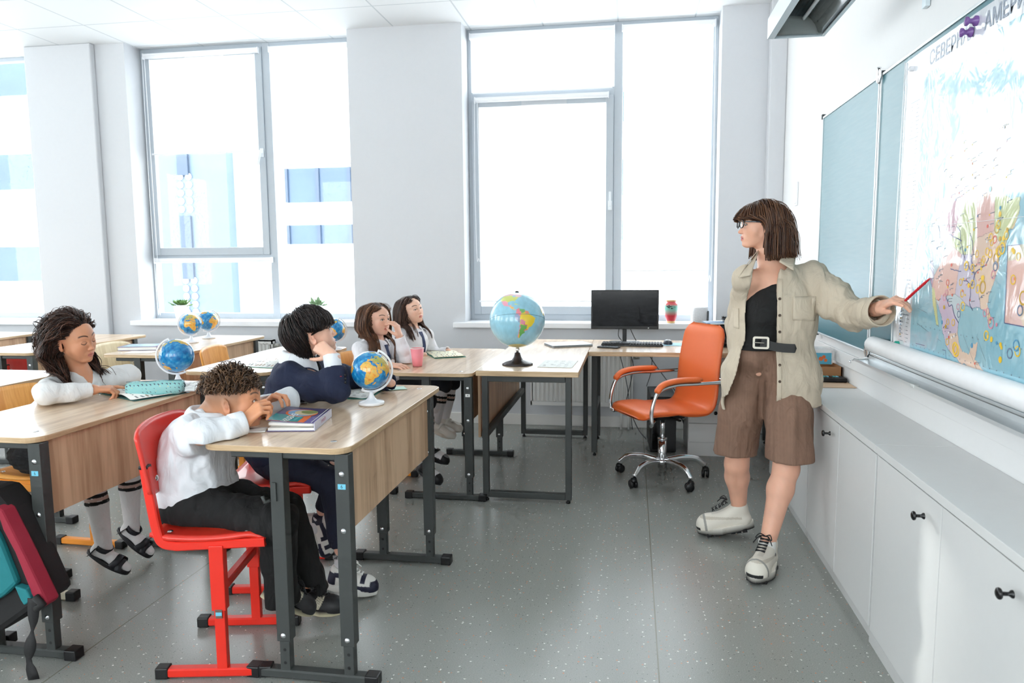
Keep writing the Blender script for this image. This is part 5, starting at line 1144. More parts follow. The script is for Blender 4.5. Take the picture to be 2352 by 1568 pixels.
class Head:
    """local frame: x to the face, y to the figure's left, z up; one unit = head height"""
    def __init__(s, c, az, pitch=0, roll=0, size=.2):
        az, pitch, roll = map(math.radians, (az, pitch, roll))
        R = Matrix.Rotation(az, 3, 'Z') @ Matrix.Rotation(-pitch, 3, 'Y') @ Matrix.Rotation(roll, 3, 'X'); s.R = np.array(R); s.c = np.asarray(c, float); s.s = size
    def w(s, *p): return s.c + s.R@(np.array(p, float)*s.s)
    def loc(s, P): return ((P-s.c)@s.R)/s.s
def head_sdf(S, H, nose=1., child=True, eyeopen=.022, eyesep=.135, mouth=.0, ears=1, cheek=0, earout=0, eyez=-.008):
    s = H.s; R = H.R
    def E(c, r, k, op=1, RR=None): S.ell(H.w(*c), np.array(r)*s, R if RR is None else R@RR, k*s, op)
    def Cp(a, b, ra, rb, k, op=1): S.cap(H.w(*a), H.w(*b), ra*s, rb*s, k*s, op)
    E((-.06,0,.10), (.42,.335,.385), .05); E((.10,0,.10), (.275,.285,.29), .10); E((.15,0,-.12), (.215,.245,.26), .12)
    E((.13,0,-.26), (.205,.195,.18), .10)
    for y in (-1, 1):
        Cp((.0,y*.20,-.20), (.22,y*.075,-.405), .07, .06, .10)
        Cp((.22,y*.155,-.10), (.17,y*.19,-.16), .09+cheek*.02, .085+cheek*.02, .08)
        Cp((.325,y*.03,.095), (.265,y*.20,.085), .035, .04, .06)
    E((.285,0,-.405), (.075,.085,.065), .07)
    if child:
        for y in (-1, 1): E((.20,y*.13,-.22), (.11,.10,.12), .08)
    for y in (-1, 1): E((.395,y*eyesep,.005), (.06,.07,.045), .06, -1)
    Cp((.335,0,.04), (.37+.035*nose,0,-.13), .030, .032, .04); E((.385+.035*nose,0,-.155), (.042,.040,.036), .025)
    for y in (-1, 1): E((.365+.02*nose,y*.042,-.17), (.034,.026,.026), .02)
    for y in (-1, 1): E((.385+.02*nose,y*.02,-.197), (.014,.010,.010), .008, -1)
    E((.30,0,-.285), (.085,.12,.085), .05)
    Cp((.378,0,-.262), (.335,.075,-.285), .019, .009, .02); Cp((.378,0,-.262), (.335,-.075,-.285), .019, .009, .02)
    Cp((.368,0,-.312), (.335,.06,-.297), .024, .010, .02); Cp((.368,0,-.312), (.335,-.06,-.297), .024, .010, .02)
    Cp((.41,-.07,-.289), (.41,.07,-.289), .006+mouth*.01, .006+mouth*.01, .012, -1); Cp((.395,0,-.287), (.36,.08,-.292), .007, .005, .01, -1); Cp((.395,0,-.287), (.36,-.08,-.292), .007, .005, .01, -1)
    for y in (-1, 1):
        E((.285,y*eyesep,-.005), (.083,.083,.079), .02)
        if eyeopen: E((.375,y*(eyesep+.003),eyez), (.055,.064,eyeopen*1.25), .010, -1)
    if ears:
        for y in (-1, 1):
            Rl = np.array(Matrix.Rotation(y*math.radians(22+earout), 3, 'Z') @ Matrix.Rotation(math.radians(-12), 3, 'Y'))
            E((-.055,y*.352,-.05), (.082,.026,.135), .03, 1, Rl); E((-.03,y*.378,-.04), (.050,.020,.088), .02, -1, Rl)
            E((-.04,y*.362,-.045), (.022,.014,.05), .015, 1, Rl); E((-.02,y*.35,-.15), (.035,.022,.04), .02)
    return S
def eyes(H, parent, gaze, iris=(92,64,40), sep=.135):
    out = []
    for y in (-1, 1):
        c = H.w(.285, y*sep, -.005); r = .074*H.s; g = nrm_(gaze-c)
        mb = MB(); n = 28
        z = nrm_(g); a = nrm_(np.cross(z, [0, 0, 1])); b = np.cross(z, a)
        vs = []; cols = []
        for i in range(25):
            t = PI*(1-(i/24)) ; 
            for k in range(n):
                p = 2*PI*k/n; q = (a*math.cos(p)+b*math.sin(p))*math.sin(t)+z*math.cos(t); vs.append(c+q*r)
                ang = t; cols.append(lin(12,10,10) if ang < .26 else lin(*iris) if ang < .56 else lin(40,30,26) if ang < .62 else lin(232,226,222))
        fs = [(i*n+k, i*n+(k+1) % n, (i+1)*n+(k+1) % n, (i+1)*n+k) for i in range(24) for k in range(n)]
        mb.add(vs, fs, 0, True); mb.col = cols; out.append(mb.build('eye', EYEM, parent))
    return out
def sstep(a, b, x): t = np.clip((x-a)/(b-a), 0, 1); return t*t*(3-2*t)
def face_paint(H, skin, lip, brow, stubble=None, bald=None, sep=.135, blush=.5, browz=.105, hand=None, browlift=0, closed=False):
    skin = lin(*skin); lip = lin(*lip); brow = lin(*brow)
    def f(V):
        L = H.loc(V); x, y, z = L.T; col = np.tile(skin, (len(V), 1)); col *= (1+.05*vnoise(V*40, 3, 2))[:, None]
        def mix(c, w): col[:] = col*(1-w[:, None])+np.asarray(c)*w[:, None]
        near = (np.abs(x) < .6) & (np.abs(y) < .55) & (np.abs(z) < .65)
        red = skin*np.array([1.02,.72,.66])
        mix(red, near*.40*blush*np.exp(-(((x-.28)/.12)**2+((np.abs(y)-.17)/.09)**2+((z+.13)/.09)**2)))
        mix(red, near*.35*np.exp(-(((x-.42)/.07)**2+(y/.06)**2+((z+.17)/.05)**2)))
        mix(red, near*.55*np.exp(-(((x+.04)/.09)**2+((np.abs(y)-.38)/.05)**2+((z+.05)/.13)**2)))
        w = near*(x > .29)*sstep(.030, .018, np.abs(z+.288+.04*y*y/.0064*.1)-(.022*(1-(np.abs(y)/.085)**2)).clip(0))*(np.abs(y) < .083); mix(lip, w*.85)
        mix(lip*.35, near*(x > .30)*np.exp(-((z+.289)/.007)**2)*(np.abs(y) < .078)*.7)
        by = np.abs(y); bz = browz+browlift+.035*(1-((by-.15)/.10)**2)
        mix(brow, near*(x > .12)*sstep(.020, .007, np.abs(z-bz))*sstep(.045, .06, by)*sstep(.245, .21, by)*.95)
        # lash lines
        ed = 9. if closed else np.abs(np.hypot((by-sep)/.068, (z+.006)/.034)-1); mix(brow*.5, near*(x > .27)*(z > -.02)*sstep(.25, .05, ed)*.75)
        if stubble is not None: m = stubble(x, y, z)*near; mix(lin(*bald), m)
        if closed:
            zc = -.040+.026*((by-sep)/.06)**2; mix(brow*.35, near*(x > .22)*(np.abs(by-sep) < .068)*np.exp(-((z-zc)/.0095)**2)); mix(skin*.6, near*(x > .22)*(np.abs(by-sep) < .06)*np.exp(-((z-.03+.02*((by-sep)/.06)**2)/.008)**2)*.6)
        # hands: nails and knuckle tint
        far = ~near; 
        return col
    return f
def hand(S, w, fwd, up, side, sc=1., curls=((20,25,15),)*4, spread=(-8,-2,4,10), thumb=(35,-10,15), k=.004, palmcurl=0, thumbdir=None):
    """w wrist; fwd toward the fingers, up = back of the hand; side = +1 when the thumb lies on cross(up, fwd)"""
    f = nrm_(fwd); u = nrm_(up-f*np.dot(up, f)); t = np.cross(u, f)*side
    def rot(v, ax, deg): a = math.radians(deg); return v*math.cos(a)+np.cross(ax, v)*math.sin(a)+ax*np.dot(ax, v)*(1-math.cos(a))
    mcp = [(.088,.028), (.092,.009), (.087,-.010), (.078,-.027)]; seg = [(.040,.025,.019), (.044,.028,.020), (.040,.026,.019), (.032,.020,.017)]
    S.cap(w-f*.02*sc, w+f*.012*sc, .024*sc, .024*sc, .015*sc)
    tips = []
    for i, (a, b) in enumerate(mcp):
        m = w+(f*a+t*b+u*(.003-abs(b-.005)*.10))*sc; S.cap(w+(f*.012+t*b*.55)*sc, m, .0145*sc, .0105*sc, .012*sc)
        d = rot(f, u*side, -spread[i]); p = m; ax = np.cross(d, u); r = (.0095, .0086, .0078, .0068)
        rr = 1. if i < 3 else .86
        for j in range(3):
            d = rot(d, ax, -curls[min(i, len(curls)-1)][j]); q = p+d*seg[i][j]*sc; S.cap(p, q, r[j]*rr*sc, r[j+1]*rr*sc, k*sc); p = q
        tips.append(p)
    b0 = w+(f*.016+t*.022-u*.004)*sc; d = nrm_(f*math.cos(math.radians(thumb[0]))+t*math.sin(math.radians(thumb[0]))-u*.25) if thumbdir is None else nrm_(thumbdir)
    m = b0+d*.040*sc; S.cap(b0, m, .0145*sc, .0115*sc, .014*sc); ax = nrm_(np.cross(d, t)+1e-6) if True else u
    d2 = rot(d, nrm_(np.cross(t, f))*1., thumb[1]*1.) if False else nrm_(d+f*math.sin(math.radians(thumb[2]))); q = m+d2*.031*sc; S.cap(m, q, .0108*sc, .0098*sc, k*sc); d3 = nrm_(d2+f*.3); q2 = q+d3*.024*sc; S.cap(q, q2, .0098*sc, .0078*sc, k*sc); tips.append(q2)
    return tips

# ---------------------------------------------------------------- hair made of many tapering locks
def hair(H, parent, roots, dirs, L, zend, K=16, grav=.12, offs=(.012,.05), rad=.004, cols=((60,40,30),(90,60,44)), curl=0, curlf=8., xmax=None, body=(), noise=.10, name='hair', seed=1, taper=.35, relax=None, colbias=None, flip=0, hug=0):
    """roots, dirs in head units; L lengths (array); zend(root)-> lowest z; body: list of (a,b,r) world capsules to stay outside of"""
    rs = np.random.RandomState(seed); n = len(roots); P = roots.copy(); D = dirs/np.linalg.norm(dirs, axis=1)[:, None]
    lay = rs.uniform(offs[0], offs[1], n); path = [P.copy()]; ze = zend(roots) + rs.uniform(-.03, .03, n); live = np.ones(n, bool)
    ell = [((-.06,0,.10), (.42,.335,.385)), ((.10,0,.10), (.28,.29,.30)), ((.13,0,-.14), (.20,.245,.30))]
    down = H.R.T@np.array([0, 0, -1.]); ph = rs.uniform(0, 6.28, n); ax1 = rs.normal(size=(n, 3))
    for st in range(K):
        g = grav*(1+st*.35); D = D*(1-min(.9, g))+down*min(.9, g)+noise*vnoise(P*3+ph[:, None]*.15, seed, 1)[:, None]*np.array([.5, .6, .1]); D /= np.linalg.norm(D, axis=1)[:, None]
        if curl:
            e1 = np.cross(D, [0.3, .2, 1.]); e1 /= np.linalg.norm(e1, axis=1)[:, None]; e2 = np.cross(D, e1); a = ph+st*curlf/K*6.28
            stepd = D+curl*(e1*np.cos(a)[:, None]+e2*np.sin(a)[:, None])
        else: stepd = D
        Q = P+stepd*(L/K)[:, None]
        for c, r in ell:
            c = np.array(c); r = np.array(r); rr = r+lay[:, None]; q = (Q-c)/rr; m = np.linalg.norm(q, axis=1); k = m < 1; Q[k] = c+(Q[k]-c)/m[k][:, None]
        if hug:
            best = np.full(n, 9.); tgt = Q.copy()
            for c, r in ell+[((-.17,0,-.20), (.20,.20,.34))]:
                c = np.array(c); rr = np.array(r)+lay[:, None]; m = np.linalg.norm((Q-c)/rr, axis=1); k = m < best; best[k] = m[k]; tgt[k] = c+(Q[k]-c)/m[k][:, None]
            k = (best > 1) & (Q[:, 2] > -.5); Q[k] += (tgt[k]-Q[k])*hug
        if xmax is not None: Q = xmax(Q, lay)
        if body:
            Wd = H.c+(Q*H.s)@H.R.T
            for a, b, r in body:
                a = np.asarray(a, float); b = np.asarray(b, float); ab = b-a; t = np.clip(((Wd-a)@ab)/(ab@ab), 0, 1); cc = a+t[:, None]*ab; dv = Wd-cc; dd = np.linalg.norm(dv, axis=1); rr = r+lay*H.s*.8; k = dd < rr
                Wd[k] = cc[k]+dv[k]/dd[k][:, None]*rr[k][:, None]
            Q = ((Wd-H.c)@H.R)/H.s
        dead = (Q@(-down) < ze) if True else None
        live2 = live & ~dead; Q[~live] = P[~live]; 
        # a lock that reaches its end keeps a short tip
        nv = Q-P; ln = np.linalg.norm(nv, axis=1); okk = ln > 1e-5; D[okk] = nv[okk]/ln[okk][:, None]*.5+D[okk]*.5
        if flip: D[:, :] += np.where((Q@(-down) < ze+.16)[:, None], flip*np.stack([Q[:, 0]-.0, Q[:, 1], Q[:, 2]*0], 1), 0)
        P = Q; live = live2; path.append(P.copy())
    A = np.stack(path, 1)                                # n, K+1, 3
    Wp = H.c+(A*H.s)@H.R.T; K1 = K+1
    T = np.gradient(Wp, axis=1); T /= (np.linalg.norm(T, axis=2)[..., None]+1e-9)
    out = (Wp-H.c); B = np.cross(T, out); bl = np.linalg.norm(B, axis=2)[..., None]; B /= (bl+1e-9); Nn = np.cross(B, T)
    tt = np.linspace(0, 1, K1)[None, :, None]; r_ = rad*(rs.uniform(.6, 1.3, n))[:, None, None]*(1-(1-taper)*tt**2)*np.minimum(1, .55+tt*3)
    ring = [B*r_*1.5, Nn*r_*.55, -B*r_*1.5, -Nn*r_*.45]
    V = np.stack([Wp+q for q in ring], 2)               # n,K1,4,3
    idx = np.arange(n*K1*4).reshape(n, K1, 4); F = []
    for k in range(4): F.append(np.stack([idx[:, :-1, k], idx[:, :-1, (k+1) % 4], idx[:, 1:, (k+1) % 4], idx[:, 1:, k]], -1).reshape(-1, 4))
    F = np.concatenate(F); c0, c1 = lin(*cols[0]), lin(*cols[1]); mixv = rs.uniform(0, 1, n)**1.5
    if colbias is not None: mixv = np.clip(mixv+colbias(roots), 0, 1)
    cc = c0+(c1-c0)*mixv[:, None]; CC = np.repeat(cc, K1*4, axis=0)
    return mk(name, (V.reshape(-1, 3), F), HAIRM, parent, CC)
def scalp(n, keep, seed=3):
    """random points over the skull shape in head units, filtered by keep(x,y,z)"""
    rs = np.random.RandomState(seed); v = rs.normal(size=(n*6, 3)); v /= np.linalg.norm(v, axis=1)[:, None]
    P = v*np.array([.42,.335,.385])+np.array([-.06,0,.10]); Q = v*np.array([.28,.29,.30])+np.array([.10,0,.10]); u = (((P-np.array([.10,0,.10]))/np.array([.28,.29,.30]))**2).sum(1) < 1; P[u] = Q[u]
    P = P[keep(*P.T)][:n]; return P
def tang(P, d):
    nn = (P-np.array([-.06,0,.10]))/np.array([.42,.335,.385])**2; nn /= np.linalg.norm(nn, axis=1)[:, None]; d = d-(d*nn).sum(1)[:, None]*nn; return d/(np.linalg.norm(d, axis=1)[:, None]+1e-6)+nn*.12
def folds(scale=(1,1,1), amp=.004, seed=1, freq=16., o=3):
    sc = np.array(scale)*freq
    return lambda P: amp*(1-2*np.abs(vnoise(P*sc, seed, o)))*.8 + amp*.3*vnoise(P*sc*2.3, seed+5, 2)
def bvh_of(o):
    from mathutils.bvhtree import BVHTree
    me = o.data; return BVHTree.FromPolygons([v.co for v in me.vertices], [tuple(p.vertices) for p in me.polygons])
def drape(b, p, d, off=.002):
    h = b.ray_cast(Vector(p), Vector(d).normalized(), 2.)
    if h[0] is None: h = b.find_nearest(Vector(p))
    return Vector(h[0])-Vector(d).normalized()*off
# ---------------------------------------------------------------- shoes: built along +x (toe) with the sole at z=0, then placed
def shoe(parent, M, L, Wd, style, sock=None):
    """M 4x4 placing matrix. returns the upper"""
    Mn = np.array(M)
    def put(VF): V, F = VF; return (V@Mn[:3, :3].T+Mn[:3, 3], F)
    def outline(g=1., n=40):
        o = []
        for i in range(n):
            a = 2*PI*i/n; c, s = math.cos(a), math.sin(a); x = c*L/2; t = (x/L+.5)
            w = Wd/2*(.74+.30*math.sin(PI*min(1, t*1.02))**1.2 - .06*math.exp(-((t-.38)/.12)**2)); w *= (1.04 if t > .5 else .92)
            y = math.copysign(abs(s)**.75, s)*w*g; o.append((x*(1+.02*(g-1)), y))
        return o
    base = style['sole']; h0 = style.get('soleh', .022); h = .0028
    S = SDF(h)
    H_ = style.get('height', .062)*L/.2; heel = -L/2
    S.ell((L*.30, 0, h0+.006), (L*.20, Wd*.44, H_*.52), None, .02); S.cap((-L*.33, 0, h0+.012), (L*.28, 0, h0+.012), Wd*.36, Wd*.40, .03)
    S.cap((-L*.32, 0, h0+.02), (-L*.30, 0, h0+H_*.85), Wd*.34, Wd*.30, .02); S.cap((-L*.30, 0, h0+H_*.7), (L*.20, 0, h0+.018), Wd*.31, Wd*.32, .03)
    S.cap((-L*.26, 0, h0+H_*.9), (-L*.27, 0, h0+H_+.03), Wd*.25, Wd*.27, .01, -1)
    S.cut((0,0,h0-.004), (0,0,-1)); S.cut((0,0,h0+H_*1.12), (.25,0,1))
    pc = style['paint']
    V, F = S.mesh(2); colr = pc(V[:, 0]/L, V[:, 1]/Wd, (V[:, 2]-h0)/H_)
    up = mk('shoe', put((V, F)), RUB, parent, colr)
    mb = MB(); o1 = outline(1.08); o2 = outline(1.0); o0 = outline(.98); n = len(o1)
    rise = lambda x: .018*max(0, x/L-.30)*1.6
    vs = [(x, y, rise(x)*1.2) for x, y in o0]+[(x, y, .004+rise(x)) for x, y in o1]+[(x, y, h0+.004+rise(x)*.5) for x, y in o1]+[(x, y, h0+.005) for x, y in o2]
    fs = [tuple(range(n))[::-1]]
    for r in range(3): fs += [(r*n+i, r*n+(i+1) % n, (r+1)*n+(i+1) % n, (r+1)*n+i) for i in range(n)]
    fs.append(tuple(range(3*n, 4*n)))
    mb.add([tuple(Mn[:3, :3]@np.array(v)+Mn[:3, 3]) for v in vs], fs, 0, False)
    cols = []
    for v in vs: cols.append(style['soled'] if v[2] < .006+rise(v[0]) and 'soled' in style else base)
    if style.get('lugs'):
        q = MB()
        for i in range(9):
            x = -L*.42+i*L*.104
            if i in (0, 4, 8): continue
            for sgn in (-1, 1): q.box((x, sgn*Wd*.27, .002+rise(x)), (L*.075, Wd*.26, .016))
        mb.add([tuple(Mn[:3, :3]@np.array(v)+Mn[:3, 3]) for v in q.v], q.f, 0, False); cols += [lin(24,24,26)]*q.n
    mb.col = cols; so = mb.build('sole', RUB, up)
    if style.get('lace') is not None:
        mb = MB()
        def q(x, y): 
            t = np.clip((x/L+.12)/.34, 0, 1); return (x, y, h0+H_*(1.02-.36*t)+.012*(1-(y/(Wd*.3))**2)*.6+.004)
        for i in range(5):
            x = -.10*L+i*L*.062
            mb.tube([q(x, -Wd*.19), q(x+.006, 0), q(x+L*.03, Wd*.19)], .0026, seg=6); mb.tube([q(x, Wd*.19), q(x+.006, .001), q(x+L*.03, -Wd*.19)], .0026, seg=6)
        a = Vector(q(-.11*L, 0))+Vector((0,0,.006))
        for sgn in (-1, 1):
            mb.tube(bez([a, a+Vector((.01, sgn*.022, .012)), a+Vector((.03, sgn*.034, -.002)), a+Vector((.012, sgn*.014, .0))], 5), .0024, seg=6)
            mb.tube(bez([a, a+Vector((.02, sgn*.02, .004)), a+Vector((.045, sgn*.040, -.02))], 5), .0024, seg=6)
        mb.v = [tuple(Mn[:3, :3]@np.array(v)+Mn[:3, 3]) for v in mb.v]; mb.build('laces', mat('lace_%s' % style['lace'][0], style['lace'][1], .7), up)
    return up
def shoe_M(heel, toe, up=(0,0,1)):
    """placing matrix from the ground points of heel and toe"""
    h, t = Vector(heel), Vector(toe); X = (t-h).normalized(); Z = Vector(up); Z = (Z-X*Z.dot(X)).normalized(); Y = Z.cross(X); c = (h+t)/2
    return Matrix(((X.x,Y.x,Z.x,c.x),(X.y,Y.y,Z.y,c.y),(X.z,Y.z,Z.z,c.z),(0,0,0,1))), (t-h).length
def paintmix(fn): return lambda x, y, z: fn(x, y, z)
# ================================================================ PEOPLE
FD = lambda H: H.R[:, 0]
def at(px, py, y): return W(px, py, y=y)
def person(name_label, parts, paint, eyes_=None):
    o = mk('person', join_vf(parts), SKINM, None, paint); tag(o, name_label, 'person'); return o
def cylcut(c, n): return (np.asarray(c, float), nrm_(n))
def collar_flap(parent, pts, m, col, thick=.003, name='collar'):
    """pts: list of rows of points"""
    mb = MB(); nu = len(pts)-1; nv = len(pts[0])-1
    mb.add([tuple(p) for r in pts for p in r], [(i*(nv+1)+j, (i+1)*(nv+1)+j, (i+1)*(nv+1)+j+1, i*(nv+1)+j+1) for i in range(nu) for j in range(nv)], 0, True)
    mb.col = [col]*mb.n; return mb.build(name, m, parent, solid=thick, subd=1)

def teacher():
    skin = (226,172,146)
    H = Head(at(1747, 517, 3.47), 186, 2, 0, .212)
    nb = at(1776, 606, 3.47); shR = at(1706, 632, 3.40); shL = at(1868, 628, 3.50)
    elL = at(1958, 716, 3.34); wrL = at(2020, 708, 3.13)
    hipR = at(1722, 850, 3.50); hipL = at(1800, 850, 3.44); knR = at(1692, 1065, 3.56); knL = at(1806, 1075, 3.34); anR = at(1698, 1172, 3.63); anL = at(1762, 1250, 3.25)
    chest = (shR+shL)/2+V3(0, .01, -.13); waist = at(1760, 770, 3.47); pel = (hipR+hipL)/2+V3(0, .01, .03)
    S = SDF(.0022); head_sdf(S, H, 1.05, False, .020)
    S.cap(H.w(-.12,0,-.22), nb+V3(0,0,.0), .052, .054, .03); S.cap(nb+V3(0,0,.02), nb+V3(0,0,-.06), .056, .075, .03); S.cut(nb+V3(0,0,-.02), (0,0,-1)); hd = S.mesh(2)
    B = SDF(.005); tw = nrm_(shL-shR)
    B.cap(H.w(-.12,0,-.3), nb, .05, .053, .03); B.cap(nb, chest, .05, .09, .06); B.cap(shR+tw*.035+V3(0,0,-.02), shL-tw*.035+V3(0,0,-.02), .040, .040, .05)
    for s in (-1, 1): B.cap(nb+V3(0,-.028,-.035)+tw*s*.018, nb+V3(0,-.02,-.05)+tw*s*.14, .010, .009, .025)
    B.ell(chest+V3(0,.004,-.02), (.132, .080, .15), None, .05); B.cap(waist+tw*.035, waist-tw*.035, .085, .085, .06); B.cap(pel+tw*.04, pel-tw*.04, .07, .07, .04)
    for a, b, c in ((hipR, knR, anR), (hipL, knL, anL)):
        B.cap(a*.6+b*.4, b, .060, .054, .03); B.cap(pel+V3(0,.045,.02), a*.6+b*.4+V3(0,.03,0), .035, .045, .02); B.cap(b, b*.72+c*.28+V3(0,.012,0), .050, .054, .03); B.cap(b*.72+c*.28+V3(0,.012,0), c, .053, .033, .03); B.cap(c, c-V3(0,0,.03), .033, .034, .01)
    B.cap(shL+V3(-.01,0,-.01), elL, .040, .036, .04); B.cap(elL, wrL, .037, .026, .02)
    elR = at(1688, 745, 3.60); wrR = at(1702, 830, 3.66); B.cap(shR+V3(.02,0,-.02), elR, .036, .034, .04); B.cap(elR, wrR, .035, .026, .02)
    bd = B.mesh(2)
    Hd = SDF(.0018); kn = at(2072, 688, 2.99); pent = W(2137, 638, x=MX-.002)
    fw = nrm_(kn-wrL+V3(0,0,.0)); Hd.cap(wrL-fw*.03, wrL+fw*.02, .027, .025, .01); fw = nrm_(fw*.9+V3(.0,-.1,.12))
    hand(Hd, wrL+fw*.01, fw, nrm_(V3(-.35,-.45,.82)), -1, .97, ((6,28,10), (30,38,25), (36,42,30), (42,46,30)), (-4,0,3,6), thumbdir=nrm_(fw*.9+V3(-.12,-.25,-.40)))
    hn = Hd.mesh(1)
    P = person('woman in beige shirt and brown shorts pointing at the map with a red pen', [bd, hd, hn], face_paint(H, skin, (196,108,102), (98,64,48), blush=.5, browz=.11))
    eyes(H, P, V3(-1.3, 2.3, 1.0), (80,70,56))
    # tank top
    T = SDF(.005); T.ell(chest+V3(0,.0,-.02), (.148, .091, .17), None, .05); T.cap(waist+tw*.04, waist-tw*.04, .095, .095, .06); T.cap(pel+tw*.05+V3(0,0,.06), pel-tw*.05+V3(0,0,.06), .105, .105, .05)
    for s in (-1, 1): T.ell(chest+V3(0,-.052,-.05)+tw*s*.058, (.052,.042,.05), None, .05)
    T.disp = folds((1,1,3), .0018, 4, 14); zn = W(1750, 652, y=3.36)[2]; T.cap(nb+V3(0,0,-.02), chest+V3(0,-.002,0), .052, .096, .05)
    T.carve.append(lambda P: (P[:, 2]-(zn+.25*np.abs(P[:, 0]-nb[0]+.01)**1.3))*.7); T.cut((0,0,waist[2]-.06), (0,0,-1)); T.carve.append(lambda P: np.where(P[:, 1] < 3.44, np.maximum(W(1700, 780, y=3.36)[0]-P[:, 0], P[:, 0]-W(1792, 780, y=3.36)[0]), -1)); mk('tank_top', T.mesh(2), CLOTH, P, lin(9,9,10))
    # shorts
    Q = SDF(.0055); Q.cap(pel+tw*.05+V3(0,0,.05), pel-tw*.05+V3(0,0,.05), .097, .097, .05)
    for a, b, o_ in ((hipR, knR, V3(-.012,0,0)), (hipL, knL, V3(.018,0,0))):
        Q.cap(a+V3(0,.018,.03), a*.55+b*.45+o_+V3(0,.008,0), .094, .100, .035); Q.cap(a*.55+b*.45+o_, b+o_+V3(0,0,.0), .100, .105, .03); f_ = nrm_(V3(-.25,-1,0)); Q.cap(a*.45+b*.55+f_*.085+o_, b+o_+f_*.088, .02, .02, .035)
    Q.disp = folds((1.2,1.2,.35), .006, 9, 15); Q.cut((0,0,waist[2]-.005), (0,0,1))
    hr, hl = at(1700, 1046, 3.5), at(1806, 1064, 3.28)
    Q.carve.append(lambda P: np.where(P[:, 0] < (hr[0]+hl[0])/2, hr[2]-P[:, 2]+.05*(P[:, 0]-hr[0])*0, hl[2]-P[:, 2]))
    qv = Q.mesh(1)
    def sp(V):
        c = lin(130,100,83); return c*(1+.10*np.sin(V[:, 0]*520)[:, None]*.35+.04*vnoise(V*60, 2, 2)[:, None])
    sh = mk('shorts', qv, CLOTH, P, sp)
    # belt
    bz = waist[2]-.012; bb = bvh_of(sh); mb = MB(); n = 60; cx, cy = waist[0], waist[1]; ring = []
    for i in range(n+1):
        a = 2*PI*i/n; d = Vector((math.cos(a), math.sin(a), 0)); h = bb.ray_cast(Vector((cx, cy, bz-.015))+d*.5, -d, 1.); p = h[0] if h[0] is not None else Vector((cx, cy, bz))+d*.13; p = Vector((p.x, p.y, bz+.0*math.sin(a)))+d*.003
        k_ = (p.xy-Vector((cx, cy))).length; p = Vector((cx+d.x*min(k_, .165), cy+d.y*min(k_, .135), p.z-.012*math.cos(a)*0)); ring.append(p)
    mb.sweep(ring[:-1], [(-.0022,-.019), (.0022,-.019), (.0022,.019), (-.0022,.019)], closed=True, up=(0,0,1), smooth=True)
    bp_ = W(1747, 786, y=3.31); e1 = W(1830, 800, y=3.26)
    mb.sweep(bez([bp_+V3(0,-.006,0), W(1775, 795, y=3.285), W(1800, 799, y=3.27), W(1822, 800, y=3.26), e1], 6), [(-.0016,-.019), (.0016,-.019), (.0016,.019), (-.0016,.019)], up=(0,0,1), smooth=False, scales=[1]*21+[.8, .55, .3, .05])
    be = mb.build('belt', mat('belt_leather', (12,11,11), .5), P)
    mb = MB(); R0 = rrect(-.034, -.027, .034, .027, .010); R1 = rrect(-.025, -.018, .025, .018, .004); n = len(R0); vs = [(x, 0, y) for x, y in R0]+[(x, -.006, y) for x, y in R0]+[(x, -.006, y) for x, y in R1]+[(x, 0, y) for x, y in R1]
    fs = []
    for r in range(4): fs += [(r*n+i, r*n+(i+1) % n, ((r+1) % 4)*n+(i+1) % n, ((r+1) % 4)*n+i) for i in range(n)]
    bM = Matrix.Translation(Vector(bp_)+Vector((0,-.012,0))) @ Matrix.Rotation(math.radians(-14), 4, 'Z'); mb.add([bM @ Vector(v) for v in vs], fs, 0); mb.tube([bM @ Vector((-.028,-.006,0)), bM @ Vector((.014,-.007,0))], .0022, seg=8); mb.build('buckle', mat('buckle_metal', (186,180,168), .3, 1.), be)
    # open shirt
    S = SDF(.005); mid = (shR+shL)/2
    S.cap(shR+V3(.018,.0,-.014), shL+V3(-.015,0,-.014), .052, .054, .05); S.ell(chest+V3(.006,.015,-.04), (.172, .134, .19), None, .06); S.cap(nb+V3(0,.03,-.03), mid, .068, .07, .04)
    S.cap(waist+tw*.080+V3(.015,.008,0), waist-tw*.05+V3(0,.015,0), .124, .124, .06); S.cap(pel+tw*.078+V3(.01,-.02,-.05), pel-tw*.05+V3(0,-.012,-.05), .153, .150, .06); zb = at(1840, 935, 3.36)[2]
    S.cap(pel+tw*.085+V3(.01,-.02,-.10), pel+tw*.08+V3(.015,-.03,zb-pel[2]-.05), .152, .150, .05)
    S.cap(pel-tw*.05+V3(0,-.012,-.06), at(1682, 900, 3.44)+V3(.075,.0,-.05), .148, .125, .04)
    S.chain([shL+V3(-.01,0,-.01), shL*.45+elL*.55+V3(.0,0,-.005), elL+V3(0,0,-.012), elL*.4+wrL*.6+V3(0,0,-.012), wrL+V3(0,0,-.012)-nrm_(wrL-elL)*.0], [.066, .068, .066, .060, .056], .03)
    S.cap(shL+V3(.01,0,-.06), elL*.6+shL*.4+V3(-.02,0,-.05), .05, .055, .03)
    S.cap(shR+V3(.01,0,-.01), elR, .052, .046, .03); S.cap(elR, wrR, .046, .045, .02)
    F1 = folds((1,1,.55), .007, 21, 13); F2 = folds((2.2,1,1), .006, 22, 14)
    S.disp = lambda P: np.where(P[:, 0] > shL[0]+.03, F2(P)*1.25, F1(P))
    cuffd = nrm_(wrL-elL); S.cut(wrL-cuffd*.012, cuffd*.93+V3(.0,0,-.3)*0); S.cap(wrL-cuffd*.07, wrL+cuffd*.05, .040, .050, .006, -1)
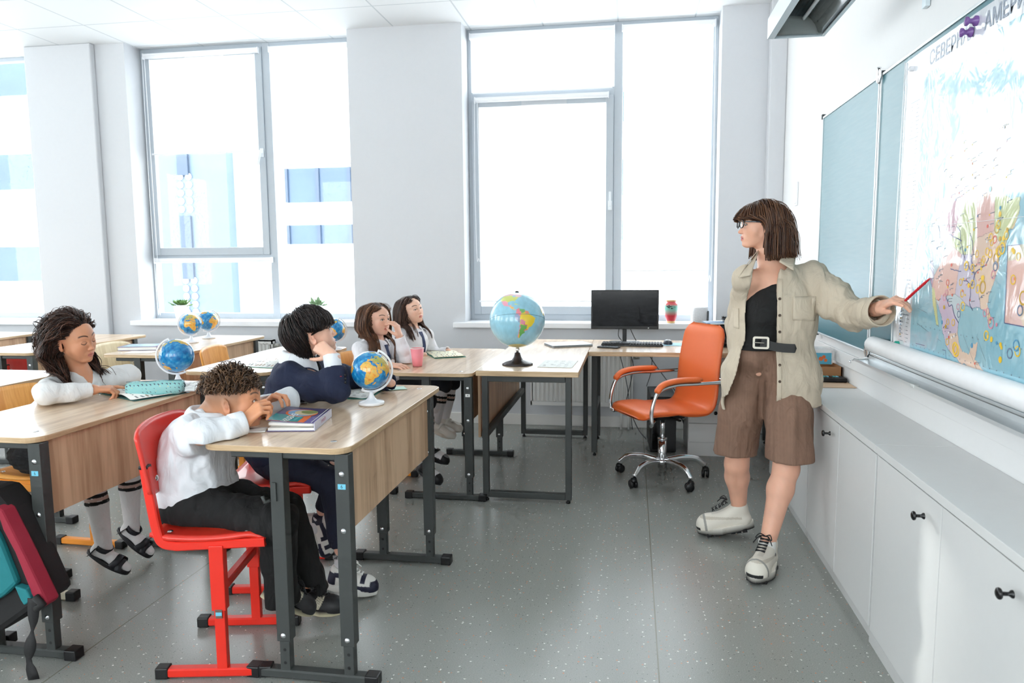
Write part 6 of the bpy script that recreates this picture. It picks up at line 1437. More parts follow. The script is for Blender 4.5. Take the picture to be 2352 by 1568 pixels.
    xl = lambda z: np.interp(z, [zb-.2, .75, 1.0, 1.12, 1.22, 1.30, 1.36, 1.44], [W(1672, 940, y=3.36)[0]-.2, W(1690, 880, y=3.36)[0]-.03, W(1712, 780, y=3.36)[0], W(1716, 720, y=3.36)[0], W(1722, 672, y=3.36)[0], W(1728, 630, y=3.36)[0], W(1735, 600, y=3.4)[0], W(1735, 570, y=3.4)[0]])
    xr = lambda z: np.interp(z, [zb-.2, .75, 1.0, 1.12, 1.22, 1.30, 1.36, 1.44], [W(1783, 930, y=3.33)[0], W(1784, 910, y=3.33)[0], W(1786, 780, y=3.33)[0], W(1786, 720, y=3.33)[0], W(1787, 672, y=3.33)[0], W(1790, 640, y=3.35)[0], W(1800, 605, y=3.38)[0], W(1812, 580, y=3.4)[0]])
    S.carve.append(lambda P: np.where((P[:, 1] < 3.46) & (P[:, 0] < shL[0]+.02), np.minimum(P[:, 0]-xl(P[:, 2]), xr(P[:, 2])-P[:, 0]), -1))
    S.carve.append(lambda P: np.where((P[:, 0] < shL[0]+.05), (zb+.006*np.sin(P[:, 0]*22)-np.where(P[:, 0] < .56, .02+.35*np.clip(.56-P[:, 0], 0, .06), 0))-P[:, 2], -1))
    S.shell = (.013, lambda P: P[:, 0] < shL[0]+.03)
    S.cap(nb+V3(0,-.01,.06), nb+V3(0,-.02,-.03), .062, .066, .01, -1)
    sv = S.mesh(2); BG = (198,184,164)
    shirt = mk('shirt', sv, mat_painted('thin_shirt_cloth', .8, weave=.3, wscale=900.), P, lambda V: lin(*BG)*(1+.03*vnoise(V*np.array([300, 60, 20]), 2, 2)[:, None]))
    b = bvh_of(shirt); fwd = (0,1,0)
    def dp(px, py, off=.003): p = W(px, py, y=3.0); d = Vector(p)-Vector((0,0,CAM_H)); return drape(b, tuple(p), tuple(d), off)
    def patchpx(name, corners, n=8, off=.003):
        (x0, y0), (x1, y1), (x2, y2), (x3, y3) = corners; mb = MB()
        mb.grid(lambda u, v: dp((x0*(1-u)+x1*u)*(1-v)+(x3*(1-u)+x2*u)*v, (y0*(1-u)+y1*u)*(1-v)+(y3*(1-u)+y2*u)*v, off), n, n); mb.col = [lin(*BG)*1.03]*mb.n; return mb.build(name, CLOTH, shirt, solid=.003)
    patchpx('pocket', [(1822, 681), (1874, 680), (1872, 737), (1821, 735)]); patchpx('pocket', [(1684, 706), (1697, 708), (1697, 755), (1685, 752)], off=.003); 
    patchpx('placket', [(1787, 600+40), (1797, 640), (1794, 930), (1784, 930)], 14, .0025)
    for py in (686, 724, 762, 838, 876):
        p = dp(1791, py, .005); mb = MB(); mb.lathe(p, [(0, .0), (.003, 0), (.0045, .003), (.0062, .002), (.0062, 0)], seg=16, R=Matrix.Rotation(PI/2, 3, 'X')); mb.build('button', mat('button_brown', (84,66,52), .35), shirt)
    # collar flaps
    def flap(rows, nm='collar'): collar_flap(shirt, rows, CLOTH, lin(*BG)*1.02, .003, nm)
    def flap(A, B, C, D):
        mb = MB(); A, B, C, D = [Vector(at(*q)) for q in (A, B, C, D)]
        mb.grid(lambda u, v: (A.lerp(B, u)).lerp(D.lerp(C, u), v)+Vector((0,-.012*math.sin(PI*v)*(1-.4*v), .004*math.sin(PI*v))), 8, 8); mb.col = [lin(*BG)*1.04]*mb.n; mb.build('collar', CLOTH, shirt, solid=.003)
    flap((1802, 570, 3.47), (1829, 572, 3.50), (1823, 621, 3.315), (1790, 601, 3.33)); flap((1744, 572, 3.46), (1738, 584, 3.44), (1697, 638, 3.325), (1724, 632, 3.32)); flap((1744, 572, 3.46), (1728, 590, 3.45), (1696, 637, 3.327), (1712, 612, 3.36))
    mb = MB(); mb.sweep(bez([at(1742, 578, 3.46), at(1752, 572, 3.53), at(1790, 562, 3.55), at(1818, 563, 3.53), at(1824, 568, 3.48)], 6), [(-.0018,-.018), (.0018,-.018), (.0018,.018), (-.0018,.018)], up=(0,0,1)); mb.col = [lin(*BG)]*mb.n; mb.build('collar_band', CLOTH, shirt)
    # rolled cuff
    t_ = nrm_(wrL-elL); mb = MB(); e1_ = nrm_(np.cross(t_, [0,0,1])); e2_ = np.cross(t_, e1_); cc = wrL-t_*.04+V3(0,0,-.012)
    vs = []; n = 36
    for off_, r in ((-.006, .056), (0, .0595), (.055, .060), (.06, .0575), (.055, .054), (0, .052)):
        for i in range(n): a = 2*PI*i/n; vs.append(cc+t_*off_+(e1_*math.cos(a)*1.0+e2_*math.sin(a)*1.05)*r*(1+.02*math.sin(3*a)))
    mb.add(vs, [(r*n+i, r*n+(i+1) % n, (r+1)*n+(i+1) % n, (r+1)*n+i) for r in range(5) for i in range(n)], 0, True); mb.col = [lin(*BG)*1.02]*mb.n; mb.build('cuff', CLOTH, shirt)
    # hair
    def keep(x, y, z): return (z > -.12) & ~((x > .17) & (z < .30)) & ~((x > .0) & (z < .12))
    root = scalp(3600, keep, 5); side = np.where(root[:, 1] >= 0, 1., -1.)
    fr = sstep(.05, .2, root[:, 0])*sstep(.12, .28, root[:, 2])
    d = np.stack([.9*fr-.35*(1-fr), side*(1-.55*fr), -.4+0*fr], 1); D = tang(root, d)
    def ze(r): return np.where((r[:, 0] > .14) & (r[:, 2] > .30), .085+.10*np.abs(r[:, 1]), -.66+.05*sstep(.0, -.4, r[:, 0])-.0)
    def xm(Q, lay):
        m = (Q[:, 2] < .13) & (Q[:, 0] > .02) & (np.abs(Q[:, 1]) > .16); Q[m, 0] = .02+(Q[m, 0]-.02)*.3; m2 = (Q[:, 2] < .06) & (Q[:, 0] > .05); Q[m2, 0] = .05+(Q[m2, 0]-.05)*.2; return Q
    cols = ((58,36,28),(128,88,62))
    hair(H, P, root, D, np.full(len(root), 1.35), ze, 18, .10, (.02,.07), .0017, cols, xmax=xm, noise=.06, name='hair', seed=2, taper=.55, body=[(H.w(-.12,0,-.3), nb, .055)], flip=.35)
    Cc = SDF(.004); Cc.ell(H.w(-.07,0,.10), np.array((.44,.36,.41))*H.s, H.R, .01); Cc.ell(H.w(-.16,0,-.22), np.array((.27,.33,.42))*H.s, H.R, .03)
    def hc(P_): L = H.loc(P_); return np.maximum(np.maximum((L[:, 0]-np.interp(L[:, 2], [-.6,.05,.22,.34], [-.02,-.01,.22,.36]))*H.s, (-.55-L[:, 2])*H.s), -1)
    Cc.carve.append(hc); mk('hair', Cc.mesh(1), HAIRM, P, lin(56,35,27))
    # glasses
    gm = mat('glasses_black', (16,20,30), .2); mb = MB(); gl = MB()
    for s in (-1, 1):
        cy = s*.155; pts = [(cy+.118*math.copysign(abs(math.cos(a))**.75, math.cos(a)), .01+.082*math.copysign(abs(math.sin(a))**.8, math.sin(a))-.0) for a in np.linspace(0, 2*PI, 29)[:-1]]
        mb.tube([H.w(.445-.9*(abs(y)-.05)**2*.55, y, z) for y, z in pts], .0026, seg=8, closed=True)
        gl.add([H.w(.443-.9*(abs(y)-.05)**2*.55, y, z) for y, z in pts], [tuple(range(28))])
        mb.rtube([H.w(.39, s*.27, .055), H.w(.20, s*.335, .055), H.w(-.05, s*.36, .04), H.w(-.12, s*.355, -.03)], .0025, .006)
    mb.tube([H.w(.445, -.045, .03), H.w(.452, 0, .045), H.w(.445, .045, .03)], .0022, seg=8); g = mb.build('eyeglasses', gm, P); gl.build('lens', GLASS, g)
    # pen
    pb = at(2066, 702, 3.02); pd = nrm_(pent-pb); rt = empty('pen', tuple(pent)); tag(rt, 'slim red pen held by the woman, its tip on the map', 'pen'); mb = MB()
    mb.sweep([Vector(-pd*.002), Vector(-pd*.012), Vector(-pd*.03), Vector(-pd*.145), Vector(-pd*.15)], [(math.cos(2*PI*i/14), math.sin(2*PI*i/14)) for i in range(14)], scales=[.0014, .0035, .0052, .0052, .003]); mb.build('barrel', mat('pen_red', (196,24,36), .3), rt)
    # socks and shoes
    WHS = lin(232,230,226)
    for c, kn_, heel, toe, upv in ((anR, knR, W(1738, 1208, z=.055), W(1628, 1222, z=.012), (.1,-.06,1)), (anL, knL, at(1778, 1262, 3.33)*V3(1,1,0)+V3(0,0,.004), W(1752, 1322, z=.004), (0,.0,1))):
        Sk = SDF(.0035); Sk.cap(c+V3(0,0,.012), c-V3(0,0,.05), .037, .038, .01); Sk.cut(c+V3(0,0,.022), (0,0,1)); Sk.disp = lambda P: .0008*np.sin(P[:, 2]*900); mk('sock', Sk.mesh(1), CLOTH, P, lambda V, c=c: np.where((V[:, 2:3] < c[2]-.02) & (vnoise(V*120, 4, 2)[:, None] > .25), lin(60,62,74), WHS))
        cen = np.array([c[0], c[1]]); hv, tv = np.array(heel), np.array(toe); dr = nrm_(tv-hv); c2 = c+V3(0,0,0); Lsh = .275; hv = V3(c2[0], c2[1], 0)-dr*.075*V3(1,1,0)+V3(0,0,hv[2]); tv = hv+dr*Lsh
        M, Lh = shoe_M(hv, tv, upv)
        def pt(x, y, z):
            c_ = np.tile(lin(222,216,204), (len(x), 1)); g = lin(150,148,142); m = (np.abs(z-.42-.35*x) < .05) & (x > -.3); c_[m] = lin(196,188,174); m = (x > .30) & (np.abs(x-.34) < .02) ; c_[m] = g; m = (x > .44) & (z < .12); c_[m] = lin(30,30,32); m = (np.abs(y) < .12) & (x > -.18) & (x < .2) & (z > .5); c_[m] = lin(206,200,188); return c_
        shoe(P, M, Lsh, .105, dict(sole=lin(226,222,212), soled=lin(24,24,26), soleh=.032, height=.078, paint=pt, lugs=True, lace=('black', (30,30,32))))
    return P
TEACHER = teacher()

def arm_sleeve(S, sh, el, wr, r=(.052,.046,.036), sag=.012, k=.025):
    S.chain([sh, (sh+el)/2+V3(0,0,-sag), el, (el+wr)/2+V3(0,0,-sag*.6), wr], [r[0], (r[0]+r[1])/2, r[1], (r[1]+r[2])/2, r[2]], k)
def calm(f, w, r=.07):
    return lambda P: f(P)*np.clip((np.linalg.norm(P-w, axis=1)-.02)/r, .1, 1)
def cuff_end(S, el, wr, r=.028, out=0.0):
    t = nrm_(wr-el); S.cut_local = None
    S.carve.append(lambda P, w=wr+t*out, t=t: np.where(np.linalg.norm(P-w, axis=1) < .09, (P-w)@t, -1)); S.cap(wr-t*.03, wr+t*.05, r, r+.004, .004, -1)
def kid_body(H, J, skin, handsc=.76, hands=(), h=.005, arms=True):
    parts = []; S = SDF(.0021); head_sdf(S, H, **J.get('face', {})); S.cap(H.w(-.12,0,-.2), J['nb'], .041, .043, .03); S.cap(J['nb'], J['nb']+V3(0,0,-.04), .045, .06, .03); S.cut(J['nb']+V3(0,0,-.035), (0,0,-1)); parts.append(S.mesh(2))
    B = SDF(h); B.cap(J['nb'], J['chest'], .045, .07, .04); B.cap(J['shR'], J['shL'], .036, .036, .04); B.ell(J['chest'], (.075,.10,.11), None, .04); B.cap(J['chest'], J['pel'], .075, .085, .05)
    for s in 'RL':
        B.cap(J['sh'+s], J['el'+s], .036, .028, .02); B.cap(J['el'+s], J['wr'+s], .027, .019, .02)
        if 'kn'+s in J: B.cap(J['pel']+(J['hip'+s]-J['pel']), J['kn'+s], .062, .043, .03); B.cap(J['kn'+s], J['kn'+s]*.65+J['an'+s]*.35, .040, .041, .02); B.cap(J['kn'+s]*.65+J['an'+s]*.35, J['an'+s], .041, .026, .02)
    parts.append(B.mesh(1))
    for kw in hands:
        Hd = SDF(.0016); w = kw.pop('w'); Hd.cap(w-nrm_(kw['fwd'])*.02, w, .020, .0195, .01); hand(Hd, w, sc=handsc, **kw); parts.append(Hd.mesh(1))
    return parts
def collar_pts(H, nb, az, r=.058, h0=.004, h1=.036, drop=.030, open_=28, n=26, lean=(0,0)):
    """shirt collar round the neck: band up then folded down"""
    rows = []
    for i in range(n+1):
        a = math.radians(az+open_+(360-2*open_)*i/n); d = V3(math.cos(a), math.sin(a), 0); fr = abs(2*i/n-1)
        tip = max(0, fr-.8)*5
        base = nb+d*r*.90+V3(0,0,h0-.012*fr); top = nb+d*r*.96+V3(0,0,h1-.020*fr)+V3(lean[0],lean[1],0)*.5; out = nb+d*(r*1.16+.012+.010*tip)+V3(0,0,h1-drop-.020*fr-.022*tip)
        rows.append([base, (base+top)/2, top, top+d*.008-V3(0,0,.003), (top+out)/2+d*.008, out])
    return rows
WHITE_SH = lin(226,229,234)
def clothpaint(c, a=.03): return lambda V: c*(1+a*vnoise(V*40, 2, 2)[:, None])

# ---------------------------------------------------------------- boy with curls (front desk, near seat)
def boy_curly():
    skin = (214,150,112)
    H = Head(at(542, 921, 2.33), 13, 3, -4, .208)
    J = dict(nb=V3(-1.435,2.31,.838), chest=V3(-1.475,2.30,.745), pel=V3(-1.515,2.295,.555), shR=V3(-1.445,2.185,.800), shL=V3(-1.415,2.425,.805),
             elR=at(462, 1000, 2.135), wrR=at(560, 970, 2.235), elL=V3(-1.30,2.60,.835), wrL=at(607, 931, 2.50), face=dict(nose=.8, cheek=1, earout=6, eyesep=.14))
    J['hipR'] = J['pel']+V3(.02,-.065,-.02); J['hipL'] = J['pel']+V3(.02,.065,-.02); J['knR'] = at(640, 1192, 2.215); J['anR'] = at(636, 1352, 2.27); J['knL'] = at(664, 1172, 2.40); J['anL'] = at(706, 1335, 2.43)
    fR = nrm_(at(592, 940, 2.26)-J['wrR']); fL = nrm_(at(621, 919, 2.495)-J['wrL'])
    P_ = kid_body(H, J, skin, .80, [dict(w=J['wrR'], fwd=fR*1.0+V3(0,0,.02), up=nrm_(V3(-.15,-.75,.65)), side=1, curls=((38,52,26),(44,56,30),(50,60,30),(56,60,34)), spread=(-5,-1,4,8), thumbdir=nrm_(V3(.5,.5,.45))),
        dict(w=J['wrL'], fwd=nrm_(fL+V3(.2,0,.1)), up=nrm_(V3(.1,.1,1)), side=-1, curls=((44,48,22),(40,46,22),(40,46,22),(44,46,22)), spread=(-8,-2,4,9), thumbdir=nrm_(V3(.5,-.6,-.1)))])
    def stub(x, y, z): return .68*sstep(-.30, .16, z+.35*np.clip(-x-.15, 0, .3))*sstep(.20, .10, x-.25*np.clip(z-.05, 0, .3))
    P = mk('person', join_vf(P_), SKINM, None, face_paint(H, skin, (190,104,88), (84,58,44), stubble=stub, bald=(112,84,62), blush=.8, sep=.14, browz=.10)); tag(P, 'curly haired boy in white shirt and black trousers resting his face on his hand', 'person')
    eyes(H, P, V3(.5, 3.2, 1.75), (60,40,28), .14)
    # curls
    r = scalp(2600, lambda x, y, z: (z > .25-.15*np.clip(-x-.1, 0, .4)) & ~((x > .28) & (z < .27)), 8)
    D = tang(r, np.stack([.55+.0*r[:, 0], np.sign(r[:, 1])*.5, -.25+0*r[:, 2]], 1))+np.random.RandomState(1).normal(size=r.shape)*.55+np.array([0,0,.35])
    hair(H, P, r, D, np.random.RandomState(2).uniform(.14, .26, len(r)), lambda r: np.full(len(r), .20), 14, .05, (.0,.09), .0017, ((46,31,23),(126,93,66)), curl=.75, curlf=1.3, noise=.35, seed=3, taper=.5)
    Cc = SDF(.004); Cc.ell(H.w(-.07,0,.11), np.array((.435,.35,.42))*H.s, H.R, .01); Cc.ell(H.w(.12,0,.18), np.array((.29,.27,.28))*H.s, H.R, .03); Cc.disp = lambda P: .007*vnoise(P*70, 3, 3)
    Cc.carve.append(lambda Q: (lambda L: (.26-.15*np.clip(-L[:, 0]-.1, 0, .4)+.03*np.clip(L[:, 0], 0, .5)-L[:, 2])*H.s)(H.loc(Q))); mk('hair', Cc.mesh(1), HAIRM, P, lambda V: lin(58,42,32)*(1+.35*vnoise(V*90, 4, 2)[:, None]))
    # shirt
    S = SDF(.0042); S.ell(J['chest']+V3(-.005,0,-.01), (.115,.145,.125), None, .04); S.cap(J['shR']+V3(0,.015,-.005), J['shL']+V3(0,-.015,-.005), .052, .052, .05); S.cap(J['nb']+V3(-.01,0,-.02), J['chest'], .05, .10, .04)
    S.ell(J['pel']+V3(0,0,.09), (.128,.140,.13), None, .05); S.ell(J['pel']+V3(.005,0,.02), (.130,.142,.10), None, .05); S.cap(J['pel']+V3(.05,0,.03), J['pel']+V3(.13,0,.03), .10, .06, .04)
    arm_sleeve(S, J['shR'], J['elR'], J['wrR'], (.056,.050,.038)); arm_sleeve(S, J['shL'], J['elL'], J['wrL'], (.054,.046,.036))
    cuff_end(S, J['elR'], J['wrR'], .029, .002); cuff_end(S, J['elL'], J['wrL'], .028)
    f1 = folds((1,1,.7), .0075, 31, 17); S.disp = calm(f1, J['wrR']); hz = J['pel'][2]
    S.carve.append(lambda Q: np.where(Q[:, 0] < -1.2, (hz-.035+.25*np.clip(Q[:, 0]+1.50, -.2, .3)+.006*np.sin(Q[:, 0]*40))-Q[:, 2], -1))
    S.carve.append(lambda Q: np.where((Q[:, 0] > -1.385) & (Q[:, 2] < .793) & (Q[:, 1] > 2.06), .02, -1)); S.cap(J['nb']+V3(.02,0,-.01), J['nb']+V3(.05,0,.08), .046, .06, .01, -1)
    sh = mk('shirt', S.mesh(2), CLOTH, P, clothpaint(WHITE_SH)); collar_flap(sh, collar_pts(H, J['nb']+V3(.0,0,.002), 15, .068), CLOTH, WHITE_SH)
    for el, wr, rr in ((J['elR'], J['wrR'], .0385),):
        t = nrm_(wr-el); e1 = nrm_(np.cross(t, [0,0,1])); e2 = np.cross(t, e1); mb = MB(); n = 32; vs = []
        for o_, r_ in ((-.045, rr), (-.043, rr+.003), (0, rr+.002), (.004, rr-.001), (.0, rr-.005)):
            for i in range(n): a = 2*PI*i/n; vs.append(wr+t*o_+(e1*math.cos(a)+e2*math.sin(a))*r_)
        mb.add(vs, [(r*n+i, r*n+(i+1) % n, (r+1)*n+(i+1) % n, (r+1)*n+i) for r in range(4) for i in range(n)], 0, True); mb.col = [WHITE_SH]*mb.n; mb.build('cuff', CLOTH, sh)
    # trousers
    T = SDF(.005); T.ell(J['pel']+V3(.02,0,-.015), (.135,.145,.092), None, .05)
    for s in 'RL':
        hp, kn, an = J['hip'+s], J['kn'+s], J['an'+s]; T.cap(hp+V3(.02,0,-.005), kn+V3(-.02,0,-.006), .080, .068, .04); T.cap(kn+V3(0,0,-.02), kn*.45+an*.55, .064, .060, .03); T.cap(kn*.45+an*.55, an+V3(.012,0,-.03), .058, .066, .03)
        t = nrm_(an-kn); T.carve.append(lambda Q, w=an+V3(.0,0,-.030), t=nrm_(t+V3(0,0,-.6)): np.where(np.linalg.norm(Q-w, axis=1) < .16, (Q-w)@t-.012, -1)); T.cap(an+V3(.012,0,-.06), an+V3(.012,0,-.09), .050, .056, .004, -1)
    T.disp = folds((1.4,1.4,.6), .007, 41, 13); T.carve.append(lambda Q: np.where(Q[:, 0] < -1.22, .492-Q[:, 2]-.02*sstep(-1.34, -1.22, Q[:, 0]), -1))
    mk('trousers', T.mesh(1), SUIT, P, lin(9,9,10))
    # shoes
    def pt(x, y, z):
        c = np.tile(lin(34,33,35), (len(x), 1)); u = x+.05-.16*(z-.2); m = (np.abs(u-.02*np.sin(z*3)) < .055+.05*(1-z)) & (z > .02) & (z < .95) & (np.abs(y) > .12); c[m] = lin(196,188,166); m2 = m & (np.abs((u*30) % 1-.5) < .07); c[m2] = lin(50,48,46); return c
    for h_, t_ in ((W(672, 1392, y=2.47), W(788, 1402, y=2.50)), (at(622, 1372, 2.27), at(690, 1400, 2.33))):
        M, L = shoe_M(h_-V3(0,0,.012), t_-V3(0,0,.012)); shoe(P, M, .205, .078, dict(sole=lin(40,38,38), soled=lin(190,180,150), soleh=.018, height=.060, paint=pt, lace=('black', (24,24,26))))
    return P
boy_curly()

# ---------------------------------------------------------------- boy in navy suit
def boy_navy():
    skin = (232,184,160); NV = lin(28,36,62)
    H = Head(at(716, 766, 2.86), 30, 17, 0, .208)
    J = dict(nb=V3(-1.375,2.86,.955), chest=V3(-1.385,2.86,.845), pel=V3(-1.495,2.87,.56), shR=at(662, 868, 2.745), shL=V3(-1.36,2.985,.905), elR=at(774, 897, 2.735), wrR=at(762, 818, 2.775), elL=V3(-1.22,3.13,.84), wrL=V3(-1.04,3.07,.832), face=dict(nose=.85, mouth=.3, earout=8))
    J['hipR'] = J['pel']+V3(.02,-.065,-.02); J['hipL'] = J['pel']+V3(.02,.065,-.02); J['knR'] = at(766, 1098, 2.80); J['anR'] = at(782, 1262, 2.76); J['knL'] = at(776, 1090, 2.93); J['anL'] = at(741, 1172, 2.93)
    P_ = kid_body(H, J, skin, .78, [dict(w=J['wrR']+V3(.000,0,.004), fwd=nrm_(V3(-.85,.12,.55)), up=nrm_(V3(.30,-.90,.30)), side=1, curls=((78,85,40),(82,88,40),(80,85,40),(30,20,10)), spread=(-4,0,3,-60), thumbdir=nrm_(V3(-.85,.1,-.25)))])
    P = mk('person', join_vf(P_), SKINM, None, face_paint(H, skin, (206,128,118), (44,34,32), blush=.9, browz=.11)); tag(P, 'dark haired boy in navy suit leaning his cheek on his fist', 'person')
    eyes(H, P, V3(.5, 3.4, 1.55), (60,42,32))
    def keep(x, y, z): return (z > -.28) & ~((x > .18) & (z < .32)) & ~((x > -.10) & (z < .12)) & ~((x > -.16) & (z < -.02))
    r = scalp(3800, keep, 4); cr = np.array([-.30, .05, .42]); d = r-cr; d[:, 2] -= .25; D = tang(r, d)
    def ze(r): return np.where(r[:, 0] > .06, .21+.30*np.abs(r[:, 1]), np.where(r[:, 0] > -.20, .13+.0*r[:, 0], -.40))
    def xm(Q, lay): m = (Q[:, 2] < .03) & (Q[:, 0] > -.13); Q[m, 0] = -.13+(Q[m, 0]+.13)*.3; return Q
    hair(H, P, r, D, np.full(len(r), .85), ze, 16, .06, (.02,.12), .0015, ((18,15,17),(60,46,42)), xmax=xm, noise=.16, seed=6, taper=.3, hug=.5)
    Cc = SDF(.004); Cc.ell(H.w(-.08,0,.12), np.array((.455,.385,.425))*H.s, H.R, .01); Cc.ell(H.w(.10,0,.16), np.array((.30,.30,.28))*H.s, H.R, .03); Cc.ell(H.w(-.22,0,-.12), np.array((.24,.27,.26))*H.s, H.R, .03)
    Cc.carve.append(lambda Q: (lambda L: np.interp(L[:, 0], [-.5,-.26,-.19,-.14,.12,.2,.5], [-.30,-.32,-.02,.14,.12,.24,.24])*H.s-L[:, 2]*H.s)(H.loc(Q))); mk('hair', Cc.mesh(1), HAIRM, P, lin(20,17,19))
    # jacket
    S = SDF(.0045); S.ell(J['chest']+V3(-.01,0,-.01), (.105,.15,.13), None, .04); S.cap(J['shR']+V3(0,.01,.0), J['shL']+V3(0,-.01,.0), .056, .054, .04); S.cap(J['nb']+V3(-.005,0,-.045), J['chest'], .055, .09, .04); S.cap(J['chest']+V3(-.01,0,-.03), J['pel']+V3(-.01,0,.06), .105, .130, .05); S.ell(J['pel']+V3(0,0,.03), (.14,.155,.11), None, .04)
    arm_sleeve(S, J['shR'], J['elR']+V3(-.003,0,.006), J['wrR']*.72+J['elR']*.28, (.062,.056,.050)); arm_sleeve(S, J['shL'], J['elL'], J['wrL'], (.058,.050,.042))
    wc = J['wrR']*.66+J['elR']*.34; t = nrm_(J['wrR']-J['elR']); S.carve.append(lambda Q: np.where((np.linalg.norm(Q-wc, axis=1) < .085) & (Q[:, 0] > -1.30), (Q-wc)@t, -1)); S.cap(wc-t*.02, wc+t*.05, .040, .044, .004, -1); cuff_end(S, J['elL'], J['wrL'], .032)
    S.disp = calm(folds((1,1,.8), .009, 51, 11), wc); S.carve.append(lambda Q: np.where(Q[:, 2] < .6, .525+.15*np.clip(Q[:, 0]+1.45, 0, .3)-Q[:, 2], -1))
    S.cap(J['nb']+V3(.03,0,.0), J['nb']+V3(.12,0,-.12), .045, .05, .012, -1); S.carve.append(lambda Q: np.where((Q[:, 0] > -1.365) & (Q[:, 2] < .797) & (Q[:, 1] > 2.1), .02, -1))
    jk = mk('jacket', S.mesh(2), SUIT, P, clothpaint(NV))
    bb = bvh_of(jk); mb = MB()
    for py in (862, 870, 878): mb.lathe(drape(bb, tuple(W(793, py, y=2.6)), tuple(W(793, py, y=3)-V3(0,0,CAM_H)), .003), [(0, .003), (.0045, .003), (.006, 0)], seg=14, R=Matrix.Rotation(PI/2, 3, 'X') @ Matrix.Rotation(.3, 3, 'Y'))
    mb.build('button', mat('button_black', (14,14,18), .3), jk)
    mb = MB(); mb.tube([drape(bb, tuple(W(x, 864, y=2.6)), tuple(W(x, 864, y=3)-V3(0,0,CAM_H)), .001) for x in (781, 785)], .0012, seg=6); mb.build('cuff_stitch', mat('stitch_red', (190,30,50), .6), jk)
    # shirt, cuff, collar, tie
    S = SDF(.004); S.cap(J['nb']+V3(.0,0,-.02), J['chest']+V3(.02,0,0), .05, .095, .03); S.cap(wc-t*.03, J['wrR']+t*.004, .036, .034, .01); S.cap(J['wrR']-t*.015, J['wrR']+t*.04, .026, .027, .003, -1); S.carve.append(lambda Q: np.where(np.linalg.norm(Q-J['wrR'], axis=1) < .07, (Q-J['wrR'])@t-.006, -1)); S.disp = folds((1,1,1), .0012, 5, 20)
    st = mk('shirt', S.mesh(1), CLOTH, P, clothpaint(WHITE_SH)); collar_flap(st, collar_pts(H, J['nb']+V3(.005,0,-.012), 28, .060, h1=.062, drop=.058), CLOTH, WHITE_SH)
    rows = collar_pts(H, J['nb']+V3(.005,0,-.012), 28, .060, h1=.062, drop=.058); mb = MB(); mb.tube([r[-1]+V3(0,0,.002) for r in rows], .0028, seg=8); mb.build('collar_trim', mat('trim_navy', (50,60,86), .6), st)
    mb = MB(); d = nrm_(V3(.88,.47,0)); q = J['nb']+d*.075; mb.sweep([q+V3(0,0,.0), q+d*.012+V3(0,0,-.03), q+d*.018+V3(0,0,-.10)], [(-.014,-.006),(.014,-.006),(.016,.006),(-.016,.006)], up=tuple(d)); mb.tube(bez([q+V3(.0,-.03,.02), q+V3(0,0,.008), q+V3(0,.03,.02)], 5), .007, seg=8); mb.build('tie', mat('tie_black', (20,20,26), .6), st)
    # trousers
    T = SDF(.005); T.ell(J['pel']+V3(.03,0,-.025), (.135,.14,.085), None, .05)
    for s in 'RL':
        hp, kn, an = J['hip'+s], J['kn'+s], J['an'+s]; T.cap(hp+V3(.02,0,-.005), kn+V3(-.02,0,-.01), .074, .060, .04); T.cap(kn+V3(0,0,-.015), an, .056, .043, .025); tt = nrm_(an-kn); T.carve.append(lambda Q, w=an, t=tt: np.where(np.linalg.norm(Q-w, axis=1) < .09, (Q-w)@t+.012, -1)); T.cap(an-tt*.03, an+tt*.04, .034, .036, .004, -1)
    T.disp = folds((1.2,1.2,.8), .005, 61, 14); mk('trousers', T.mesh(1), SUIT, P, clothpaint(lin(22,27,48)))
    NAVY = lin(34,36,56); WT = lin(226,224,218)
    def pt(x, y, z):
        c = np.tile(WT, (len(x), 1)); ay = np.abs(y)
        c[(x > .36) & (z < .55)] = NAVY; c[(x > .10) & (x < .36) & (z < .28+.2*(x-.1)) & (z > .0)] = NAVY; c[(x < -.30) & (z > .1) & (z < .8)] = NAVY; c[(x < .02) & (x > -.34) & (z > .55) & (z < .82) & (ay > .15)] = NAVY; c[(np.abs(x-.02) < .05) & (z > .35) & (ay > .15) & (z < .8)] = NAVY; c[(x > .17) & (x < .26) & (z > .45)] = NAVY; return c
    sty = dict(sole=lin(230,229,224), soled=lin(210,208,200), soleh=.026, height=.066, paint=pt, lace=('white', (236,236,232)))
    M, L = shoe_M(at(752, 1322, 2.735)*V3(1,1,0)+V3(0,0,.03), W(862, 1366, z=.002)); shoe(P, M, .215, .082, sty)
    M, L = shoe_M(at(703, 1172, 2.93), at(740, 1285, 2.97), up=(.75,-.15,.5)); shoe(P, M, .215, .082, sty)
    for an, kn in ((J['anR'], J['knR']), (J['anL'], J['knL'])):
        t_ = nrm_(an-kn); Sk = SDF(.0035); a = an+t_*.035; Sk.cap(a, a+t_*.05, .029, .032, .01); Sk.carve.append(lambda Q, a=a, t=t_: -(Q-a)@t); so = mk('sock', Sk.mesh(1), CLOTH, P, lin(214,214,216))
    mb = MB(); a = at(770, 1280, 2.70); mb.box(a, (.020, .001, .016), 0)
    for i in range(3): mb.add([a+V3(-.008+i*.0055, -.001, -.006), a+V3(-.0045+i*.0055, -.001, -.006), a+V3(-.0005+i*.0055, -.001, -.004+.0045*(i+.3)), a+V3(-.0035+i*.0055, -.001, -.003+.0045*(i+.3))], [(0,1,2,3)], 1)
    mb.build('sock_emblem', [mat('sock_grey', (150,148,148), .7), INK], so)
    return P
boy_navy()

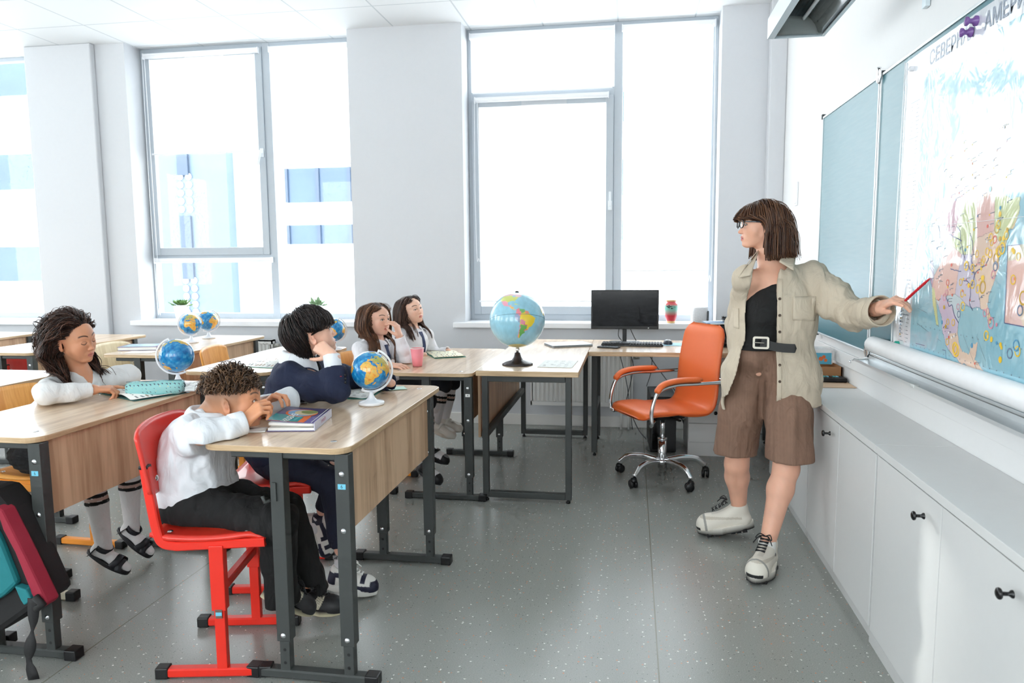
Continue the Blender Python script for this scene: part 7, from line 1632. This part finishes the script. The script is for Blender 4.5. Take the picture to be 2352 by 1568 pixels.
# ---------------------------------------------------------------- girl in white at the left desk
def girl_left():
    skin = (206,146,112)
    H = Head(at(172, 779, 2.84), -3, -6, 9, .203)
    J = dict(nb=at(184, 862, 2.88), chest=at(172, 925, 2.87), pel=V3(-2.62,2.86,.56), shR=at(112, 893, 2.76), shL=at(240, 872, 3.0), elR=at(108, 905, 2.60), wrR=at(208, 895, 2.735), elL=at(298, 862, 3.13), wrL=at(225, 886, 3.08), face=dict(nose=.85, eyeopen=0, cheek=1))
    J['hipR'] = J['pel']+V3(.02,-.065,-.02); J['hipL'] = J['pel']+V3(.02,.065,-.02); J['knR'] = at(212, 1085, 2.76); J['anR'] = at(240, 1262, 2.76); J['knL'] = at(296, 1062, 2.95); J['anL'] = at(303, 1212, 2.95)
    f = nrm_(at(262, 893, 2.80)-J['wrR'])
    P_ = kid_body(H, J, skin, .80, [dict(w=J['wrR']+f*.005, fwd=f+V3(0,0,.05), up=nrm_(V3(-.1,-.25,.95)), side=1, curls=((6,8,4),(42,58,24),(46,60,26),(50,62,28)), spread=(-6,0,3,6), thumbdir=nrm_(f+V3(0,.2,-.35)))])
    P = mk('person', join_vf(P_), SKINM, None, face_paint(H, skin, (196,116,104), (40,28,26), blush=.6, browz=.115, closed=True)); tag(P, 'girl with dark wavy hair in white blouse looking down at her book', 'person')
    eyes(H, P, H.w(1.2,0,-1.0), (40,28,22))
    def keep(x, y, z): return (z > -.25) & ~((x > .22) & (z < .30)) & ~((x > .14) & (z < .17)) & ~((x > -.05) & (z < .10))
    r = scalp(3800, keep, 14); D = tang(r, np.stack([-1+0*r[:, 0], .35*np.sign(r[:, 1])+.0*r[:, 0], -.15+0*r[:, 0]], 1))
    def xm(Q, lay):
        ay = np.abs(Q[:, 1]); m = (Q[:, 2] < .16) & (Q[:, 2] > -.28) & (Q[:, 0] > -.13) & (ay > .1); Q[m, 0] = -.13+(Q[m, 0]+.13)*.25; m = (Q[:, 2] < -.35); Q[m, 0] += .012*(1+lay[m]*10); return Q
    nk = [(H.w(-.12,0,-.25), J['nb'], .045), (J['shR']+V3(0,0,-.01), J['shL']+V3(0,0,-.01), .056), (J['nb']+V3(0,0,-.02), J['chest'], .075), (J['chest'], J['pel'], .14), (J['shR'], J['elR'], .056)]
    hair(H, P, r, D, np.random.RandomState(5).uniform(1.35, 1.75, len(r)), lambda r: -1.06+.12*np.abs(r[:, 1])+.22*(r[:, 1] > 0), 20, .07, (.01,.13), .0014, ((26,17,17),(92,60,46)), curl=.24, curlf=2.6, xmax=xm, body=nk, noise=.16, seed=9, taper=.35, hug=.12)
    r = scalp(1700, lambda x, y, z: (z > -.2) & (z < .35) & (x < .0) & (x > -.4), 77); D = tang(r, np.stack([-.6+0*r[:, 0], .5*np.sign(r[:, 1]), -.8+0*r[:, 0]], 1))
    def xm3(Q, lay):
        Q = xm(Q, lay); m = Q[:, 2] < -.25; k = .16; Q[m, 0] += (-.10+.15*np.sin(lay[m]*90)-Q[m, 0])*k; Q[m, 1] += (np.sign(Q[m, 1])*(.36+.9*lay[m])-Q[m, 1])*k; return Q
    hair(H, P, r, D, np.full(len(r), 1.6), lambda r: np.where(r[:, 1] > 0, -.74, -1.10), 22, .07, (.01,.13), .0014, ((26,17,17),(96,62,48)), curl=.2, curlf=2.8, xmax=xm3, body=nk, noise=.12, seed=19, taper=.35)
    Cc = SDF(.004); Cc.ell(H.w(-.08,0,.11), np.array((.45,.37,.41))*H.s, H.R, .01); Cc.ell(H.w(-.24,0,-.20), np.array((.25,.33,.45))*H.s, H.R, .04)
    Cc.carve.append(lambda Q: (lambda L: (L[:, 0]-np.interp(L[:, 2], [-.9,-.2,.10,.22,.36,.5], [-.16,-.14,-.10,.14,.27,.3]))*H.s)(H.loc(Q))); mk('hair', Cc.mesh(1), HAIRM, P, lin(30,20,19))
    S = SDF(.0044); S.ell(J['chest']+V3(-.02,0,-.02), (.105,.145,.125), None, .04); S.cap(J['shR'], J['shL']+V3(0,-.01,0), .046, .046, .04); S.cap(J['nb']+V3(-.006,0,-.008), J['chest'], .060, .105, .04); S.cap(J['chest']+V3(-.04,-.01,-.03), J['pel']+V3(.0,0,.04), .11, .13, .05)
    arm_sleeve(S, J['shR'], J['elR'], J['wrR'], (.050,.046,.032), .006); arm_sleeve(S, J['shL'], J['elL'], J['wrL'], (.052,.046,.036), .0); cuff_end(S, J['elR'], J['wrR'], .0215, .002); cuff_end(S, J['elL'], J['wrL'], .028)
    S.disp = calm(folds((1,1,.9), .006, 71, 15), J['wrR']); hd_ = nrm_(V3(1,-.1,-.1)); S.cap(J['nb']+hd_*.05+V3(0,0,.0), J['nb']+hd_*.10+V3(0,0,-.05), .020, .008, .008, -1); S.cap(J['nb']+V3(0,0,.0), J['nb']+V3(.01,0,.06), .042, .052, .006, -1)
    S.carve.append(lambda Q: np.where((Q[:, 0] > -2.455) & (Q[:, 2] < .797), .02, -1)); BL = lin(222,222,222)
    b = mk('blouse', S.mesh(2), CLOTH, P, clothpaint(BL)); mb = MB()
    for k in range(2): mb.lathe(J['nb']+hd_*.085+V3(.004+.012*k,-.004,-.045-.03*k), [(0, .003), (.0045, .002), (.005, 0)], seg=12, R=Matrix.Rotation(PI/2, 3, 'Y'))
    mb.build('button', mat('pearl', (236,232,226), .2), b)
    T = SDF(.006); T.ell(J['pel']+V3(.03,0,-.03), (.15,.16,.085), None, .05)
    for s in 'RL': T.cap(J['hip'+s]+V3(.02,0,-.01), J['kn'+s]*.8+J['hip'+s]*.2, .082, .075, .05)
    T.disp = lambda Q: .003*np.sin(Q[:, 2]*260+3*np.sin(Q[:, 0]*20)); mk('skirt', T.mesh(1), SUIT, P, lin(22,22,25))
    for s, heel, toe in (('R', at(200, 1272, 2.74), W(292, 1318, z=.012)), ('L', at(268, 1220, 2.93), W(343, 1280, z=.012))):
        kn, an = J['kn'+s], J['an'+s]; Sk = SDF(.0032); Sk.cap(kn*.9+an*.1, kn*.62+an*.38, .044, .046, .01); Sk.cap(kn*.62+an*.38, an, .046, .031, .01); hv, tv = heel, toe; dd = nrm_(tv-hv); M, L = shoe_M(hv, tv)
        Mn = np.array(M); pl = lambda x, y, z: Mn[:3, :3]@V3(x, y, z)+Mn[:3, 3]; Ls = .2
        Sk.cap(an, pl(-Ls*.30, 0, .040), .030, .028, .015); Sk.cap(pl(-Ls*.33, 0, .036), pl(Ls*.10, 0, .032), .024, .027, .015); Sk.cap(pl(Ls*.10, 0, .032), pl(Ls*.40, 0, .026), .028, .019, .012)
        top = kn*.9+an*.1
        def sp(V, kn=kn, an=an):
            t = ((V-kn)@(an-kn))/((an-kn)@(an-kn)); c = np.tile(lin(224,222,222), (len(V), 1)); c[(np.abs(t-.28) < .022) | (np.abs(t-.37) < .022)] = lin(22,20,22); c[np.abs(t-.325) < .020] = lin(190,160,150); return c
        Sk.disp = lambda Q: .0006*np.sin((Q@V3(.6,.5,.2))*1500); mk('sock', Sk.mesh(1), CLOTH, P, sp)
        mb = MB(); n = 34; o = [(Ls/2*math.cos(2*PI*i/n), math.copysign(abs(math.sin(2*PI*i/n))**.8, math.sin(2*PI*i/n))*(.034+.006*math.cos(2*PI*i/n))) for i in range(n)]
        lv = [(0.9, 0), (1, .003), (1.02, .016), (.96, .020)]; mb.add([pl(x*g, y*g, z+.012*max(0, -x/Ls)) for g, z in lv for x, y in o], [tuple(range(n))[::-1]]+[(r*n+i, r*n+(i+1) % n, (r+1)*n+(i+1) % n, (r+1)*n+i) for r in range(3) for i in range(n)]+[tuple(range(3*n, 4*n))]); sn = mb.build('sandal', mat('sandal_black', (28,28,32), .55), P)
        for x0, x1, hh in ((.30, .22, .030), (.12, .24, .040)):
            mb = MB(); mb.sweep(bez([pl(Ls*x0, -.036, .014), pl(Ls*(x0+x1)/2, -.030, hh+.008), pl(Ls*(x0+x1)/2, 0, hh+.024), pl(Ls*(x1), .030, hh+.006), pl(Ls*x1, .036, .014)], 5), [(-.0015,-.013),(.0015,-.013),(.0015,.013),(-.0015,.013)], up=tuple(pl(1,0,0)-pl(0,0,0))); 
            for q_ in (0,): pass
            mb.build('strap', mat('strap_black', (40,40,46), .6), sn)
        mb = MB(); ank = [pl(-Ls*.42, 0, .062)]
        mb.sweep([pl(-Ls*.22+.034*math.cos(a), .034*math.sin(a), .062-.0*math.cos(a)) for a in np.linspace(0, 2*PI, 25)[:-1]], [(-.0013,-.011),(.0013,-.011),(.0013,.011),(-.0013,.011)], up=tuple(pl(0,0,1)-pl(0,0,0)), closed=True)
        for sg in (-1, 1): mb.sweep([pl(-Ls*.40, sg*.028, .014), pl(-Ls*.33, sg*.032, .06)], [(-.012,-.0013),(.012,-.0013),(.012,.0013),(-.012,.0013)])
        mb.build('strap', mat('strap_black', (40,40,46), .6), sn)
    return P
girl_left()

# ---------------------------------------------------------------- the two girls at the low desk
def girl_back(kind):
    if kind == 0:
        skin = (226,176,152); H = Head(at(866, 733, 4.31), -24, 2, 0, .200)
        J = dict(nb=at(864, 785, 4.32), chest=at(858, 812, 4.31), pel=V3(-1.60,4.27,.54), shR=at(826, 802, 4.20), shL=at(906, 798, 4.42), elR=at(838, 842, 4.08), wrR=at(893, 838, 4.10), elL=at(934, 826, 4.32), wrL=at(917, 772, 4.27), face=dict(nose=.8))
        gaze = V3(.5, 3.4, 1.55); f = nrm_(at(884, 744, 4.22)-J['wrL']); lab = 'girl with very long straight brown hair, navy tie and her hand at her mouth'
        hs = [dict(w=J['wrL'], fwd=nrm_(V3(-.15,-.15,1)), up=nrm_(V3(.75,-.2,.1)), side=1, curls=((50,40,20),(46,40,20),(44,42,20),(44,44,22)), spread=(-3,0,3,6), thumbdir=nrm_(V3(-.7,-.1,.35))), dict(w=J['wrR'], fwd=nrm_(V3(.9,.0,-.05)), up=V3(0,-.2,1), side=1, curls=((15,20,10),)*4, thumbdir=nrm_(V3(.8,.5,-.1)))]
        cols = ((54,34,27),(142,98,70)); zl = -1.55; legs = dict(knR=V3(-1.27,4.19,.50), anR=at(968, 1062, 4.20), knL=V3(-1.25,4.33,.50), anL=at(985, 1030, 4.38))
    else:
        skin = (234,188,164); H = Head(at(945, 712, 4.81), -30, 11, 10, .192)
        J = dict(nb=at(944, 756, 4.83), chest=at(946, 785, 4.82), pel=V3(-1.56,4.80,.54), shR=at(915, 775, 4.71), shL=at(980, 770, 4.93), elR=at(925, 830, 4.65), wrR=at(975, 815, 4.68), elL=at(995, 815, 4.95), wrL=at(1030, 806, 4.9), face=dict(nose=.65, eyeopen=.014, cheek=1))
        gaze = V3(.6, 3.4, 2.0); lab = 'small girl with chin raised in white shirt and navy tie, nearest the windows'
        hs = []; cols = ((44,31,28),(112,80,66)); zl = -1.05; legs = dict(knR=at(1015, 882, 4.68), anR=at(1002, 968, 4.66), knL=at(1034, 878, 4.80), anL=at(1022, 960, 4.78))
    J.update(legs); J['hipR'] = J['pel']+V3(.02,-.06,-.02); J['hipL'] = J['pel']+V3(.02,.06,-.02)
    P_ = kid_body(H, J, skin, .76, hs)
    P = mk('person', join_vf(P_), SKINM, None, face_paint(H, skin, (206,118,110), (66,46,40) if kind == 0 else (60,44,40), blush=.9, browz=.105)); tag(P, lab, 'person'); eyes(H, P, gaze, (70,56,48) if kind == 0 else (40,30,26))
    def keep(x, y, z): return (z > -.25) & ~((x > .20) & (z < .33)) & ~((x > .10) & (z < .15)) & ~((x > .02) & (z < .0))
    r = scalp(2800, keep, 24+kind); s = np.where(r[:, 1] > 0, 1., -1.); D = tang(r, np.stack([-.25+0*s, s, -.35+0*s], 1))
    def xm(Q, lay):
        ay = np.abs(Q[:, 1]); m = (Q[:, 2] < .28) & (Q[:, 2] > -.42) & (Q[:, 0] > .06) & (ay > .05); Q[m, 0] = .06+(Q[m, 0]-.06)*.35; m = (Q[:, 2] < .1) & (ay < .2) & (Q[:, 0] > -.3) & (Q[:, 2] > -.5); Q[m, 1] = np.sign(Q[m, 1])*(.2+(ay[m]-.2)*.3); return Q
    bd = [(H.w(-.12,0,-.2), J['nb'], .050), (J['shR'], J['shL'], .052), (J['chest']+V3(0,0,.0), J['pel'], .135), (J['nb']+V3(0,0,-.03), J['chest'], .09), (J['shR'], J['elR'], .048), (J['shL'], J['elL'], .048)]
    hair(H, P, r, D, np.full(len(r), 2.0 if kind == 0 else 1.6), lambda r: zl+.25*np.abs(r[:, 1])+.0*r[:, 0], 24, .13, (.01,.06), .0018, cols, xmax=xm, body=bd, noise=.05, seed=12+kind, taper=.4, hug=.35)
    r = scalp(1800, lambda x, y, z: (z > -.1) & (z < .45) & (x < .12) & (x > -.35), 57); s = np.where(r[:, 1] > 0, 1., -1.); D = tang(r, np.stack([-.25+0*s, s, -.8+0*s], 1)); xt = .10 if kind == 0 else -.02
    def xm3(Q, lay):
        Q = xm(Q, lay); m = Q[:, 2] < -.30; k = .15; Q[m, 0] += (xt+.16*np.sin(lay[m]*120)-Q[m, 0])*k; Q[m, 1] += (np.sign(Q[m, 1])*(.30+1.2*lay[m])-Q[m, 1])*k; return Q
    hair(H, P, r, D, np.full(len(r), 2.1 if kind == 0 else 1.5), lambda r: zl+.3*np.abs(r[:, 1]), 26, .12, (.01,.09), .0017, cols, xmax=xm3, body=bd, noise=.04, seed=32+kind, taper=.4)
    Cc = SDF(.0045); Cc.ell(H.w(-.08,0,.11), np.array((.445,.365,.405))*H.s, H.R, .01); Cc.ell(H.w(-.22,0,-.30), np.array((.22,.34,.5))*H.s, H.R, .04)
    Cc.carve.append(lambda Q: (lambda L: (L[:, 0]-np.interp(L[:, 2], [-.9,-.2,.05,.2,.34,.5], [-.16,-.10,.0,.10,.26,.3]))*H.s)(H.loc(Q))); mk('hair', Cc.mesh(1), HAIRM, P, lin(*cols[0]))
    S = SDF(.0048); S.ell(J['chest']+V3(-.01,0,-.02), (.095,.13,.115), None, .04); S.cap(J['shR'], J['shL'], .044, .044, .04); S.cap(J['nb']+V3(-.01,0,-.02), J['chest'], .046, .09, .04); S.cap(J['chest'], J['pel']+V3(0,0,.04), .10, .12, .05)
    arm_sleeve(S, J['shR'], J['elR'], J['wrR'], (.046,.042,.032)); arm_sleeve(S, J['shL'], J['elL'], J['wrL'], (.046,.042,.034)); cuff_end(S, J['elR'], J['wrR'], .024); cuff_end(S, J['elL'], J['wrL'], .025); S.disp = calm(folds((1,1,.8), .005, 81+kind, 16), J['wrL']); S.carve.append(lambda Q: np.where((Q[:, 0] > -1.39) & (Q[:, 2] < .742), .02, -1)); S.cap(J['nb']+V3(.0,0,.0), J['nb']+V3(.02,0,.07), .043, .052, .006, -1)
    b = mk('blouse', S.mesh(2), CLOTH, P, clothpaint(lin(228,226,230))); az = -24 if kind == 0 else -30
    collar_flap(b, collar_pts(H, J['nb']+V3(0,0,.004), az, .060, open_=20), CLOTH, lin(232,230,234)); bb = bvh_of(b); d = nrm_(V3(math.cos(math.radians(az)), math.sin(math.radians(az)), 0))
    pts = []
    for k in range(7): p = J['nb']+d*.3+V3(0,0,-.012-.032*k); pts.append(drape(bb, tuple(p), tuple(-d), .004+.002*(k == 0)))
    mb = MB(); mb.sweep(pts, [(-.017,-.003),(.017,-.003),(.015,.003),(-.015,.003)], up=tuple(d), scales=[.9,.62,.72,.85,1,1.1,1.2], smooth=False); mb.build('tie', mat('tie_navy', (42,54,92), .6), b)
    T = SDF(.006); T.ell(J['pel']+V3(.03,0,-.03), (.14,.15,.08), None, .05)
    for s_ in 'RL': T.cap(J['hip'+s_]+V3(.02,0,-.01), J['kn'+s_]+V3(.01,0,0), .075, .062, .04)
    T.disp = folds((1,1,1), .004, 7, 16); mk('skirt', T.mesh(1), SUIT, P, lin(26,28,38))
    for i, s_ in enumerate('RL'):
        kn, an = J['kn'+s_], J['an'+s_]; Sk = SDF(.0035); Sk.cap(kn*.82+an*.18, kn*.6+an*.4, .045, .046, .01); Sk.cap(kn*.6+an*.4, an, .046, .030, .01); Sk.cap(an, an+V3(.01,0,-.03), .028, .026, .01)
        def sp(V, kn=kn, an=an):
            t = ((V-kn)@(an-kn))/((an-kn)@(an-kn)); c = np.tile(lin(228,226,230), (len(V), 1)); c[(np.abs(t-.33) < .03) | (np.abs(t-.45) < .03)] = lin(22,20,22); c[np.abs(t-.39) < .025] = lin(200,170,158); return c
        mk('sock', Sk.mesh(1), CLOTH, P, sp)
        if kind == 0:
            hv, tv = ((at(962, 1082, 4.20), W(1006, 1108, y=4.16)), (at(975, 1045, 4.38), W(1022, 1062, y=4.36)))[i]
            pt = lambda x, y, z: np.where(((x > -.02) & (x < .26) & (z > .35))[:, None], lin(226,224,226), lin(20,20,24)); M, L = shoe_M(hv-V3(0,0,.0), tv-V3(0,0,.01)); u = shoe(P, M, .19, .072, dict(sole=lin(24,24,26), soled=lin(24,24,26), soleh=.016, height=.05, paint=pt))
            mb = MB(); Mn = M; mb.sweep(bez([Mn @ Vector((-.02, -.034, .04)), Mn @ Vector((.0, -.02, .068)), Mn @ Vector((.005, 0, .074)), Mn @ Vector((0, .02, .068)), Mn @ Vector((-.02, .034, .04))], 5), [(-.0013,-.011),(.0013,-.011),(.0013,.011),(-.0013,.011)], up=tuple((Mn.to_3x3() @ Vector((1,0,0))))); sb = mb.build('strap', mat('shoe_black', (20,20,24), .35), u)
            if i == 0: mb = MB(); text_geo('bts-bts', .017, frame_at(Mn @ Vector((-.004, -.030, .060)), Mn.to_3x3() @ Vector((.35,.45,.8)), Mn.to_3x3() @ Vector((-1,.1,.2))), mb, 0, True); mb.build('strap_lettering', WHITEL, sb)
        else:
            hv, tv = ((at(998, 985, 4.64), at(1036, 1000, 4.60)), (at(1016, 975, 4.78), at(1052, 985, 4.74)))[i]; WT = lin(222,218,210)
            pt = lambda x, y, z: np.tile(WT, (len(x), 1)); M, L = shoe_M(hv-V3(0,0,.02), tv-V3(0,0,.02)); u = shoe(P, M, .185, .072, dict(sole=lin(206,198,186), soleh=.016, height=.055, paint=pt))
            mb = MB()
            for j in range(3): x = -.02+j*.024; mb.sweep(bez([M @ Vector((x-.006, -.032, .040-.004*j)), M @ Vector((x, -.016, .070-.009*j)), M @ Vector((x+.003, .01, .074-.009*j)), M @ Vector((x+.004, .028, .052-.008*j))], 4), [(-.0016,-.009),(.0016,-.009),(.0016,.009),(-.0016,.009)], up=tuple((M.to_3x3() @ Vector((1,0,0)))))
            mb.build('strap', mat('velcro_white', (232,230,224), .6), u)
    return P
girl_back(0); girl_back(1)
# ================================================================ LIGHT AND CAMERA
w = bpy.data.worlds.new('World'); SC.world = w; w.use_nodes = True
nt = w.node_tree; bg = nt.nodes['Background']
tc = nt.nodes.new('ShaderNodeTexCoord'); sp_ = nt.nodes.new('ShaderNodeSeparateXYZ'); cr = nt.nodes.new('ShaderNodeValToRGB')
nt.links.new(tc.outputs['Generated'], sp_.inputs[0]); nt.links.new(sp_.outputs[2], cr.inputs[0]); nt.links.new(cr.outputs[0], bg.inputs[0])
cr.color_ramp.elements[0].position = 0; cr.color_ramp.elements[0].color = (1,.99,.975,1); cr.color_ramp.elements[1].position = .9; cr.color_ramp.elements[1].color = (.92,.96,1,1)
bg.inputs[1].default_value = WORLD
def portal(loc, rot, sx, sy):
    l = bpy.data.lights.new('window_portal', 'AREA'); l.shape = 'RECTANGLE'; l.size = sx; l.size_y = sy; l.cycles.is_portal = True
    o = bpy.data.objects.new('window_portal', l); COL.objects.link(o); o.location = loc; o.rotation_euler = rot
for a, b in WIN: portal(((a+b)/2, YF+.13, (ZS+ZT)/2), (-PI/2, 0, 0), b-a, ZT-ZS)
for a, b in LHOLES: portal((XL-.21, (a+b)/2, (ZS+3.1)/2), (0, -PI/2, 0), 3.1-ZS, b-a)
for a, b in BHOLES: portal(((a+b)/2, YB-.21, (ZS+3.1)/2), (PI/2, 0, 0), b-a, 3.1-ZS)
cam = bpy.data.cameras.new('camera'); cam.sensor_width = 36; cam.lens = F_PX/2352*36; cam.clip_start = .05
cam.dof.use_dof = True; cam.dof.focus_distance = 3.1; cam.dof.aperture_fstop = 5.
co = bpy.data.objects.new('camera', cam); COL.objects.link(co)
co.matrix_world = Matrix(((CR[0], CU[0], -CF[0], 0), (CR[1], CU[1], -CF[1], 0), (CR[2], CU[2], -CF[2], CAM_H), (0,0,0,1)))
SC.camera = co
vs_ = SC.view_settings; vs_.view_transform = 'Standard'; vs_.look = 'None'; vs_.gamma = 1; vs_.exposure = EXPO; vs_.use_curve_mapping = False
SC.cycles.max_bounces = 7; SC.cycles.diffuse_bounces = 5; SC.cycles.glossy_bounces = 4; SC.cycles.transmission_bounces = 6; SC.cycles.transparent_max_bounces = 10
SC.cycles.sample_clamp_indirect = 12; SC.cycles.caustics_reflective = False; SC.cycles.caustics_refractive = False
SC.cycles.use_denoising = True; SC.cycles.use_adaptive_sampling = True; SC.cycles.adaptive_threshold = .06; SC.cycles.adaptive_min_samples = 12

sl_ = bpy.data.lights.new('sun', 'SUN'); sl_.energy = 2.3; sl_.angle = math.radians(1.2); sl_.color = (1,.96,.9)
so_ = bpy.data.objects.new('sun', sl_); COL.objects.link(so_); so_.location = (-8, 14, 8); so_.rotation_euler = Vector((.862,-1,-.402)).to_track_quat('-Z', 'Y').to_euler()
